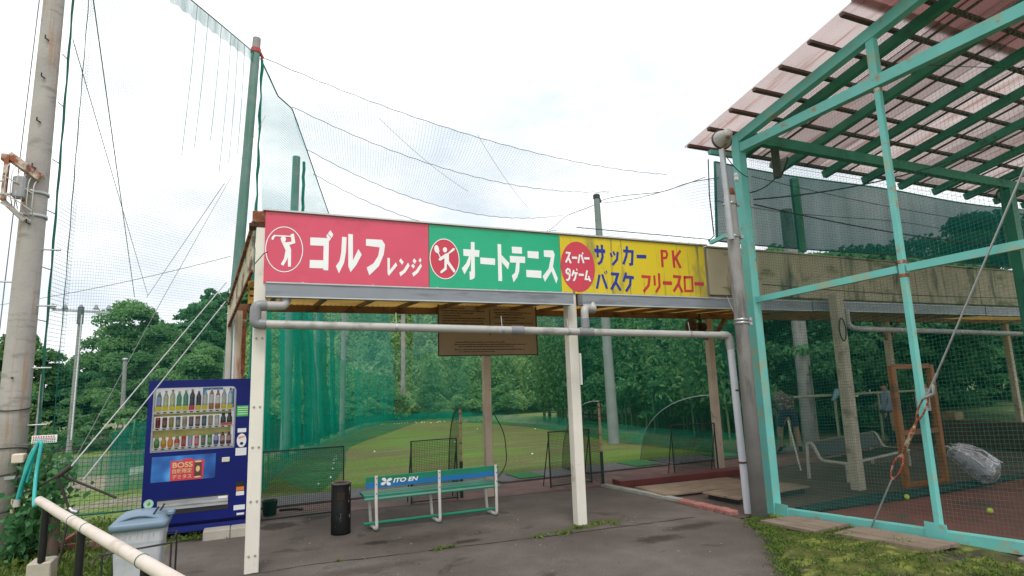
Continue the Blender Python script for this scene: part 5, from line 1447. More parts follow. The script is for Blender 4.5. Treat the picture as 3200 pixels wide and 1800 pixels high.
# ropes and seams in the cage nets
def rope(name, pts, r, m, parent, n=5):
    b = MB(); b.tube(pts, r, n); return b.build(name, m, parent)
rope('net_rope', sag((6.06, 5.60, 4.00), (10.2, 4.75, 5.02), 0.15), 0.010, WIRED, cg)
rope('net_rope', sag((6.06, 5.60, 3.93), (12.5, 5.60, 3.75), 0.10), 0.010, WIRED, cg)
rope('net_rope', sag((6.06, 5.60, 4.32), (12.5, 5.60, 4.12), 0.08), 0.005, WIRED, cg)
rope('net_rope', sag((6.35, 3.77, 5.02), (9.8, 3.0, 5.28), 0.05), 0.004, WIRED, cg)
rope('net_rope', sag((6.06, 5.60, 2.86), (12.5, 5.60, 2.86), 0.05), 0.006, WIRED, cg)

# shade net hung between the cage roof and the shelter fascia
sn = thing('shade_net', 'grey-green shade net stretched above the shelter fascia', 'net', (9.5, 6.45, 3.62))
SHADE = netmat('shade_cloth', (0.010, 0.085, 0.078), None, 0, 0.865, 0.03)
def shade(u, v):
    x = 6.16 + 8.8 * u
    return (x + 0.10 * v * (1 - u), 6.44 + 0.05 * math.sin(11 * u), 3.64 + (1.22 - 0.02 * u) * v - 0.03 * math.sin(math.pi * u) * v)
sheet('cloth', shade, 30, 8, SHADE, sn, 8.8, 1.2)
rope('top_rope', [shade(u, 1.0) for u in np.linspace(0, 1, 30)], 0.013, ROPEG, sn)
rope('bottom_rope', [shade(u, 0.0) for u in np.linspace(0, 1, 30)], 0.011, WIRED, sn)
rope('edge_rope', [shade(0, v) for v in np.linspace(0, 1, 8)], 0.020, mat('teal_edge', (0.02, 0.16, 0.15), 0.7), sn)
rope('hem', [shade(u, 0.5 - 0.02 * math.sin(9 * u)) for u in np.linspace(0, 1, 30)], 0.005, WIRED, sn)
b = MB(); b.tube([(7.95, 6.50, 3.6), (7.95, 6.50, 4.80)], 0.07, 12); b.build('pole', GREENST, sn)
b = MB(); b.tube([(13.6, 6.50, 3.6), (13.6, 6.50, 4.80)], 0.07, 12); b.build('pole', GREENST, sn)
# thin safety wires over the shade net
for k, (z, r) in enumerate(((4.98, 0.003), (5.06, 0.003))):
    rope('tie_wire', sag((6.1, 6.42, z), (14.8, 6.42, z - 0.06), 0.03), r, WIRE, sn)

# ------------------------------------------------------------------ concrete pole by the cage corner with its round lamp
cpn = thing('concrete_pole', 'concrete pole with steel bands standing beside the teal cage corner', 'pole', (5.69, 5.655, 0))
b = MB(); b.lathe([(0.093, -0.05), (0.074, 4.02), (0.066, 4.03)], (5.69, 5.655, 0), 24); b.build('shaft', CONCG, cpn)
b = MB(); b.lathe([(0.071, 4.02), (0.075, 4.05), (0.062, 4.12), (0.035, 4.13)], (5.69, 5.655, 0), 16); b.build('rusty_top', RUST, cpn)
for z in (3.92, 3.48, 2.36, 2.40):
    r_ = 0.093 - 0.0047 * z + 0.004
    b = MB(); b.lathe([(r_, z - 0.016), (r_ + 0.004, z - 0.014), (r_ + 0.004, z + 0.014), (r_, z + 0.016)], (5.69, 5.655, 0), 24); b.bbox((5.69 + r_, 5.60, z - 0.03), (5.69 + r_ + 0.05, 5.66, z + 0.03), 0.004); b.build('band', STEEL, cpn)
b = MB(); b.tube([(5.585, 5.58, 3.42), (5.545, 5.56, 4.62)], 0.038, 12); b.build('lamp_mast', STEEL, cpn)
LAMPW = mat('weathered_lamp', (0.36, 0.35, 0.33), 0.45, 0.15, 6, dirt=(0.22, 0.10, 0.05), dirt_at=0.58, dirt_scale=(7, 7, 7))
def floodlight(label, c, aim, r=0.13):
    t_ = thing('floodlight', label, 'lamp', c, 'round floodlights around the cage')
    q = V(aim).normalized().to_track_quat('Z', 'Y').to_matrix()
    b = MB()
    b.lathe([(0.02, -0.19), (0.06, -0.18), (0.075, -0.11), (0.11, -0.05), (r, 0.0), (r + 0.008, 0.008), (r, 0.014)], (0, 0, 0), 22, mis=[0] * 6)
    b.v = [tuple(q @ V(p) + V(c)) for p in b.v]
    b.build('housing', LAMPW, t_)
    b = MB(); b.lathe([(r - 0.008, 0.012), (r - 0.04, 0.026), (0.01, 0.032)], (0, 0, 0), 22)
    b.v = [tuple(q @ V(p) + V(c)) for p in b.v]
    b.build('glass', mat('lamp_glass', (0.55, 0.53, 0.47), 0.2, 0.05, 6), t_)
    b = MB(); b.lathe([(r + 0.004, -0.012), (r + 0.012, -0.008), (r + 0.012, 0.014), (r + 0.004, 0.016)], (0, 0, 0), 22)
    b.v = [tuple(q @ V(p) + V(c)) for p in b.v]
    b.build('rim', DARKMETAL, t_)
    return t_
floodlight('round floodlight seen from behind on top of the concrete pole', (5.55, 5.55, 4.74), (0.25, 0.8, -0.1), 0.125)
floodlight('round floodlight aimed sideways under the cage eave', (6.98, 5.86, 4.66), (0.75, -0.45, -0.35), 0.135)
floodlight('dark round floodlight at the far end of the cage eave', (12.75, 5.95, 4.86), (-0.6, -0.6, -0.2), 0.135)
b = MB(); b.tube([(6.66, 5.72, 4.52), (6.80, 5.80, 4.66), (6.90, 5.90, 4.72)], 0.018, 8); b.build('lamp_arm', STEEL, cg)
# insulator and clamp on the pole
b = MB(); b.lathe([(0.012, 0), (0.03, 0.01), (0.03, 0.05), (0.016, 0.06), (0.03, 0.07), (0.026, 0.11), (0.01, 0.12)], (5.79, 5.60, 4.22), 12); tag(b.build('insulator', mat('white_porcelain', (0.7, 0.7, 0.68), 0.3)), 'small white porcelain insulator beside the concrete pole top', 'insulator')

# ------------------------------------------------------------------ guy wire with rusty turnbuckle
gw = thing('guy_wire', 'steel guy wire with a rusty turnbuckle in front of the cage', 'guy wire', (5.9, 4.41, 0.1))
g0, g1 = V((5.9, 4.41, 0.07)), V((5.9, 1.45, 5.38))
def gp(z):
    return g0 + (g1 - g0) * ((z - g0.z) / (g1.z - g0.z))
rope('wire', [gp(1.62), g1], 0.009, STEEL, gw, 6)
rope('wire', [g0, gp(0.66)], 0.008, STEEL, gw, 6)
d = (g1 - g0).normalized()
RUSTR = mat('red_rust', (0.27, 0.06, 0.035), 0.7, 0.4, 30, dirt=(0.42, 0.38, 0.33), dirt_at=0.60, dirt_scale=(30, 30, 30))
def loop(a, bq, wd, r, name, m):
    ax = V((0, 1, 0)) - d * d.y
    ax.normalize()
    pts_ = []
    c = (a + bq) / 2; hl = (bq - a).length / 2
    for i in range(20):
        t_ = 2 * math.pi * i / 20
        pts_.append(c + d * hl * math.cos(t_) + ax * wd * math.sin(t_) * (1 - 0.35 * math.cos(t_) ** 4))
    b = MB(); b.tube(pts_, r, 6, closed=True); b.build(name, m, gw)
loop(gp(0.64), gp(0.88), 0.042, 0.010, 'shackle', RUSTR)
b = MB(); b.tube([gp(0.86), gp(0.93), gp(0.94), gp(1.14), gp(1.15), gp(1.24)], [0.013, 0.013, 0.020, 0.020, 0.013, 0.011], 10); b.build('turnbuckle_body', mat('worn_turnbuckle', (0.45, 0.36, 0.26), 0.5, 0.3, 20, metal=0.3, dirt=(0.25, 0.07, 0.03), dirt_at=0.5, dirt_scale=(20, 20, 20)), gw)
loop(gp(1.22), gp(1.46), 0.030, 0.009, 'shackle', RUSTR)
b = MB(); b.tube([gp(1.43) + V((0, 0.03, 0)), gp(1.48) - V((0, 0.05, 0)), gp(1.56)], 0.016, 8); b.tube([gp(1.46), gp(1.66)], 0.014, 8); b.build('wire_clip', STEEL, gw)

# ------------------------------------------------------------------ planks and bits at the cage foot
PLK = mat('grey_brown_plank', (0.225, 0.175, 0.130), 0.85, 0.15, 4, dirt=(0.15, 0.115, 0.085), dirt_at=0.56, dirt_scale=(9, 1.0, 9), bump=0.3)
def plank(label, corners, t_=0.03):
    b = MB()
    vs = [V(c) for c in corners]
    # three deck boards to a plank panel, split along its length
    r = thing('wooden_plank', label, 'plank', sum(vs, V()) / 4, 'planks lying at the cage foot')
    for k in range(3):
        u0, u1 = k / 3 + 0.006, (k + 1) / 3 - 0.006
        q = [vs[0].lerp(vs[1], u0), vs[0].lerp(vs[1], u1), vs[3].lerp(vs[2], u1), vs[3].lerp(vs[2], u0)]
        b = MB(); b.add(q + [p + V((0, 0, t_)) for p in q], [(3, 2, 1, 0), (4, 5, 6, 7), (0, 1, 5, 4), (1, 2, 6, 5), (2, 3, 7, 6), (3, 0, 4, 7)]); b.build('board', PLK, r)
    return r
plank('brown plank board on the verge next to the concrete pole', ((5.37, 5.34, 0.05), (5.88, 5.34, 0.045), (5.90, 4.62, 0.09), (5.34, 4.60, 0.085)))
plank('brown plank board on the verge nearest the viewer', ((5.42, 4.44, 0.09), (5.86, 4.47, 0.10), (5.80, 3.48, 0.155), (5.42, 3.50, 0.15)))
b = MB(); b.bar((5.78, 4.55, 0.04), (5.88, 4.36, 0.05), 0.09, 0.04); tag(b.build('brick_piece', PINK), 'small broken red brick between the two planks', 'brick')
b = MB(); b.bbox((5.80, 2.55, 0.10), (5.92, 3.05, 0.165), 0.01); b.bbox((5.72, 2.40, 0.09), (5.93, 2.53, 0.15), 0.012); tag(b.build('stone_slab', mat('grey_pink_slab', (0.23, 0.19, 0.17), 0.9, 0.2, 6, bump=0.4)), 'grey stone pieces lying under the cage sill beam', 'stone')

# ------------------------------------------------------------------ things inside the cage and beyond it
TB = mat('tennis_felt', (0.50, 0.62, 0.06), 0.9, 0.12, 60, bump=0.4)
TBW = mat('felt_seam', (0.68, 0.70, 0.60), 0.8)
for i, (x, y) in enumerate(((8.06, 5.42), (8.02, 4.42))):
    r = thing('tennis_ball', ['yellow tennis ball lying against the bunched net', 'yellow tennis ball out on the red floor'][i], 'ball', (x, y, 0.006), 'tennis balls in the cage')
    b = MB(); b.lathe([(0.033 * math.sin(a), 0.0395 - 0.0335 * math.cos(a)) for a in np.linspace(0.05, math.pi - 0.05, 11)], (x, y, 0.006), 16); b.build('felt', TB, r)
    b = MB(); b.tube([(x + 0.0336 * math.cos(a) * math.cos(0.5 * math.sin(2 * a)), y + 0.0336 * math.sin(a) * math.cos(0.5 * math.sin(2 * a)), 0.0455 + 0.0336 * math.sin(0.5 * math.sin(2 * a))) for a in np.linspace(0, 2 * math.pi, 30)[:-1]], 0.0016, 5, closed=True); b.build('seam', TBW, r)
ORG = mat('orange_steel', (0.34, 0.105, 0.022), 0.55, 0.15, 4, dirt=(0.18, 0.06, 0.02), dirt_at=0.58)
of = thing('orange_frame', 'orange steel frame standing behind the cage net', 'frame', (9.35, 5.95, 0))
for x in (8.90, 9.82):
    b = MB(); b.bbox((x - 0.045, 5.92, 0.0), (x + 0.045, 6.0, 1.78), 0.006); b.build('upright', ORG, of)
for z in (1.76, 0.78):
    b = MB(); b.bar((8.945, 5.96, z), (9.775, 5.96, z), 0.06, 0.07); b.build('crossbar', ORG, of)
b = MB(); b.bar((8.945, 5.965, 0.035), (9.775, 5.965, 0.035), 0.05, 0.06); b.build('crossbar', ORG, of)
b = MB(); b.box((9.30, 5.90, 1.08), (9.62, 5.915, 1.42)); pn_ = b.build('paper_notice', mat('paper', (0.55, 0.52, 0.45), 0.8, 0.1, 9), of)
b = MB()
for z in np.arange(1.12, 1.38, 0.03):
    b.box((9.33, 5.897, z), (9.33 + random.uniform(.15, .26), 5.8985, z + 0.010))
b.build('print_line', PRINT, pn_)
# white pipe bench behind the net
ib = thing('pipe_bench', 'low white pipe bench with dark seat behind the cage net', 'bench', (9.6, 7.2, 0))
WPIPE = mat('chipped_white_pipe', (0.50, 0.47, 0.40), 0.5, 0.1, 6, dirt=(0.25, 0.13, 0.06), dirt_at=0.63)
ex = V((0.975, 0.22, 0)); ey = V((0.22, -0.975, 0)) * 1.0
def ibp(a, c, z):
    return V((8.50, 7.30, 0)) + ex * a + ey * c + V((0, 0, z))
for a in (0.0, 2.35):
    b = MB(); b.tube(bend([ibp(a, 0, 0), ibp(a, 0.02, 0.57), ibp(a + 0.02, 0.10, 0.57), ibp(a + 0.05, 0.20, 0.30), ibp(a + 0.05, 0.62, 0.28)], 0.08), 0.026, 10); b.build('end_frame', WPIPE, ib)
    b = MB(); b.tube([ibp(a + 0.05, 0.60, 0.28), ibp(a + 0.05, 0.60, 0.0)], 0.026, 10); b.build('leg', WPIPE, ib)
b = MB(); b.tube([ibp(0.05, 0.62, 0.28), ibp(2.40, 0.62, 0.28)], 0.022, 8); b.build('front_rail', WPIPE, ib)
b = MB(); b.tube([ibp(0.0, 0.05, 0.575), ibp(2.37, 0.05, 0.575)], 0.018, 8); b.build('top_rail', mat('brown_rail', (0.22, 0.16, 0.10), 0.6), ib)
SEATD = mat('dark_seat_board', (0.020, 0.026, 0.026), 0.6, 0.2, 5)
for k, (c0, z0, c1, z1) in enumerate(((0.09, 0.56, 0.18, 0.34), (0.24, 0.30, 0.40, 0.295), (0.43, 0.295, 0.58, 0.29))):
    q = [ibp(0.08, c0, z0), ibp(2.35, c0, z0), ibp(2.35, c1, z1), ibp(0.08, c1, z1)]
    b = MB(); b.add(q + [p + V((0, 0, 0.02)) for p in q], [(3, 2, 1, 0), (4, 5, 6, 7), (0, 1, 5, 4), (1, 2, 6, 5), (2, 3, 7, 6), (3, 0, 4, 7)]); b.build('slat', SEATD, ib)
# covered golf bag lying on the floor
bgm = mat('clear_plastic_cover', (0.48, 0.48, 0.50), 0.25, 0.15, 6, trans=0.45, spec=0.7, dirt=(0.26, 0.26, 0.28), dirt_at=0.56, dirt_scale=(9, 9, 4))
clearm = bpy.data.materials.new('clear_plastic')
clearm.use_nodes = True
t_c = clearm.node_tree
t_c.nodes.clear()
oc = N(t_c, 'ShaderNodeOutputMaterial'); tpc = N(t_c, 'ShaderNodeBsdfTransparent'); glc = N(t_c, 'ShaderNodeBsdfGlossy'); glc.inputs['Roughness'].default_value = 0.18; dfc = N(t_c, 'ShaderNodeBsdfDiffuse'); dfc.inputs[0].default_value = (0.62, 0.62, 0.65, 1)
nzc = N(t_c, 'ShaderNodeTexNoise'); nzc.inputs['Scale'].default_value = 5; nzc.inputs['Detail'].default_value = 5; nzc.inputs['Distortion'].default_value = 1.2
rc = ramp(t_c, nzc.outputs['Fac'], [(0.42, (0.12, 0.12, 0.12)), (0.62, (0.65, 0.65, 0.65))])
m1c = N(t_c, 'ShaderNodeMixShader'); m1c.inputs[0].default_value = 0.35; L(t_c, dfc.outputs[0], m1c.inputs[1]); L(t_c, glc.outputs[0], m1c.inputs[2])
m2c = N(t_c, 'ShaderNodeMixShader'); L(t_c, rc.outputs[0], m2c.inputs[0]); L(t_c, tpc.outputs[0], m2c.inputs[1]); L(t_c, m1c.outputs[0], m2c.inputs[2]); L(t_c, m2c.outputs[0], oc.inputs[0])
gbag = thing('golf_bag', 'golf bag under a clear plastic cover leaning on the cage floor edge', 'bag', (9.95, 5.55, 0))
b = MB()
ax0, ax1 = V((9.52, 5.66, 0.56)), V((9.80, 5.24, 0.14))
rings = []
for i, u in enumerate(np.linspace(0, 1, 16)):
    c = ax0.lerp(ax1, u) + V((0, 0, 0.05 * math.sin(math.pi * u)))
    d_ = (ax1 - ax0).normalized(); s1 = d_.cross(V((0, 0, 1))).normalized(); s2 = s1.cross(d_)
    rr = 0.20 * (0.25 + 0.75 * math.sin(math.pi * min(1, 0.08 + 1.25 * u) * 0.5) ** 0.6) * (1 if u < 0.9 else 0.75)
    if i in (0, 15): rr *= 0.4
    rings.append([c + (s1 * math.cos(t_) * 0.8 + s2 * math.sin(t_)) * rr * (1 + 0.07 * math.sin(3 * t_ + 1.3) + 0.06 * math.sin(6 * t_ + u * 2) + 0.03 * math.sin(11 * t_)) for t_ in np.linspace(0, 2 * math.pi, 36, endpoint=False)])
loft(b, rings, smooth=True)
b.build('cover', clearm, gbag)
b = MB(); b.tube([ax0.lerp(ax1, 0.10), ax0.lerp(ax1, 0.35), ax0.lerp(ax1, 0.88)], [0.09, 0.12, 0.13], 14); b.build('bag_body', mat('pale_grey_bag', (0.34, 0.34, 0.36), 0.6, 0.3, 7, dirt=(0.03, 0.03, 0.04), dirt_at=0.52, dirt_scale=(5, 5, 5)), gbag)
for k in range(5):
    q0 = ax0.lerp(ax1, 0.05) + V((0.10 * math.cos(k * 1.3), 0.08 * math.sin(k * 1.3), 0.04)); q1 = ax0.lerp(ax1, 0.92) + V((0.17 * math.cos(k * 1.3 + 0.5), 0.12 * math.sin(k * 1.3 + 0.5), 0.10 + 0.02 * k))
    b = MB(); b.tube([q0, q0.lerp(q1, 0.5) + V((0.02, -0.03, 0.05)), q1], 0.006, 5); b.build('plastic_fold', mat('plastic_fold', (0.7, 0.7, 0.72), 0.3), gbag)
b = MB(); b.tube([ax0 + V((0.02, 0, 0.05)), ax0.lerp(ax1, 0.5) + V((0.12, 0.05, 0.16)), ax1 + V((0, 0, 0.16))], 0.014, 6); b.build('strap', mat('grey_strap', (0.2, 0.2, 0.22), 0.6), gbag)
b = MB(); b.lathe([(0.02, 0.0), (0.10, 0.02), (0.13, 0.07), (0.10, 0.12), (0.02, 0.14)], (10.55, 5.05, 0.006), 14, squash=1.6); tag(b.build('dark_bag', mat('dark_bag', (0.02, 0.022, 0.03), 0.6, 0.3, 9)), 'small dark bag on the cage floor beside the golf bag', 'bag')
b = MB(); b.lathe([(0.03, 0.0), (0.055, 0.02), (0.05, 0.08), (0.02, 0.10)], (10.75, 4.72, 0.006), 12, squash=2.0); tag(b.build('white_shoe', mat('white_shoe', (0.6, 0.6, 0.6), 0.5)), 'white shoe on the floor past the dark bag', 'shoe')
# low wall and box far inside
b = MB(); b.bbox((14.6, 6.0, 0.0), (14.9, 9.6, 0.55), 0.02); tag(b.build('low_wall', mat('brown_low_wall', (0.09, 0.045, 0.035), 0.8, 0.2, 3)), 'low dark brown wall at the far end of the bays', 'wall')
b = MB(); b.bbox((14.6, 8.45, 0.555), (14.9, 8.75, 0.74), 0.02); tag(b.build('wooden_box', mat('tan_box', (0.28, 0.18, 0.09), 0.8, 0.2, 5)), 'tan wooden box standing on the far low wall', 'box')
# pale post rail in the far bays
fr = thing('bay_rail', 'pale pipe rail at the far bays behind the people', 'rail', (13.0, 10.3, 0))
b = MB(); b.tube([(11.6, 10.35, 1.16), (16.5, 10.35, 1.16)], 0.03, 8); b.build('rail', mat('pale_rail', (0.34, 0.36, 0.24), 0.6), fr)
for x in (11.6, 13.2, 14.8, 16.4):
    b = MB(); b.tube([(x, 10.35, 0), (x, 10.35, 1.15)], 0.03, 8); b.build('post', MATS['pale_rail'], fr)
b = MB(); b.tube([(13.05, 10.28, 1.02), (13.2, 10.26, 1.24), (13.5, 10.24, 1.10), (13.45, 10.26, 0.98)], [0.04, 0.09, 0.07, 0.03], 8); tag(b.build('blue_cloth', mat('pale_blue_cloth', (0.20, 0.36, 0.42), 0.8)), 'pale blue cloth hung over the far bay rail', 'cloth')
b = MB(); b.tube([(9.07, 7.95, 0.0), (9.78, 8.75, 0.80)], 0.014, 8); tag(b.build('white_rod', mat('white_rod', (0.6, 0.6, 0.58), 0.5)), 'thin white rod slanting in front of the bending golfer', 'rod')
# ------------------------------------------------------------------ big concrete pole on the left with its rusty lamp cage
PX, PY = -2.38, 8.5
lp = thing('utility_pole', 'tall concrete utility pole with rust stains at the left edge', 'pole', (PX, PY, 0))
b = MB()
b.lathe([(0.165, -0.1), (0.141, 1.8), (0.108, 6.5), (0.075, 11.5), (0.07, 11.52)], (PX, PY, 0), 32); shaft = b.build('shaft', CONC, lp)
def pr(z):
    return 0.165 - 0.0078 * z
for i, z in enumerate((1.62, 0.92, 0.50, 0.0 + 1.16)):
    b = MB(); b.tube([(PX + (pr(z) + 0.006) * math.cos(a), PY + (pr(z) + 0.006) * math.sin(a), z + 0.03 * math.sin(a + i)) for a in np.linspace(0, 2 * math.pi, 24, endpoint=False)], 0.007, 6, closed=True); b.build('wire_band', WIRED, shaft)
for z in (3.84, 4.12):
    b = MB(); b.lathe([(pr(z) + 0.002, z - 0.02), (pr(z) + 0.006, z - 0.018), (pr(z) + 0.006, z + 0.018), (pr(z) + 0.002, z + 0.02)], (PX, PY, 0), 24); b.build('steel_band', STEEL, shaft)
for i, z in enumerate((2.06, 2.78, 3.45, 3.05, 1.42)):
    s_ = 1 if i not in (3,) else -1
    b = MB(); b.tube([(PX + s_ * pr(z) * 0.9, PY - 0.02, z), (PX + s_ * (pr(z) + 0.17), PY - 0.03, z)], 0.010, 6); b.build('step_bolt', STEEL, shaft)
for i, z in enumerate((5.55, 4.98, 4.40, 3.72, 6.05)):
    b = MB(); b.tube([(PX + 0.02, PY - pr(z), z), (PX - 0.01, PY - pr(z) - 0.03, z + 0.01), (PX - 0.01, PY - pr(z) - 0.03, z + 0.05)], 0.009, 6); b.build('hook', DARKMETAL, shaft)
b = MB(); b.lathe([(0.012, 0), (0.012, 0.012)], (PX + 0.0, PY - pr(1.95) - 0.002, 1.95), 10, axis='y'); b.build('plug', DARKMETAL, shaft)
# rusty lamp box with a wire guard, clamped to the pole
lc = thing('lamp_cage', 'rusty steel lamp box with bent wire guard clamped to the utility pole', 'lamp', (-2.5, 8.3, 3.78))
WGUARD = mat('white_wire_guard', (0.52, 0.49, 0.46), 0.5, 0.1, 8, dirt=(0.26, 0.10, 0.05), dirt_at=0.6, dirt_scale=(9, 9, 9))
RUSTB = mat('rust_and_white_paint', (0.50, 0.43, 0.36), 0.6, 0.15, 6, dirt=(0.26, 0.075, 0.03), dirt_at=0.50, dirt_scale=(7, 7, 7), dirt2=(0.12, 0.03, 0.02), dirt2_at=0.60, dirt2_scale=(10, 10, 4))
b = MB(); b.bar((-2.60, 8.32, 4.50), (-2.295, 8.36, 4.27), 0.16, 0.085, up=(0, 0, 1)); b.build('hood', RUSTB, lc)
b = MB(); b.bar((-2.60, 8.26, 4.49), (-2.60, 8.26, 3.95), 0.05, 0.045); b.build('upright', RUSTB, lc)
b = MB(); b.bar((-2.66, 8.30, 4.47), (-2.545, 8.30, 4.47), 0.10, 0.075); b.build('hood_end', RUSTB, lc)
b = MB(); b.bar((-2.60, 8.26, 3.95), (-2.42, 8.36, 3.76), 0.03, 0.05); b.build('lower_arm', WGUARD, lc)
b = MB(); b.bar((-2.44, 8.34, 3.98), (-2.44, 8.34, 4.20), 0.035, 0.02); b.build('rusty_plate', RUST, lc)
for k in range(6):
    u = k / 5
    p0 = V((-2.57, 8.22, 4.30)).lerp(V((-2.33, 8.30, 4.14)), u)
    b = MB(); b.tube(bend([p0 + V((0, 0.06, 0.12)), p0 + V((0, -0.05, 0.02)), p0 + V((0.0, -0.05, -0.26)), p0 + V((0.0, 0.05, -0.36))], 0.06), 0.0055, 6); b.build('guard_wire', WGUARD, lc)
for z in (4.22, 4.02, 3.90):
    b = MB(); b.tube([(-2.60, 8.17, z), (-2.45, 8.20, z - 0.08), (-2.33, 8.26, z - 0.17)], 0.0065, 6); b.build('guard_wire', WGUARD, lc)
b = MB(); b.tube([(-2.72, 8.26, 4.02), (-2.52, 8.22, 4.02)], 0.016, 8); b.tube([(-2.72, 8.26, 4.16), (-2.60, 8.24, 4.18)], 0.012, 8); b.build('pipe_stub', WGUARD, lc)
b = MB(); b.bbox((-2.52, 8.20, 3.98), (-2.40, 8.30, 4.25), 0.02); b.build('lamp_body', mat('dull_grey_lamp', (0.30, 0.30, 0.31), 0.5, 0.2, 6), lc)
# electric box, conduit, and clips on the pole
eb = thing('switch_box', 'small cream electric box with a cable on the utility pole', 'electric box', (-2.22, 8.30, 0))
b = MB(); b.bbox((-2.285, 8.22, 1.03), (-2.175, 8.32, 1.13), 0.01); b.build('box', mat('cream_box', (0.66, 0.56, 0.46), 0.5, 0.05, 6), eb)
b = MB(); b.tube([(-2.23, 8.27, 1.03), (-2.235, 8.27, 0.80), (-2.245, 8.27, 0.62)], 0.014, 8); b.build('cable', DARKMETAL, eb)
b = MB(); b.tube([(-2.245, 8.27, 0.66), (-2.24, 8.25, 0.30), (-2.16, 8.15, 0.0), (-2.02, 8.0, -0.06)], 0.020, 8); b.build('conduit', mat('beige_conduit', (0.42, 0.33, 0.22), 0.5), eb)
b = MB(); b.bar((-2.36, 8.34, 0.87), (-2.12, 8.34, 0.89), 0.02, 0.035); b.build('clip', STEEL, eb)
# vertical wire down the pole's far side
def cable(name, label, pts, r, m, cat='cable', group=None, n=5):
    b = MB(); b.tube(pts, r, n)
    return tag(b.build(name, m), label, cat, group)
cable('earth_wire', 'thin wire running down the left side of the utility pole', [(-2.60, 8.52, 0.0), (-2.585, 8.52, 3.0), (-2.53, 8.52, 7.0), (-2.50, 8.52, 11.0)], 0.006, WIRE)

# ------------------------------------------------------------------ hose, board and shrubs at the pole foot
TEALH = mat('teal_hose', (0.030, 0.36, 0.34), 0.35, 0.08, 8)
hs = thing('garden_hose', 'teal garden hose hanging in loops beside the utility pole', 'hose', (-1.95, 7.9, 0.6))
b = MB(); b.tube(bend([(-2.10, 7.93, 0.72), (-2.06, 7.90, 1.05), (-1.99, 7.88, 1.25), (-2.02, 7.90, 1.02), (-2.05, 7.92, 0.86)], 0.10), 0.017, 10); b.build('coil', TEALH, hs)
b = MB(); b.tube(bend([(-2.12, 7.93, 0.68), (-2.08, 7.90, 0.90), (-1.965, 7.86, 1.27), (-1.935, 7.84, 1.25), (-1.95, 7.80, 0.95), (-1.87, 7.50, 0.66), (-1.74, 7.12, 0.74)], 0.12), 0.018, 10); b.build('run', TEALH, hs)
b = MB(); b.tube([(-2.12, 7.93, 0.62), (-2.12, 7.93, 0.69)], 0.030, 10); b.build('nozzle', mat('pale_nozzle', (0.5, 0.46, 0.42), 0.5), hs)
wb = thing('notice_plate', 'small white plate with red heading hung above the teal hose', 'sign', (-1.95, 7.95, 1.24))
b = MB(); b.bbox((-2.05, 7.94, 1.245), (-1.83, 7.955, 1.325), 0.003); b.build('plate', WHITE, wb)
b = MB()
for k in range(9):
    b.box((-2.04 + k * 0.022, 7.936, 1.305), (-2.028 + k * 0.022, 7.9385, 1.32))
b.build('red_print', REDD, wb)
b = MB()
for z in (1.255, 1.272, 1.288):
    for k in range(12):
        b.box((-2.04 + k * 0.017, 7.936, z), (-2.031 + k * 0.017, 7.9385, z + 0.009))
b.build('grey_print', DARKMETAL, wb)
cable('hang_wire', 'thin wire holding the hose plate to the pole', [(-2.25, 8.36, 1.22), (-2.04, 7.95, 1.24), (-1.83, 7.95, 1.25)], 0.004, WIRE)
# timber bed edge, board and brown post near the rail
BRP = mat('brown_wood_post', (0.16, 0.11, 0.085), 0.8, 0.2, 4, bump=0.2)
b = MB(); b.tube([(-1.80, 8.0, -0.05), (-1.80, 8.0, 0.48)], 0.050, 10); tag(b.build('wooden_post', BRP), 'short brown wooden post behind the handrail end', 'post')
bd = thing('planting_bed', 'weedy bed edged with faded red timber behind the handrail', 'planting bed', (-1.5, 8.6, 0))
REDT = mat('faded_red_timber', (0.26, 0.075, 0.065), 0.8, 0.25, 5, bump=0.3, dirt=(0.30, 0.22, 0.18), dirt_at=0.55)
for (a, c) in (((-1.88, 8.30, 0.05), (-1.18, 8.45, 0.05)), ((-1.19, 8.47, 0.05), (-1.28, 9.35, 0.05)), ((-1.86, 8.36, 0.05), (-1.80, 9.15, 0.05))):
    b = MB(); b.bar(a, c, 0.045, 0.13); b.build('timber', REDT, bd)
b = MB(); b.poly([(-1.84, 8.34), (-1.22, 8.48), (-1.30, 9.3), (-1.78, 9.12)], 0.03); b.build('soil', mat('soil', (0.10, 0.075, 0.05), 0.95, 0.3, 8, bump=0.5), bd)
b = MB(); b.bar((-1.52, 7.75, 0.02), (-1.00, 8.12, 0.02), 0.42, 0.03); tag(b.build('floor_board', mat('dark_board', (0.085, 0.062, 0.052), 0.8, 0.2, 4)), 'dark wooden board on the grass behind the bin', 'board')
# anchor knot of the stay wires: rod, clamps, arms
an = thing('stay_anchor', 'dark rusty stay anchor with clamps beside the teal hose', 'anchor', (-1.72, 7.6, 0))
DK = mat('dark_rusty_rod', (0.045, 0.035, 0.032), 0.7, 0.3, 9)
b = MB(); b.tube([(-1.72, 7.60, 0.93), (-1.60, 7.55, 1.02)], 0.024, 8); b.build('thimble', DK, an)
b = MB(); b.tube([(-1.72, 7.60, 0.93), (-1.60, 7.62, 0.58)], 0.013, 8); b.build('rod', DK, an)
b = MB(); b.tube([(-1.70, 7.60, 0.94), (-1.20, 7.62, 0.66)], 0.012, 8); b.build('arm', DK, an)
b = MB(); b.tube([(-1.72, 7.60, 0.93), (-1.95, 7.75, 0.80), (-2.20, 8.2, 0.70)], 0.011, 8); b.build('arm', DK, an)
b = MB(); b.tube([(-1.60, 7.62, 0.58), (-1.66, 7.62, 0.0)], 0.012, 8); b.build('stake', DK, an)
b = MB(); b.tube([(-1.60, 7.62, 0.60), (-1.57, 7.60, 0.57), (-1.52, 7.58, 0.56)], 0.018, 8); b.build('clamp', STEEL, an)

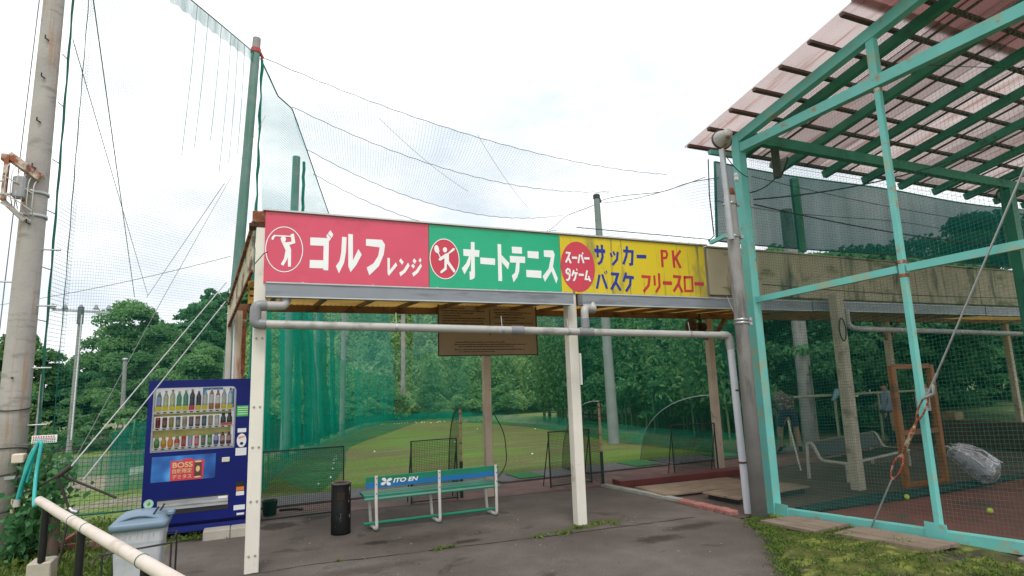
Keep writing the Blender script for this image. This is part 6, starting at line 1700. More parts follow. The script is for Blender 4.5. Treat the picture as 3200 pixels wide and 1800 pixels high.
# ------------------------------------------------------------------ poles of the net walls
GPM = mat('green_painted_pole', (0.11, 0.225, 0.185), 0.6, 0.1, 3, dirt=(0.16, 0.24, 0.22), dirt_at=0.55)
def netpole(name, label, base, top, r0, r1, m, cap=None, extra=None):
    r = thing(name, label, 'pole', base)
    base, top = V(base), V(top)
    b = MB(); b.tube([base, top], [r0, r1], 14); b.build('shaft', m, r)
    if cap:
        d = (top - base).normalized()
        b = MB(); b.tube([top, top + d * cap], [r1, r1 * 0.95], 12); b.build('tip', CONCG, r)
        b = MB(); b.tube([top - d * 0.05, top + d * 0.05], r1 + 0.02, 12); b.tube([top + V((0.05, -0.02, 0.05)), top + V((0.16, 0.05, -0.13))], 0.035, 8); b.build('clamp', mat('red_clamp', (0.42, 0.05, 0.05), 0.6) if cap > 0.2 else DARKMETAL, r)
    return r
G1 = V((-0.06, 14.0, 9.55))
netpole('net_pole', 'tall green net pole leaning behind the rusty corner of the shelter', (-0.42, 13.6, -0.2), G1, 0.118, 0.095, GPM, 0.33)
netpole('net_pole', 'green net pole rising behind the red sign', (0.98, 17.15, 0), (1.10, 17.3, 8.35), 0.125, 0.105, GPM)
netpole('net_pole', 'grey concrete net pole behind the left net, second from the cream post', (2.05, 20.1, 0), (2.15, 20.2, 6.4), 0.13, 0.11, CONCG)
netpole('net_pole', 'thin grey net pole behind the left net, third from the cream post', (3.3, 23.2, 0), (3.35, 23.2, 5.6), 0.10, 0.09, CONCG)
netpole('net_pole', 'slim grey net pole at the far end of the range', (7.95, 33.0, 0), (8.0, 33.0, 6.6), 0.13, 0.11, CONCG)
netpole('net_pole', 'concrete net pole with green top behind the yellow sign', (9.27, 14.19, 0), (9.16, 14.19, 7.0), 0.155, 0.085, mat('greenish_concrete', (0.20, 0.25, 0.23), 0.75, 0.12, 3), 0.08)
netpole('net_pole', 'grey concrete net pole behind the bending golfer', (12.9, 10.9, 0), (12.9, 10.9, 6.0), 0.19, 0.15, CONCG)

# ------------------------------------------------------------------ net walls of the range
NETF = netmat('range_net_far', (0.14, 0.42, 0.42), 0.075, 0.09, 0.06)
NETG = netmat('range_net_green', (0.008, 0.32, 0.22), None, 0, 0.55, 0.20)
NETGU = netmat('range_net_upper', (0.05, 0.38, 0.36), 0.075, 0.14, 0.12)
NETN = netmat('left_net_grid', (0.045, 0.22, 0.19), 0.045, 0.06, 0.03)
NETN2 = netmat('left_net_grid_near', (0.015, 0.10, 0.085), 0.05, 0.08, 0.0)
def lerp3(a, b_, u):
    return V(a).lerp(V(b_), u)
# left boundary: tall side net along the range, green and dense seen nearly edge-on
ls_ = thing('side_net', 'dense green side net hanging along the left of the range', 'net', (1.0, 17.0, 0))
top_path = [(0.05, 14.3, 9.55), (0.50, 15.6, 9.30), (0.94, 17.18, 9.75), (1.48, 18.66, 9.15), (2.55, 21.5, 7.85), (4.6, 26.5, 6.6), (6.9, 31.3, 6.2)]
bot_path = [(0.30, 11.2, 0.02), (0.62, 13.4, 0.02), (1.35, 16.8, 0.02), (2.0, 18.9, 0.02), (3.0, 21.8, 0.02), (4.9, 26.8, 0.02), (7.0, 31.3, 0.02)]
def along(path, u):
    k = u * (len(path) - 1)
    i = min(int(k), len(path) - 2)
    return V(path[i]).lerp(V(path[i + 1]), k - i)
def sidefn(z0, z1):
    def f(u, v):
        t_, q = along(top_path, u), along(bot_path, u)
        k = z0 + (z1 - z0) * v
        p = q.lerp(t_, k)
        wob = 0.09 * math.sin(46 * u) + 0.05 * math.sin(101 * u + 1.3)
        return p + V((0.94, -0.35, 0)) * wob * math.sin(math.pi * min(1, k * 1.4 + 0.08))
    return f
sheet('lower_net', sidefn(0.0, 0.36), 140, 10, NETG, ls_, 20, 3.4)
sheet('upper_net', sidefn(0.36, 1.0), 60, 10, NETGU, ls_, 20, 6)
# a nearer hanging curtain where the net ends above the bay, and its skirt on the turf
def curtain(u, v):
    p = V((0.24, 10.6, 0.02)).lerp(V((0.34, 13.4, 0.02)), u)
    return p + V((0.05 * math.sin(30 * u), 0, 2.9 * v))
sheet('curtain', curtain, 30, 6, NETG, ls_, 3, 3)
def skirt(u, v):
    q = along(bot_path, u)
    wd = 0.95 + 0.25 * math.sin(9 * u) + 0.5 * u
    return q + V((0.94, -0.35, 0)) * (wd * v) + V((0, 0, 0.45 * (1 - v) ** 2 + 0.012 + 0.02 * math.sin(30 * u) * (1 - v)))
NETK = netmat('skirt_net', (0.008, 0.22, 0.14), None, 0, 0.42, 0.25)
sheet('skirt', skirt, 60, 6, NETK, ls_, 20, 1.2)
for k, u in enumerate((0.30, 0.395, 0.47, 0.56, 0.64)):
    w_ = [0.10, 0.13, 0.10, 0.16, 0.09][k]
    pts_ = [along(bot_path, u).lerp(along(top_path, u), v) + V((0.05 * math.sin(5 * v + k), -0.1, 0)) for v in np.linspace(0.02, 0.5, 12)]
    b = MB(); b.tube(pts_, [w_ * (0.6 + 0.5 * abs(math.sin(7 * v + k))) for v in np.linspace(0, 1, 12)], 8); b.build('gathered_fold', NETG, ls_)
b = MB(); b.tube([along(top_path, u) for u in np.linspace(0, 1, 60)], 0.018, 6); b.build('top_cable', ROPEG, ls_)
b = MB(); b.tube([V((0.08, 14.25, 9.5)).lerp(V((0.06, 13.95, 0.1)), v) + V((0.012 * math.sin(75 * v), 0, 0)) for v in np.linspace(0, 1, 40)], [0.028 + 0.010 * math.sin(50 * v) for v in np.linspace(0, 1, 40)], 6); b.build('edge_bundle', mat('net_bundle', (0.012, 0.20, 0.14), 0.9, 0.3, 15), ls_)
b = MB(); b.tube([V((1.32, 17.5, 8.3)).lerp(V((1.30, 17.4, 3.0)), v) + V((0.012 * math.sin(55 * v), 0, 0)) for v in np.linspace(0, 1, 24)], 0.042, 6); b.build('edge_bundle', MATS['net_bundle'], ls_)
# right boundary net
rs_ = thing('side_net', 'thin green net along the right side of the range', 'net', (10, 14, 0))
rt_path = [(9.4, 9.6, 6.05), (9.4, 11.8, 6.42), (9.30, 14.3, 6.95), (9.6, 17.1, 7.1), (10.2, 21.5, 7.4), (9.6, 28.0, 7.2), (8.2, 32.2, 6.8)]
rb_path = [(10.6, 9.6, 0.02), (10.4, 11.8, 0.02), (10.2, 14.3, 0.02), (10.6, 17.1, 0.02), (11.0, 21.5, 0.02), (10.0, 28.0, 0.02), (8.2, 32.2, 0.02)]
NETR = netmat('right_net', (0.03, 0.26, 0.18), None, 0, 0.24, 0.10)
def rfn(u, v):
    return along(rb_path, u).lerp(along(rt_path, u), v) + V((0.12 * math.sin(31 * u + 3 * v), 0, 0))
sheet('lower_net', lambda u, v: rfn(u, 0.50 * v), 60, 8, NETR, rs_, 22, 3.5)
sheet('upper_net', lambda u, v: rfn(u, 0.50 + 0.5 * v), 60, 8, NETF, rs_, 22, 3.5)
b = MB(); b.tube([rfn(u, 1.0) for u in np.linspace(0, 1, 50)], 0.010, 5); b.build('top_cable', WIRED, rs_)
def rskirt(u, v):
    return along(rb_path, u) + V((-1, -0.1, 0)) * (0.8 * v) + V((0, 0, 0.35 * (1 - v) ** 2 + 0.012))
sheet('skirt', rskirt, 50, 4, NETK, rs_, 20, 1.0)
# far end net
fe = thing('end_net', 'green net closing the far end of the range', 'net', (7.6, 31.8, 0))
def ffn(u, v):
    a, c = V((4.4, 27.4, 0.02)), V((10.2, 28.2, 0.02))
    p = a.lerp(c, u) + V((0.0, 3.6 * math.sin(math.pi * u) ** 0.7 if 0 < u < 1 else 0, 0))
    return p + V((0, 0.1 * math.sin(25 * u), 6.4 * v))
sheet('lower_net', lambda u, v: ffn(u, 0.6 * v), 40, 6, netmat('end_net', (0.12, 0.34, 0.22), None, 0, 0.16, 0.06), fe, 7, 4)
sheet('foot_net', lambda u, v: ffn(u, 0) + V((0, -1.5 * v, 0.02 + 0.3 * (1 - v))), 40, 3, NETK, fe, 7, 1)
# ceiling net slung on sagging cables above the range
ce = thing('ceiling_net', 'sagging net and cables slung across above the range', 'net', (6, 18, 8))
cabs = [((0.08, 14.6, 9.75), (13.0, 15.6, 8.6), 0.55), ((0.94, 17.18, 9.80), (12.6, 18.6, 8.9), 0.75), ((1.48, 18.66, 9.15), (11.6, 20.5, 8.4), 0.85), ((1.75, 19.3, 8.6), (11.5, 21.0, 7.9), 0.9)]
for k, (p, q, s_) in enumerate(cabs):
    pts_ = sag(p, q, s_, 40)
    pts_ = [v_ + V((0, 0, 0.025 * abs(math.sin(i * 1.57)))) for i, v_ in enumerate(pts_)]
    b = MB(); b.tube(pts_, 0.011 if k else 0.009, 5); b.build('cable', WIRE, ce)
NETCE = netmat('ceiling_veil', (0.24, 0.42, 0.48), 0.085, 0.075, 0.06)
def cfn(u, v):
    k = v * 2
    i = min(int(k), 1)
    a = sag(*cabs[i], 40); c = sag(*cabs[i + 1], 40)
    j = u * 40
    i0 = min(int(j), 39)
    pa = a[i0].lerp(a[i0 + 1], j - i0); pc = c[i0].lerp(c[i0 + 1], j - i0)
    return pa.lerp(pc, k - i) - V((0, 0, 0.25 * math.sin(math.pi * (k - i))))
sheet('veil', cfn, 40, 8, NETCE, ce, 12, 6)
for (p, q) in (((3.2, 16.0, 9.3), (7.5, 20.5, 9.0)), ((6.0, 15.5, 9.0), (10.0, 20.5, 8.6))):
    b = MB(); b.tube(sag(p, q, 0.15), 0.006, 5); b.build('cable', WIRE, ce)
# left net between the utility pole and the leaning green pole
ln = thing('left_net', 'tall open net between the utility pole and the leaning green pole', 'net', (-1.6, 10.5, 0))
LA, LB = V((-2.16, 9.2, 0.05)), V((-0.42, 13.6, 0.05))
def lfn(u, v):
    p = LA.lerp(LB.lerp(V((-0.10, 13.95, 0.05)), v), u)
    tz = 8.2 + 1.22 * u ** 0.8
    return V((p.x + 0.06 * math.sin(8 * u) * math.sin(3 * v), p.y, p.z + (tz) * v))
sheet('net', lfn, 30, 30, NETN, ln, 4.7, 9.0)
def lfn2(u, v):
    p = V((-2.20, 8.75, 0.05)).lerp(LA + V((0.04, 0, 0)), u)
    return V((p.x, p.y, p.z + 9.5 * v))
sheet('near_strip', lfn2, 4, 30, NETN2, ln, 0.55, 9.5)
for (a, c, r_) in ((V((-2.18, 8.70, 0.1)), V((-2.26, 8.70, 9.5)), 0.014), (LA, LA + V((-0.04, 0, 9.5)), 0.006)):
    b = MB(); b.tube([a.lerp(c, v) + V((0.003 * math.sin(97 * v), 0, 0)) for v in np.linspace(0, 1, 60)], [r_ * (0.8 + 0.4 * abs(math.sin(37 * v))) for v in np.linspace(0, 1, 60)], 6); b.build('edge_rope', ROPEG, ln)
for z in (2.62, 3.25, 3.95, 4.6, 5.35, 6.0):
    b = MB(); b.tube([(-2.19 - 0.008 * z, 8.70, z), (-2.27, 8.60, z + 0.01)], 0.007, 5); b.build('tie', STEEL, ln)
# top hem of the left net
TOPN = netmat('net_hem', (0.03, 0.26, 0.24), None, 0, 0.45, 0.25)
def tfn(u, v):
    p = lfn(0.35 + 0.65 * u, 1.0)
    return p - V((0, 0, (0.34 - 0.10 * u + 0.02 * math.sin(60 * u)) * v))
sheet('hem', tfn, 60, 3, TOPN, ln, 4, 0.5)
b = MB(); b.tube([lfn(u, 1.0) for u in np.linspace(0.2, 1, 30)], 0.012, 5); b.build('top_cable', ROPEG, ln)
for k, u in enumerate((0.52, 0.60, 0.70, 0.78, 0.84, 0.90)):
    b = MB(); b.tube([lfn(u, v) + V((0.02 * math.sin(9 * v), 0, 0)) for v in np.linspace(0.66 + 0.03 * (k % 3), 1, 10)], 0.006, 5); b.build('drawstring', mat('pale_teal_cord', (0.14, 0.33, 0.34), 0.8), ln)
# low bottom rope of the left net in front of the field
b = MB(); b.tube(sag((-2.2, 8.95, 0.34), (-0.95, 9.05, 0.31), 0.02), 0.012, 6); b.build('bottom_rope', ROPEG, ln)
def lfn3(u, v):
    p = V((-2.2, 8.95, 0.33)).lerp(V((-0.95, 9.05, 0.30)), u)
    return p + V((0, 0.04 * math.sin(6 * u), 0.95 * v))
sheet('low_net', lfn3, 8, 4, NETN2, ln, 1.25, 0.95)

# ------------------------------------------------------------------ stay wires and overhead cables
G = 'stay wires and overhead cables'
STAYW = mat('pale_stay_wire', (0.42, 0.43, 0.44), 0.5, 0.1, 6)
cable('stay_wire', 'pale stay wire rising from the anchor to the shelter corner, upper of the pair', [(-1.60, 7.55, 1.02), (-0.30, 9.0, 3.22)], 0.008, STAYW, 'wire', G)
cable('stay_wire', 'pale stay wire rising to the shelter corner, lower of the pair', [(-1.52, 7.70, 0.86), (-0.30, 9.0, 2.95)], 0.008, STAYW, 'wire', G)
cable('stay_wire', 'thin wire from the anchor up past the lettered pole', [(-1.60, 7.56, 1.03), (-1.02, 9.0, 3.05), (0.2, 14.0, 8.0)], 0.004, WIRE, 'wire', G)
cable('stay_wire', 'long dark wire slanting down from the sky to the trees, left of two', [(-2.16, 9.3, 7.25), (-3.05, 20.0, 4.55)], 0.009, WIRE, 'wire', G)
cable('stay_wire', 'fainter wire crossing the long dark one above the trees', [(-2.33, 9.2, 6.55), (-2.72, 20.0, 4.6)], 0.006, WIRE, 'wire', G)
cable('stay_wire', 'thin wire from the green pole down to the tree tops', [(-0.55, 13.0, 5.95), (-2.75, 20.0, 4.55)], 0.006, WIRE, 'wire', G)
cable('overhead_wire', 'thin overhead wire crossing low over the trees on the left', sag((-7.5, 20.0, 4.0), (-0.4, 13.8, 4.6), 0.15), 0.007, WIRE, 'wire', G)
cable('overhead_wire', 'thin overhead wire ending at the top of the shade net', sag((9.2, 14.1, 6.8), (6.1, 6.5, 4.62), 0.10), 0.006, WIRED, 'wire', G)
cable('overhead_wire', 'black wire lying along the top of the yellow sign', [(3.9, 6.56, 3.70), (6.1, 6.52, 3.68)], 0.006, WIRED, 'wire', G)
cable('overhead_wire', 'short wire from the lamp to the teal cage post', sag((5.55, 5.56, 4.60), (6.0, 5.6, 4.30), 0.06), 0.006, WIRED, 'wire', G)
cable('overhead_wire', 'thick wire stretched from the cage post to the eave lamp', sag((6.05, 5.7, 4.12), (6.66, 5.72, 4.42), 0.05), 0.009, WIRED, 'wire', G)
cable('drop_cord', 'knotted dark cord hanging beside the shade net edge', [(6.10, 6.40, 4.86), (6.06, 6.40, 4.3), (6.08, 6.40, 3.7), (5.98, 6.42, 3.62)], 0.009, WIRED, 'cord')
cable('drop_cord', 'thin black cable bowing down behind the bench end', bend([(3.56, 8.80, 1.25), (3.70, 8.72, 0.95), (3.72, 8.70, 0.45), (3.50, 8.80, 0.20)], 0.3), 0.008, WIRED, 'cable')
cable('drop_cord', 'thin dark cord looped on the red sign corner', [(0.03, 6.46, 2.98), (0.12, 6.44, 3.10), (0.16, 6.44, 3.12)], 0.005, WIRED, 'cord')
cable('drop_cord', 'white cord hanging from the right gutter end', [(6.20, 6.38, 2.82), (6.25, 6.36, 2.65), (6.33, 6.36, 2.45)], 0.005, WPVC, 'cord')
b = MB(); b.tube([(8.18 + 0.07 * math.cos(a), 6.14, 2.34 + 0.17 * math.sin(a)) for a in np.linspace(0, 2 * math.pi, 20, endpoint=False)], 0.010, 6, closed=True); tag(b.build('cable_coil', WIRED), 'coil of black cable hung on the post behind the cage net', 'cable')

# ------------------------------------------------------------------ lower field on the left
def gz(x, y):
    return zt(x, y) - 0.02
FX = [(-6.75, 31.2), (-6.35, 40.5), (-9.6, 38.0)]
fl = thing('floodlight_pole', 'slim concrete pole carrying a crossarm with five field lamps', 'light pole', (FX[0][0], FX[0][1], -1.22))
x, y = FX[0]
b = MB(); b.tube([(x, y, -1.22), (x + 0.03, y, 5.55)], [0.11, 0.08], 12); b.build('shaft', CONCG, fl)
b = MB(); b.tube([(x + 0.09, y - 0.18, 0.0), (x + 0.10, y - 0.16, 5.3)], 0.03, 6); b.build('conduit', WPVC, fl)
b = MB(); b.bar((x - 1.0, y, 5.52), (x + 1.1, y, 5.42), 0.10, 0.10); b.build('crossarm', STEEL, fl)
b = MB(); b.tube([(x + 0.03, y - 0.05, 4.9), (x + 0.03, y - 0.05, 5.65)], 0.12, 10); b.build('junction_box', mat('dark_grey_box', (0.10, 0.11, 0.12), 0.6), fl)
LAMPG = mat('grey_lamp', (0.26, 0.28, 0.30), 0.5, 0.15, 6)
for k, dx in enumerate((-0.98, -0.55, 0.03, 0.58, 1.05)):
    b = MB(); b.lathe([(0.02, 0.16), (0.06, 0.13), (0.08, 0.05), (0.12, -0.03), (0.12, -0.05)], (x + dx, y - 0.05, 5.60), 12); b.build('lamp_head', LAMPG, fl)
dpole = thing('lettered_pole', 'thin grey pole with a white plate lettered D in the field', 'pole', (FX[1][0], FX[1][1], -1.22))
x, y = FX[1]
b = MB(); b.tube([(x, y, -1.22), (x - 0.08, y, 3.75)], [0.14, 0.10], 10); b.build('shaft', CONCG, dpole)
b = MB(); b.bbox((x - 0.30, y - 0.25, -0.28), (x + 0.20, y - 0.20, 0.50), 0.01); pl_ = b.build('plate', WHITE, dpole)
text_mesh('letter', 'D', 0.75, CRIMP, pl_, x - 0.20, -0.15, y - 0.27, width=0.30, bold=0.01, depth=0.01)
b = MB(); b.lathe([(0.10, 0), (0.16, 0.05), (0.12, 0.16)], (x - 0.08, y, 3.75), 10); b.build('cap', STEEL, dpole)
netpole('field_pole', 'thin pale pole at the far left behind the hose', (FX[2][0], FX[2][1], -1.22), (FX[2][0], FX[2][1], 3.0), 0.12, 0.08, CONCG)
b = MB(); b.bar((-3.55, 24.5, -0.82), (-2.75, 24.5, -0.74), 0.05, 0.22); tag(b.build('field_plate', WHITE), 'narrow white plate standing low in the field', 'sign')
fn = thing('field_net', 'low green net fence across the lower field', 'net', (-5, 27, -1.2))
NETLF = netmat('field_fence_net', (0.02, 0.21, 0.13), None, 0, 0.50, 0.12)
def ffld(u, v):
    x = -16 + 15.2 * u
    return (x, 27.5 + 0.3 * math.sin(3 * u), -1.22 + 0.72 * v)
sheet('net', ffld, 30, 3, NETLF, fn, 15, 1.3)
b = MB()
for u in np.linspace(0, 1, 12):
    p = ffld(u, 0)
    b = MB(); b.tube([p, (p[0], p[1], p[2] + 0.76)], 0.025, 6); b.build('stake', GREENST, fn)
hn = thing('hitting_net', 'peaked turquoise practice net in the field left of the machine', 'net', (-2.4, 22, -1.2))
def hfn(u, v):
    p = V((-3.7, 21.5, -1.1)).lerp(V((-2.2, 22.5, -1.1)), u)
    return p + V((0.15 * math.sin(9 * u) * (1 - v), 0.5 * v, 2.0 * v * (0.45 + 0.55 * math.sin(math.pi * (0.25 + 0.5 * u)))))
sheet('cloth', hfn, 14, 8, netmat('practice_net', (0.012, 0.20, 0.15), None, 0, 0.62, 0.2), hn, 2, 2)
b = MB(); b.tube([(-3.2, 21.8, -1.1), (-3.15, 22.2, 1.0), (-2.3, 22.6, 1.0), (-2.2, 22.5, -1.1)], 0.03, 6, smooth=False); b.build('frame', GREENST, hn)

ip = thing('drain_pipe', 'grey drain pipe running along the shelter behind the cage net', 'pipe', (10.8, 6.2, 2.3))
b = MB(); b.tube(bend([(8.42, 6.22, 2.66), (8.42, 6.22, 2.40), (8.62, 6.22, 2.36), (14.2, 6.22, 2.28)], 0.08), 0.042, 12); b.build('pipe_run', PVC, ip)
for x in (9.6, 11.2, 12.8):
    b = MB(); b.tube([(x - 0.012, 6.22, 2.355 - (x - 8.42) * 0.0138), (x + 0.012, 6.22, 2.355 - (x - 8.42) * 0.0138)], 0.048, 12); b.build('pipe_clamp', STEEL, ip)
# ------------------------------------------------------------------ vegetation
LEAFD = leafmat('dark_leaf', (0.036, 0.140, 0.060), (0.140, 0.340, 0.130), 0.5)
LEAFM = leafmat('mid_leaf', (0.060, 0.175, 0.060), (0.210, 0.390, 0.135), 0.5)
LEAFB = leafmat('bamboo_leaf', (0.11, 0.250, 0.085), (0.360, 0.540, 0.210), 0.5)
BARK = mat('bark', (0.09, 0.07, 0.05), 0.9, 0.3, 5, bump=0.4)
def crown_points(r, c, R, nclump, per, flat=0.75, hollow=0.35):
    """Leaf positions on uneven clumps that fill an ellipsoid; upper and outer leaves sit on top of each clump."""
    P, O, Vv = [], [], []
    for i in range(nclump):
        d = r.normal(size=3); d /= np.linalg.norm(d)
        rad_ = (hollow + (1 - hollow) * r.uniform() ** 0.6)
        cc = np.array(c) + d * np.array(R) * rad_ * 0.82
        cr = np.array(R) * r.uniform(0.20, 0.36)
        n = int(per * r.uniform(0.7, 1.3))
        q = r.normal(size=(n, 3)); q /= np.linalg.norm(q, axis=1, keepdims=True)
        q[:, 2] = np.abs(q[:, 2]) * 0.9 - 0.35 * r.uniform(size=n)
        s = r.uniform(0.55, 1.05, (n, 1))
        P.append(cc + q * cr * s * np.array([1, 1, flat])); O.append(q)
        Vv.append(np.full(n, r.uniform(0.05, 0.6)))
    return np.concatenate(P), np.concatenate(O), np.concatenate(Vv)
def tree(label, x, y, h, R, m, seed, z0=None, nclump=46, per=600, leaf=0.14, group=None, low=0.25, cat='tree', name='tree'):
    r = np.random.default_rng(seed)
    z0 = zt(x, y) if z0 is None else z0
    t_ = thing(name, label, cat, (x, y, z0), group)
    b = MB()
    th = h * 0.72
    b.tube([(x, y, z0 - 0.2), (x + 0.1, y, z0 + th * 0.4), (x + r.uniform(-.4, .4), y, z0 + th)], [h * 0.022, h * 0.017, h * 0.006], 8)
    b.build('trunk', BARK, t_)
    for k in range(6):
        a = r.uniform(0, 6.28)
        zz = z0 + h * r.uniform(low, 0.6)
        e = (x + math.cos(a) * R * 0.7, y + math.sin(a) * R * 0.7, zz + h * 0.2)
        b = MB(); b.tube([(x, y, zz), ((x + e[0]) / 2, (y + e[1]) / 2, zz + h * 0.07), e], [h * 0.009, h * 0.006, h * 0.002], 6); b.build('limb', BARK, t_)
    P, O, Vv = crown_points(r, (x, y, z0 + h * (0.5 + low / 2)), (R, R, h * (0.5 - low / 2)), nclump, per)
    leaves('crown', P, leaf, m, t_, aspect=1.5, seed=seed, val=Vv, outward=O)
    return t_
GT = 'trees behind the lower field'
tree('broad bushy tree with the highest crown between the wires', -8.0, 52, 10.2, 3.9, LEAFM, 21, -1.2, 60, 960, 0.145, GT, 0.12)
tree('rounded tree right of the highest crown, beside the shelter', -5.0, 50, 8.4, 3.2, LEAFM, 22, -1.2, 50, 896, 0.145, GT, 0.10)
tree('feathery tree directly behind the five-lamp pole', -12.6, 46, 7.4, 3.0, LEAFM, 23, -1.2, 36, 640, 0.145, GT, 0.15)
tree('loose airy tree just right of the utility pole', -16.0, 48, 8.2, 2.9, LEAFM, 24, -1.2, 34, 608, 0.145, GT, 0.2)
tree('dark tree left of the utility pole', -21.5, 50, 8.0, 3.4, LEAFD, 25, -1.2, 40, 768, 0.145, GT, 0.1)
tree('low dark tree filling the gap between the lamp pole and the high crown', -10.0, 47, 5.6, 2.8, LEAFD, 26, -1.2, 44, 832, 0.145, GT, 0.05)
tree('low green tree behind the lettered pole', -6.6, 45, 6.0, 2.6, LEAFM, 27, -1.2, 44, 832, 0.145, GT, 0.05)
tree('low tree behind the vending machine top', -3.2, 43, 6.6, 2.5, LEAFM, 28, -1.2, 44, 832, 0.145, GT, 0.05)
tree('low dark tree behind the lamp pole foot', -13.8, 44, 5.2, 3.0, LEAFD, 29, -1.2, 44, 832, 0.145, GT, 0.04)
tree('low dark tree at the foot of the utility pole', -18.2, 44, 5.0, 3.2, LEAFD, 30, -1.2, 44, 832, 0.145, GT, 0.04)
# wooded hill behind: terrain plus one mass of leaves
def hill(x, y):
    """Height of the hillside that closes the view behind the range."""
    a = smooth01((y - 31.5) / 27) * 10.5 * smooth01((x + 3.5) / 5)
    a = max(a, smooth01((y - 47) / 14) * 9.0 * smooth01((x + 10) / 8))
    b_ = smooth01((x - 12.2 - 0.10 * max(0, y - 14)) / 10) * 0.7 * smooth01((y - 4) / 8)
    return max(a, b_) - 0.06
hb = MB()
hx = np.arange(-40, 64, 2.0)
hy = np.arange(2, 92, 2.0)
hb.v = [(x, y, hill(x, y) if hill(x, y) > 0.0 else -1.6) for y in hy for x in hx]
nh = len(hx)
for j in range(len(hy) - 1):
    for i in range(nh - 1):
        a = j * nh + i
        if min(hb.v[k][2] for k in (a, a + 1, a + nh, a + nh + 1)) > -1.0:
            hb.f.append((a, a + 1, a + nh + 1, a + nh)); hb.m.append(0); hb.sm.append(True)
tag(hb.build('hillside', mat('undergrowth_soil', (0.075, 0.12, 0.04), 0.95, 0.4, 3, bump=0.5), origin=(0, 0, 0)), kind='structure')
def mass(name, label, spots, m, seed, per, leaf, aspect=1.5, droop=0.0):
    """One far wood: clumps of leaves heaped at the given (x,y,z,rx,rz) spots."""
    r = np.random.default_rng(seed)
    P, O, Vv = [], [], []
    for (x, y, z, rx, rz) in spots:
        p, o, v_ = crown_points(r, (x, y, z + rz * 0.9), (rx, rx, rz), 9, per / 9, 0.8, 0.3)
        P.append(p); O.append(o); Vv.append(np.clip(v_ + r.uniform(-.12, .12), 0, .6))
    o = leaves(name, np.concatenate(P), leaf, m, aspect=aspect, droop=droop, seed=seed, val=np.concatenate(Vv), outward=np.concatenate(O), origin=(0, 30, 0))
    return tag(o, label, kind='stuff')
r_ = np.random.default_rng(77)
sp = []
for _ in range(95):
    x, y = r_.uniform(-9, 4), r_.uniform(50, 66)
    top_ = 1.7 + y * (0.165 + 0.03 * math.sin(x * 0.6) + (0.03 if x > -4 else -0.02 * (-4 - x) / 3))
    z = hill(x, y)
    rz = r_.uniform(1.3, 2.2)
    sp.append((x, y, min(z, top_ - 2 * rz), r_.uniform(1.6, 2.8), rz))
mass('hill_forest', 'dark wooded hill rising behind the shelter corner', sp, LEAFD, 41, 760, 0.20)
# thicket at the foot of the treeline on the left
sp = []
for _ in range(70):
    x, y = r_.uniform(-26, -1.0), r_.uniform(40, 47)
    sp.append((x, y, -1.3, r_.uniform(1.2, 2.2), r_.uniform(1.0, 2.7)))
mass('field_thicket', 'dark thicket along the far edge of the lower field', sp, LEAFM, 42, 900, 0.14)
# bamboo on the slope at the far end of the range
def bamboo(name, label, spots, seed, m=LEAFB, leaf=0.15, dens=330):
    """Arching culms with hanging plumes of narrow leaves."""
    r = np.random.default_rng(seed)
    P, O, Vv = [], [], []
    cb = MB()
    for (x, y, z, h) in spots:
        a = r.uniform(0, 6.28); ar = h * r.uniform(0.10, 0.22)
        culm = []
        for t_ in np.linspace(0, 1, 7):
            culm.append(np.array([x + math.cos(a) * ar * t_ ** 2.2, y + math.sin(a) * ar * t_ ** 2.2, z + h * (t_ - 0.10 * t_ ** 4)]))
        cb.tube([tuple(c) for c in culm], [0.035, 0.034, 0.032, 0.028, 0.022, 0.014, 0.006], 5)
        n = int(dens * h / 5)
        t_ = r.uniform(0.18, 1.0, n) ** 0.8
        k = np.minimum((t_ * 6).astype(int), 5)
        cc = np.array(culm)
        p = cc[k] * (1 - (t_ * 6 - k))[:, None] + cc[np.minimum(k + 1, 6)] * (t_ * 6 - k)[:, None]
        sprd = (0.16 + 0.85 * np.sin(np.pi * np.clip(t_, 0, 1)) ** 0.7) * h * 0.085
        q = r.normal(size=(n, 3)); q[:, 2] = -np.abs(q[:, 2]) * 0.5
        P.append(p + q * sprd[:, None]); O.append(q / (np.linalg.norm(q, axis=1, keepdims=True) + 1e-6))
        Vv.append(np.full(n, r.uniform(0.0, 0.6)) * (0.5 + 0.5 * t_))
    o = leaves(name, np.concatenate(P), leaf, m, aspect=2.2, droop=0.5, seed=seed, val=np.concatenate(Vv), outward=np.concatenate(O), origin=(8, 36, 0))
    tag(o, label, kind='stuff')
    cu = cb.build('culms', mat('bamboo_culm', (0.14, 0.19, 0.07), 0.5, 0.2, 3), o)
    cu['kind'] = 'stuff'
    return o
sp = []
for _ in range(260):
    y = r_.uniform(33.5, 50)
    x = r_.uniform(0.16 * y, 0.62 * y)
    z = hill(x, y)
    sp.append((x, y, z, r_.uniform(1.8, 3.6)))
bamboo('bamboo_grove', 'pale green bamboo grove on the slope beyond the range', sp, 51, LEAFB, 0.12, 420)
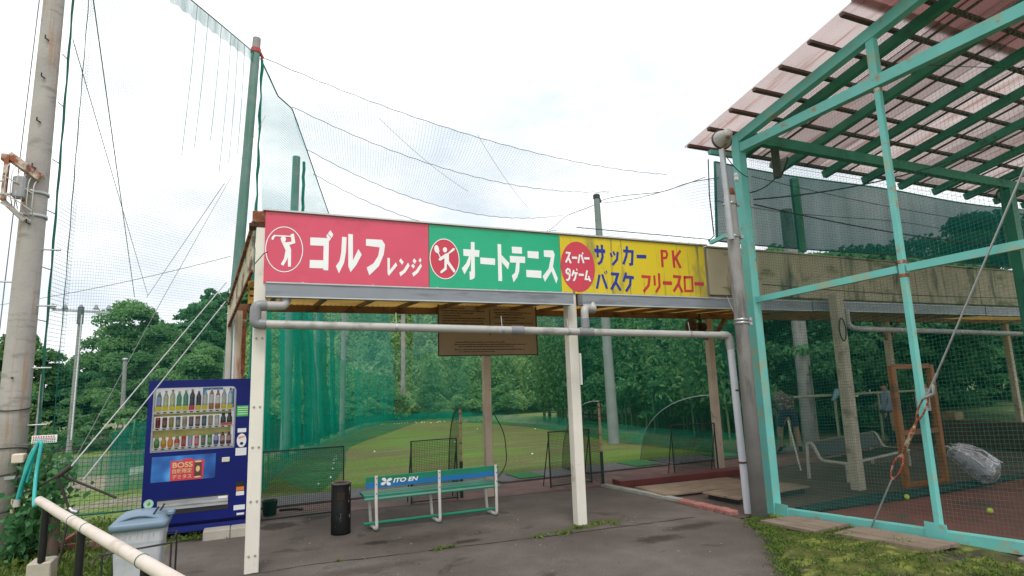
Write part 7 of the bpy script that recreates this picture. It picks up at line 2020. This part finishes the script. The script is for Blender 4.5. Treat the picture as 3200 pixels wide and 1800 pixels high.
# creeper and scrub hugging the slope
r = np.random.default_rng(52)
n = 175000
cy_ = 31.6 + 28 * r.uniform(0, 1, n) ** 1.25
cx_ = (-0.12 + 0.78 * r.uniform(0, 1, n)) * cy_
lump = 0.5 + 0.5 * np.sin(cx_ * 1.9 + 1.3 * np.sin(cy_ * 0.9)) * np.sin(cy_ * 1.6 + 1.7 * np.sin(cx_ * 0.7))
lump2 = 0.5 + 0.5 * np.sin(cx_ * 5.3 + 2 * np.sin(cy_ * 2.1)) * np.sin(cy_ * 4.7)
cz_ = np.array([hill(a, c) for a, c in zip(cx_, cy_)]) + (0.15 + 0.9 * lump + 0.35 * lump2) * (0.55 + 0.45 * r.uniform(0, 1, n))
Pc = np.stack([cx_, cy_, cz_], 1)
on = np.stack([np.zeros(n), np.full(n, -0.5), np.full(n, 0.5)], 1)
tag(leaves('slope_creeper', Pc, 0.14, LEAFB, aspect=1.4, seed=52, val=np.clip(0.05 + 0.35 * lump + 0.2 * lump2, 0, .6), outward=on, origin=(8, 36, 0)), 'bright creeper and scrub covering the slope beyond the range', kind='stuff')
sp = []
for _ in range(60):
    y = r_.uniform(31.8, 36)
    x = r_.uniform(0.05 * y, 0.45 * y)
    sp.append((x, y, hill(x, y) - 0.1, r_.uniform(0.7, 1.3), r_.uniform(0.5, 1.2)))
mass('range_undergrowth', 'leafy undergrowth along the far edge of the range', sp, LEAFM, 53, 900, 0.12)
# dark wood along the right side
sp = []
for _ in range(300):
    y = r_.uniform(10.5, 28)
    x = 11.7 + 0.06 * max(0, 24 - y) + r_.uniform(0.0, 8.5) + max(0, (y - 24)) * -0.15
    bearing = x / y
    if bearing < 0.56:
        continue
    z = hill(x, y)
    lim = (0.24 if bearing < 1.0 else 0.24 + 0.10 * min(1, (bearing - 1.0) / 0.4))
    top_ = 1.7 + y * lim
    rz = min(r_.uniform(0.9, 2.0), max(0.5, top_ / 2.2))
    zz = r_.uniform(0.0, max(0.05, top_ - 2.0 * rz))
    sp.append((x, y, max(-0.2, zz), r_.uniform(0.9, 1.7), rz))
mass('side_wood', 'dense dark green wood along the right side of the range', sp, LEAFD, 61, 1080, 0.082)
sp = []
for _ in range(90):
    y = r_.uniform(12.0, 26)
    x = 11.6 + r_.uniform(0.0, 4.0)
    if x / y < 0.5:
        continue
    sp.append((x, y, hill(x, y), r_.uniform(2.2, min(5.4, 1.5 + 0.22 * y))))
bamboo('side_bamboo', 'bamboo stems mixed into the wood right of the range', sp, 62, LEAFM, 0.075, 1300)
GR = 'trees above the fascia on the right'
tree('rounded dark tree showing through the shade net, tallest on the right', 23.6, 12.2, 7.9, 3.6, LEAFD, 71, 0, 50, 540, 0.13, GR, 0.1)
tree('dark tree showing low through the shade net beside the teal corner post', 14.6, 12.3, 6.1, 2.4, LEAFD, 72, 0, 44, 468, 0.13, GR, 0.1)
tree('dark tree between the two humps behind the shade net', 19.0, 12.4, 6.5, 3.2, LEAFD, 73, 0, 44, 504, 0.13, GR, 0.1)
tree('dark tree at the far right behind the cage', 28.5, 12.5, 8.6, 3.6, LEAFD, 74, 0, 44, 504, 0.13, GR, 0.1)
sp = []
for _ in range(200):
    x = r_.uniform(14.5, 40)
    y = r_.uniform(11.0, 15)
    sp.append((x, y, r_.uniform(-0.2, 2.6), r_.uniform(1.0, 1.8), r_.uniform(0.9, 1.5)))
mass('bay_thicket', 'dark thicket behind the far bays', sp, LEAFD, 63, 760, 0.10)
# climbing shrub at the foot of the utility pole
def shrub(name, label, stems, m, seed, n, leaf, spread):
    r = np.random.default_rng(seed)
    t_ = thing(name, label, 'shrub', stems[0][0])
    P = []
    for pts_ in stems:
        b = MB(); b.tube(pts_, [0.012, 0.010, 0.006][:len(pts_)] if len(pts_) == 3 else 0.008, 6); b.build('stem', BARK, t_)
        A = np.array(pts_)
        u = r.uniform(0, len(pts_) - 1, n)
        i = np.minimum(u.astype(int), len(pts_) - 2)
        p = A[i] + (A[i + 1] - A[i]) * (u - i)[:, None]
        P.append(p + r.normal(size=(n, 3)) * spread)
    leaves('foliage', np.concatenate(P), leaf, m, t_, aspect=1.6, seed=seed, val=0.25)
    return t_
shrub('climbing_shrub', 'dark leafy climber growing up beside the utility pole', [[(-2.05, 8.3, 0), (-2.0, 8.2, 0.6), (-1.9, 8.1, 1.15)], [(-2.1, 8.35, 0), (-2.15, 8.3, 0.5), (-2.05, 8.3, 1.0)], [(-1.95, 8.2, 0), (-1.85, 8.0, 0.5), (-1.75, 7.9, 0.95)], [(-2.15, 8.2, 0), (-2.1, 8.05, 0.3), (-2.0, 7.9, 0.55)]], LEAFD, 81, 420, 0.055, 0.085)
gs = []
r2 = np.random.default_rng(9)
for _ in range(320):
    x, y = r2.uniform(-2.6, -0.95), r2.uniform(6.4, 10.2)
    gs.append((x, y, -0.02, r2.uniform(.6, 1.5)))
tufts('bank_grass', gs, GRASSL, 'rough grass on the bank behind the handrail', 12, size=0.016, n=26, h=0.10, spread=0.10, asp=6.0)

# ------------------------------------------------------------------ people in the bays (seen through the nets)
SKIN = mat('skin', (0.34, 0.20, 0.13), 0.6, 0.05, 6)
HAIR = mat('dark_hair', (0.014, 0.012, 0.011), 0.6, 0.2, 20)
def person(label, base, rot, joints, radii, edges, zones, mats, scale=1.0):
    """One continuous skinned body; faces take their material from the zone test."""
    me = bpy.data.meshes.new('person')
    names = list(joints)
    me.from_pydata([joints[k] for k in names], [(names.index(a), names.index(c)) for a, c in edges], [])
    o = bpy.data.objects.new('person', me)
    COL.objects.link(o)
    md = o.modifiers.new('skin', 'SKIN')
    md.use_smooth_shade = True
    for i, k in enumerate(names):
        rr = radii[k]
        me.skin_vertices[0].data[i].radius = rr if isinstance(rr, tuple) else (rr, rr)
    me.skin_vertices[0].data[names.index('pelvis')].use_root = True
    sb_ = o.modifiers.new('sub', 'SUBSURF'); sb_.levels = 2; sb_.render_levels = 2
    bpy.context.view_layer.update()
    m2 = bpy.data.meshes.new_from_object(o.evaluated_get(bpy.context.evaluated_depsgraph_get()))
    bpy.data.objects.remove(o)
    m2.name = 'person'
    m2.materials.clear()
    for mm_ in mats:
        m2.materials.append(mm_)
    for p in m2.polygons:
        p.material_index = zones(p.center)
        p.use_smooth = True
    ob = bpy.data.objects.new('person', m2)
    COL.objects.link(ob)
    ob.location = base
    ob.rotation_euler = (0, 0, rot)
    ob.scale = (scale,) * 3
    return tag(ob, label, 'person')
E_ = [('pelvis', 'waist'), ('waist', 'chest'), ('chest', 'neck'), ('neck', 'head'), ('head', 'crown'), ('head', 'nose'),
      ('chest', 'shl'), ('shl', 'ell'), ('ell', 'wrl'), ('wrl', 'pal'), ('pal', 'fl1'), ('pal', 'fl2'), ('wrl', 'thl'),
      ('chest', 'shr'), ('shr', 'elr'), ('elr', 'wrr'), ('wrr', 'par'), ('par', 'fr1'), ('par', 'fr2'), ('wrr', 'thr'),
      ('pelvis', 'hil'), ('hil', 'knl'), ('knl', 'anl'), ('anl', 'tol'), ('pelvis', 'hir'), ('hir', 'knr'), ('knr', 'anr'), ('anr', 'tor')]
RD = dict(pelvis=(.155, .12), waist=(.145, .11), chest=(.165, .12), neck=.055, head=(.082, .095), crown=(.07, .08), nose=.02, shl=.062, shr=.062, ell=.045, elr=.045, wrl=.030, wrr=.030, pal=(.038, .02), par=(.038, .02),
          fl1=.010, fl2=.010, fr1=.010, fr2=.010, thl=.011, thr=.011, hil=.095, hir=.095, knl=.062, knr=.062, anl=.042, anr=.042, tol=(.045, .03), tor=(.045, .03))
# bending golfer, facing +Y (away), hands low in front
J1 = dict(pelvis=(0, 0, .92), waist=(0, .09, 1.06), chest=(0, .28, 1.20), neck=(0, .42, 1.27), head=(0.02, .53, 1.28), crown=(0.02, .60, 1.33), nose=(.02, .60, 1.20),
          shl=(-.19, .30, 1.19), ell=(-.20, .42, .93), wrl=(-.08, .50, .72), pal=(-.04, .53, .64), fl1=(-.02, .55, .56), fl2=(-.05, .56, .57), thl=(-.03, .56, .66),
          shr=(.19, .30, 1.19), elr=(.22, .42, .93), wrr=(.07, .50, .70), par=(.03, .53, .62), fr1=(.01, .55, .54), fr2=(.04, .56, .55), thr=(.02, .57, .64),
          hil=(-.11, 0, .88), knl=(-.17, .08, .48), anl=(-.20, .0, .085), tol=(-.23, .16, .035), hir=(.11, 0, .88), knr=(.17, .08, .48), anr=(.20, .0, .085), tor=(.23, .16, .035))
SHIRT = mat('dark_patterned_shirt', (0.045, 0.038, 0.034), 0.8, 0.3, 14, dirt=(0.26, 0.21, 0.17), dirt_at=0.56, dirt_scale=(16, 16, 26))
def z1(c):
    if c.y > .44 and c.z > 1.16: return 3 if (c.z > 1.24 or c.y < .5) else 2
    if c.z < .14: return 4
    if c.z < .56 and c.y < .38: return 2
    if c.z < .96 and c.y < .30: return 1
    if c.z < .95: return 2
    return 0
NAVY = mat('navy_shorts', (0.022, 0.030, 0.075), 0.8, 0.15, 9)
SHOE = mat('dark_shoe', (0.03, 0.03, 0.03), 0.5)
person('golfer in dark patterned shirt and navy shorts bending over a ball', (10.75, 9.62, 0.03), rad(-35), J1, RD, E_, z1, [SHIRT, NAVY, SKIN, HAIR, SHOE], 0.98)
gc = thing('golf_club', 'golf club held low by the bending golfer', 'golf club', (11.3, 10.3, 0.0))
b = MB(); b.tube([(11.05, 10.02, 0.72), (11.38, 10.42, 0.06)], [0.012, 0.006], 6); b.build('shaft', STEEL, gc)
b = MB(); b.bbox((11.35, 10.38, 0.03), (11.47, 10.45, 0.08), 0.01); b.build('head', DARKMETAL, gc)
def standing(tw):
    return dict(pelvis=(0, 0, .86), waist=(0, .0, 1.0), chest=(0, .0, 1.17), neck=(0, .01, 1.33), head=(0, .03, 1.43), crown=(0, .02, 1.50), nose=(0, .115, 1.41),
          shl=(-.175, 0, 1.24), ell=(-.23, .0 + tw, 1.0), wrl=(-.20, .10 + tw, .82), pal=(-.19, .13 + tw, .75), fl1=(-.18, .15 + tw, .68), fl2=(-.20, .15 + tw, .68), thl=(-.165, .15 + tw, .77),
          shr=(.175, 0, 1.24), elr=(.23, .0, 1.0), wrr=(.20, .10, .82), par=(.19, .13, .75), fr1=(.18, .15, .68), fr2=(.20, .15, .68), thr=(.165, .15, .77),
          hil=(-.095, 0, .82), knl=(-.10, .02, .46), anl=(-.10, -.02, .08), tol=(-.11, .13, .035), hir=(.095, 0, .82), knr=(.10, .02, .46), anr=(.10, -.02, .08), tor=(.11, .13, .035))
def z2(c):
    if c.z > 1.34: return 3 if (c.z > 1.46 or c.y < .01) else 2
    if c.z < .07: return 4
    if abs(c.x) > .15 and c.z < .80: return 2
    if c.z < .86: return 1
    return 0
person('person in grey-blue shirt and dark trousers standing behind the orange frame', (13.75, 9.40, 0), rad(60), standing(.05), RD, E_, z2, [mat('grey_blue_shirt', (0.24, 0.28, 0.38), 0.8, 0.15, 6), mat('dark_trousers', (0.02, 0.024, 0.04), 0.8, 0.2, 6), SKIN, HAIR, SHOE], 0.93)
person('person in beige top standing right of the orange frame', (15.1, 9.35, 0), rad(100), standing(0), RD, E_, z2, [mat('beige_top', (0.30, 0.26, 0.22), 0.8, 0.15, 6), mat('dark_blue_trousers', (0.025, 0.03, 0.06), 0.8, 0.2, 6), SKIN, HAIR, SHOE], 0.93)
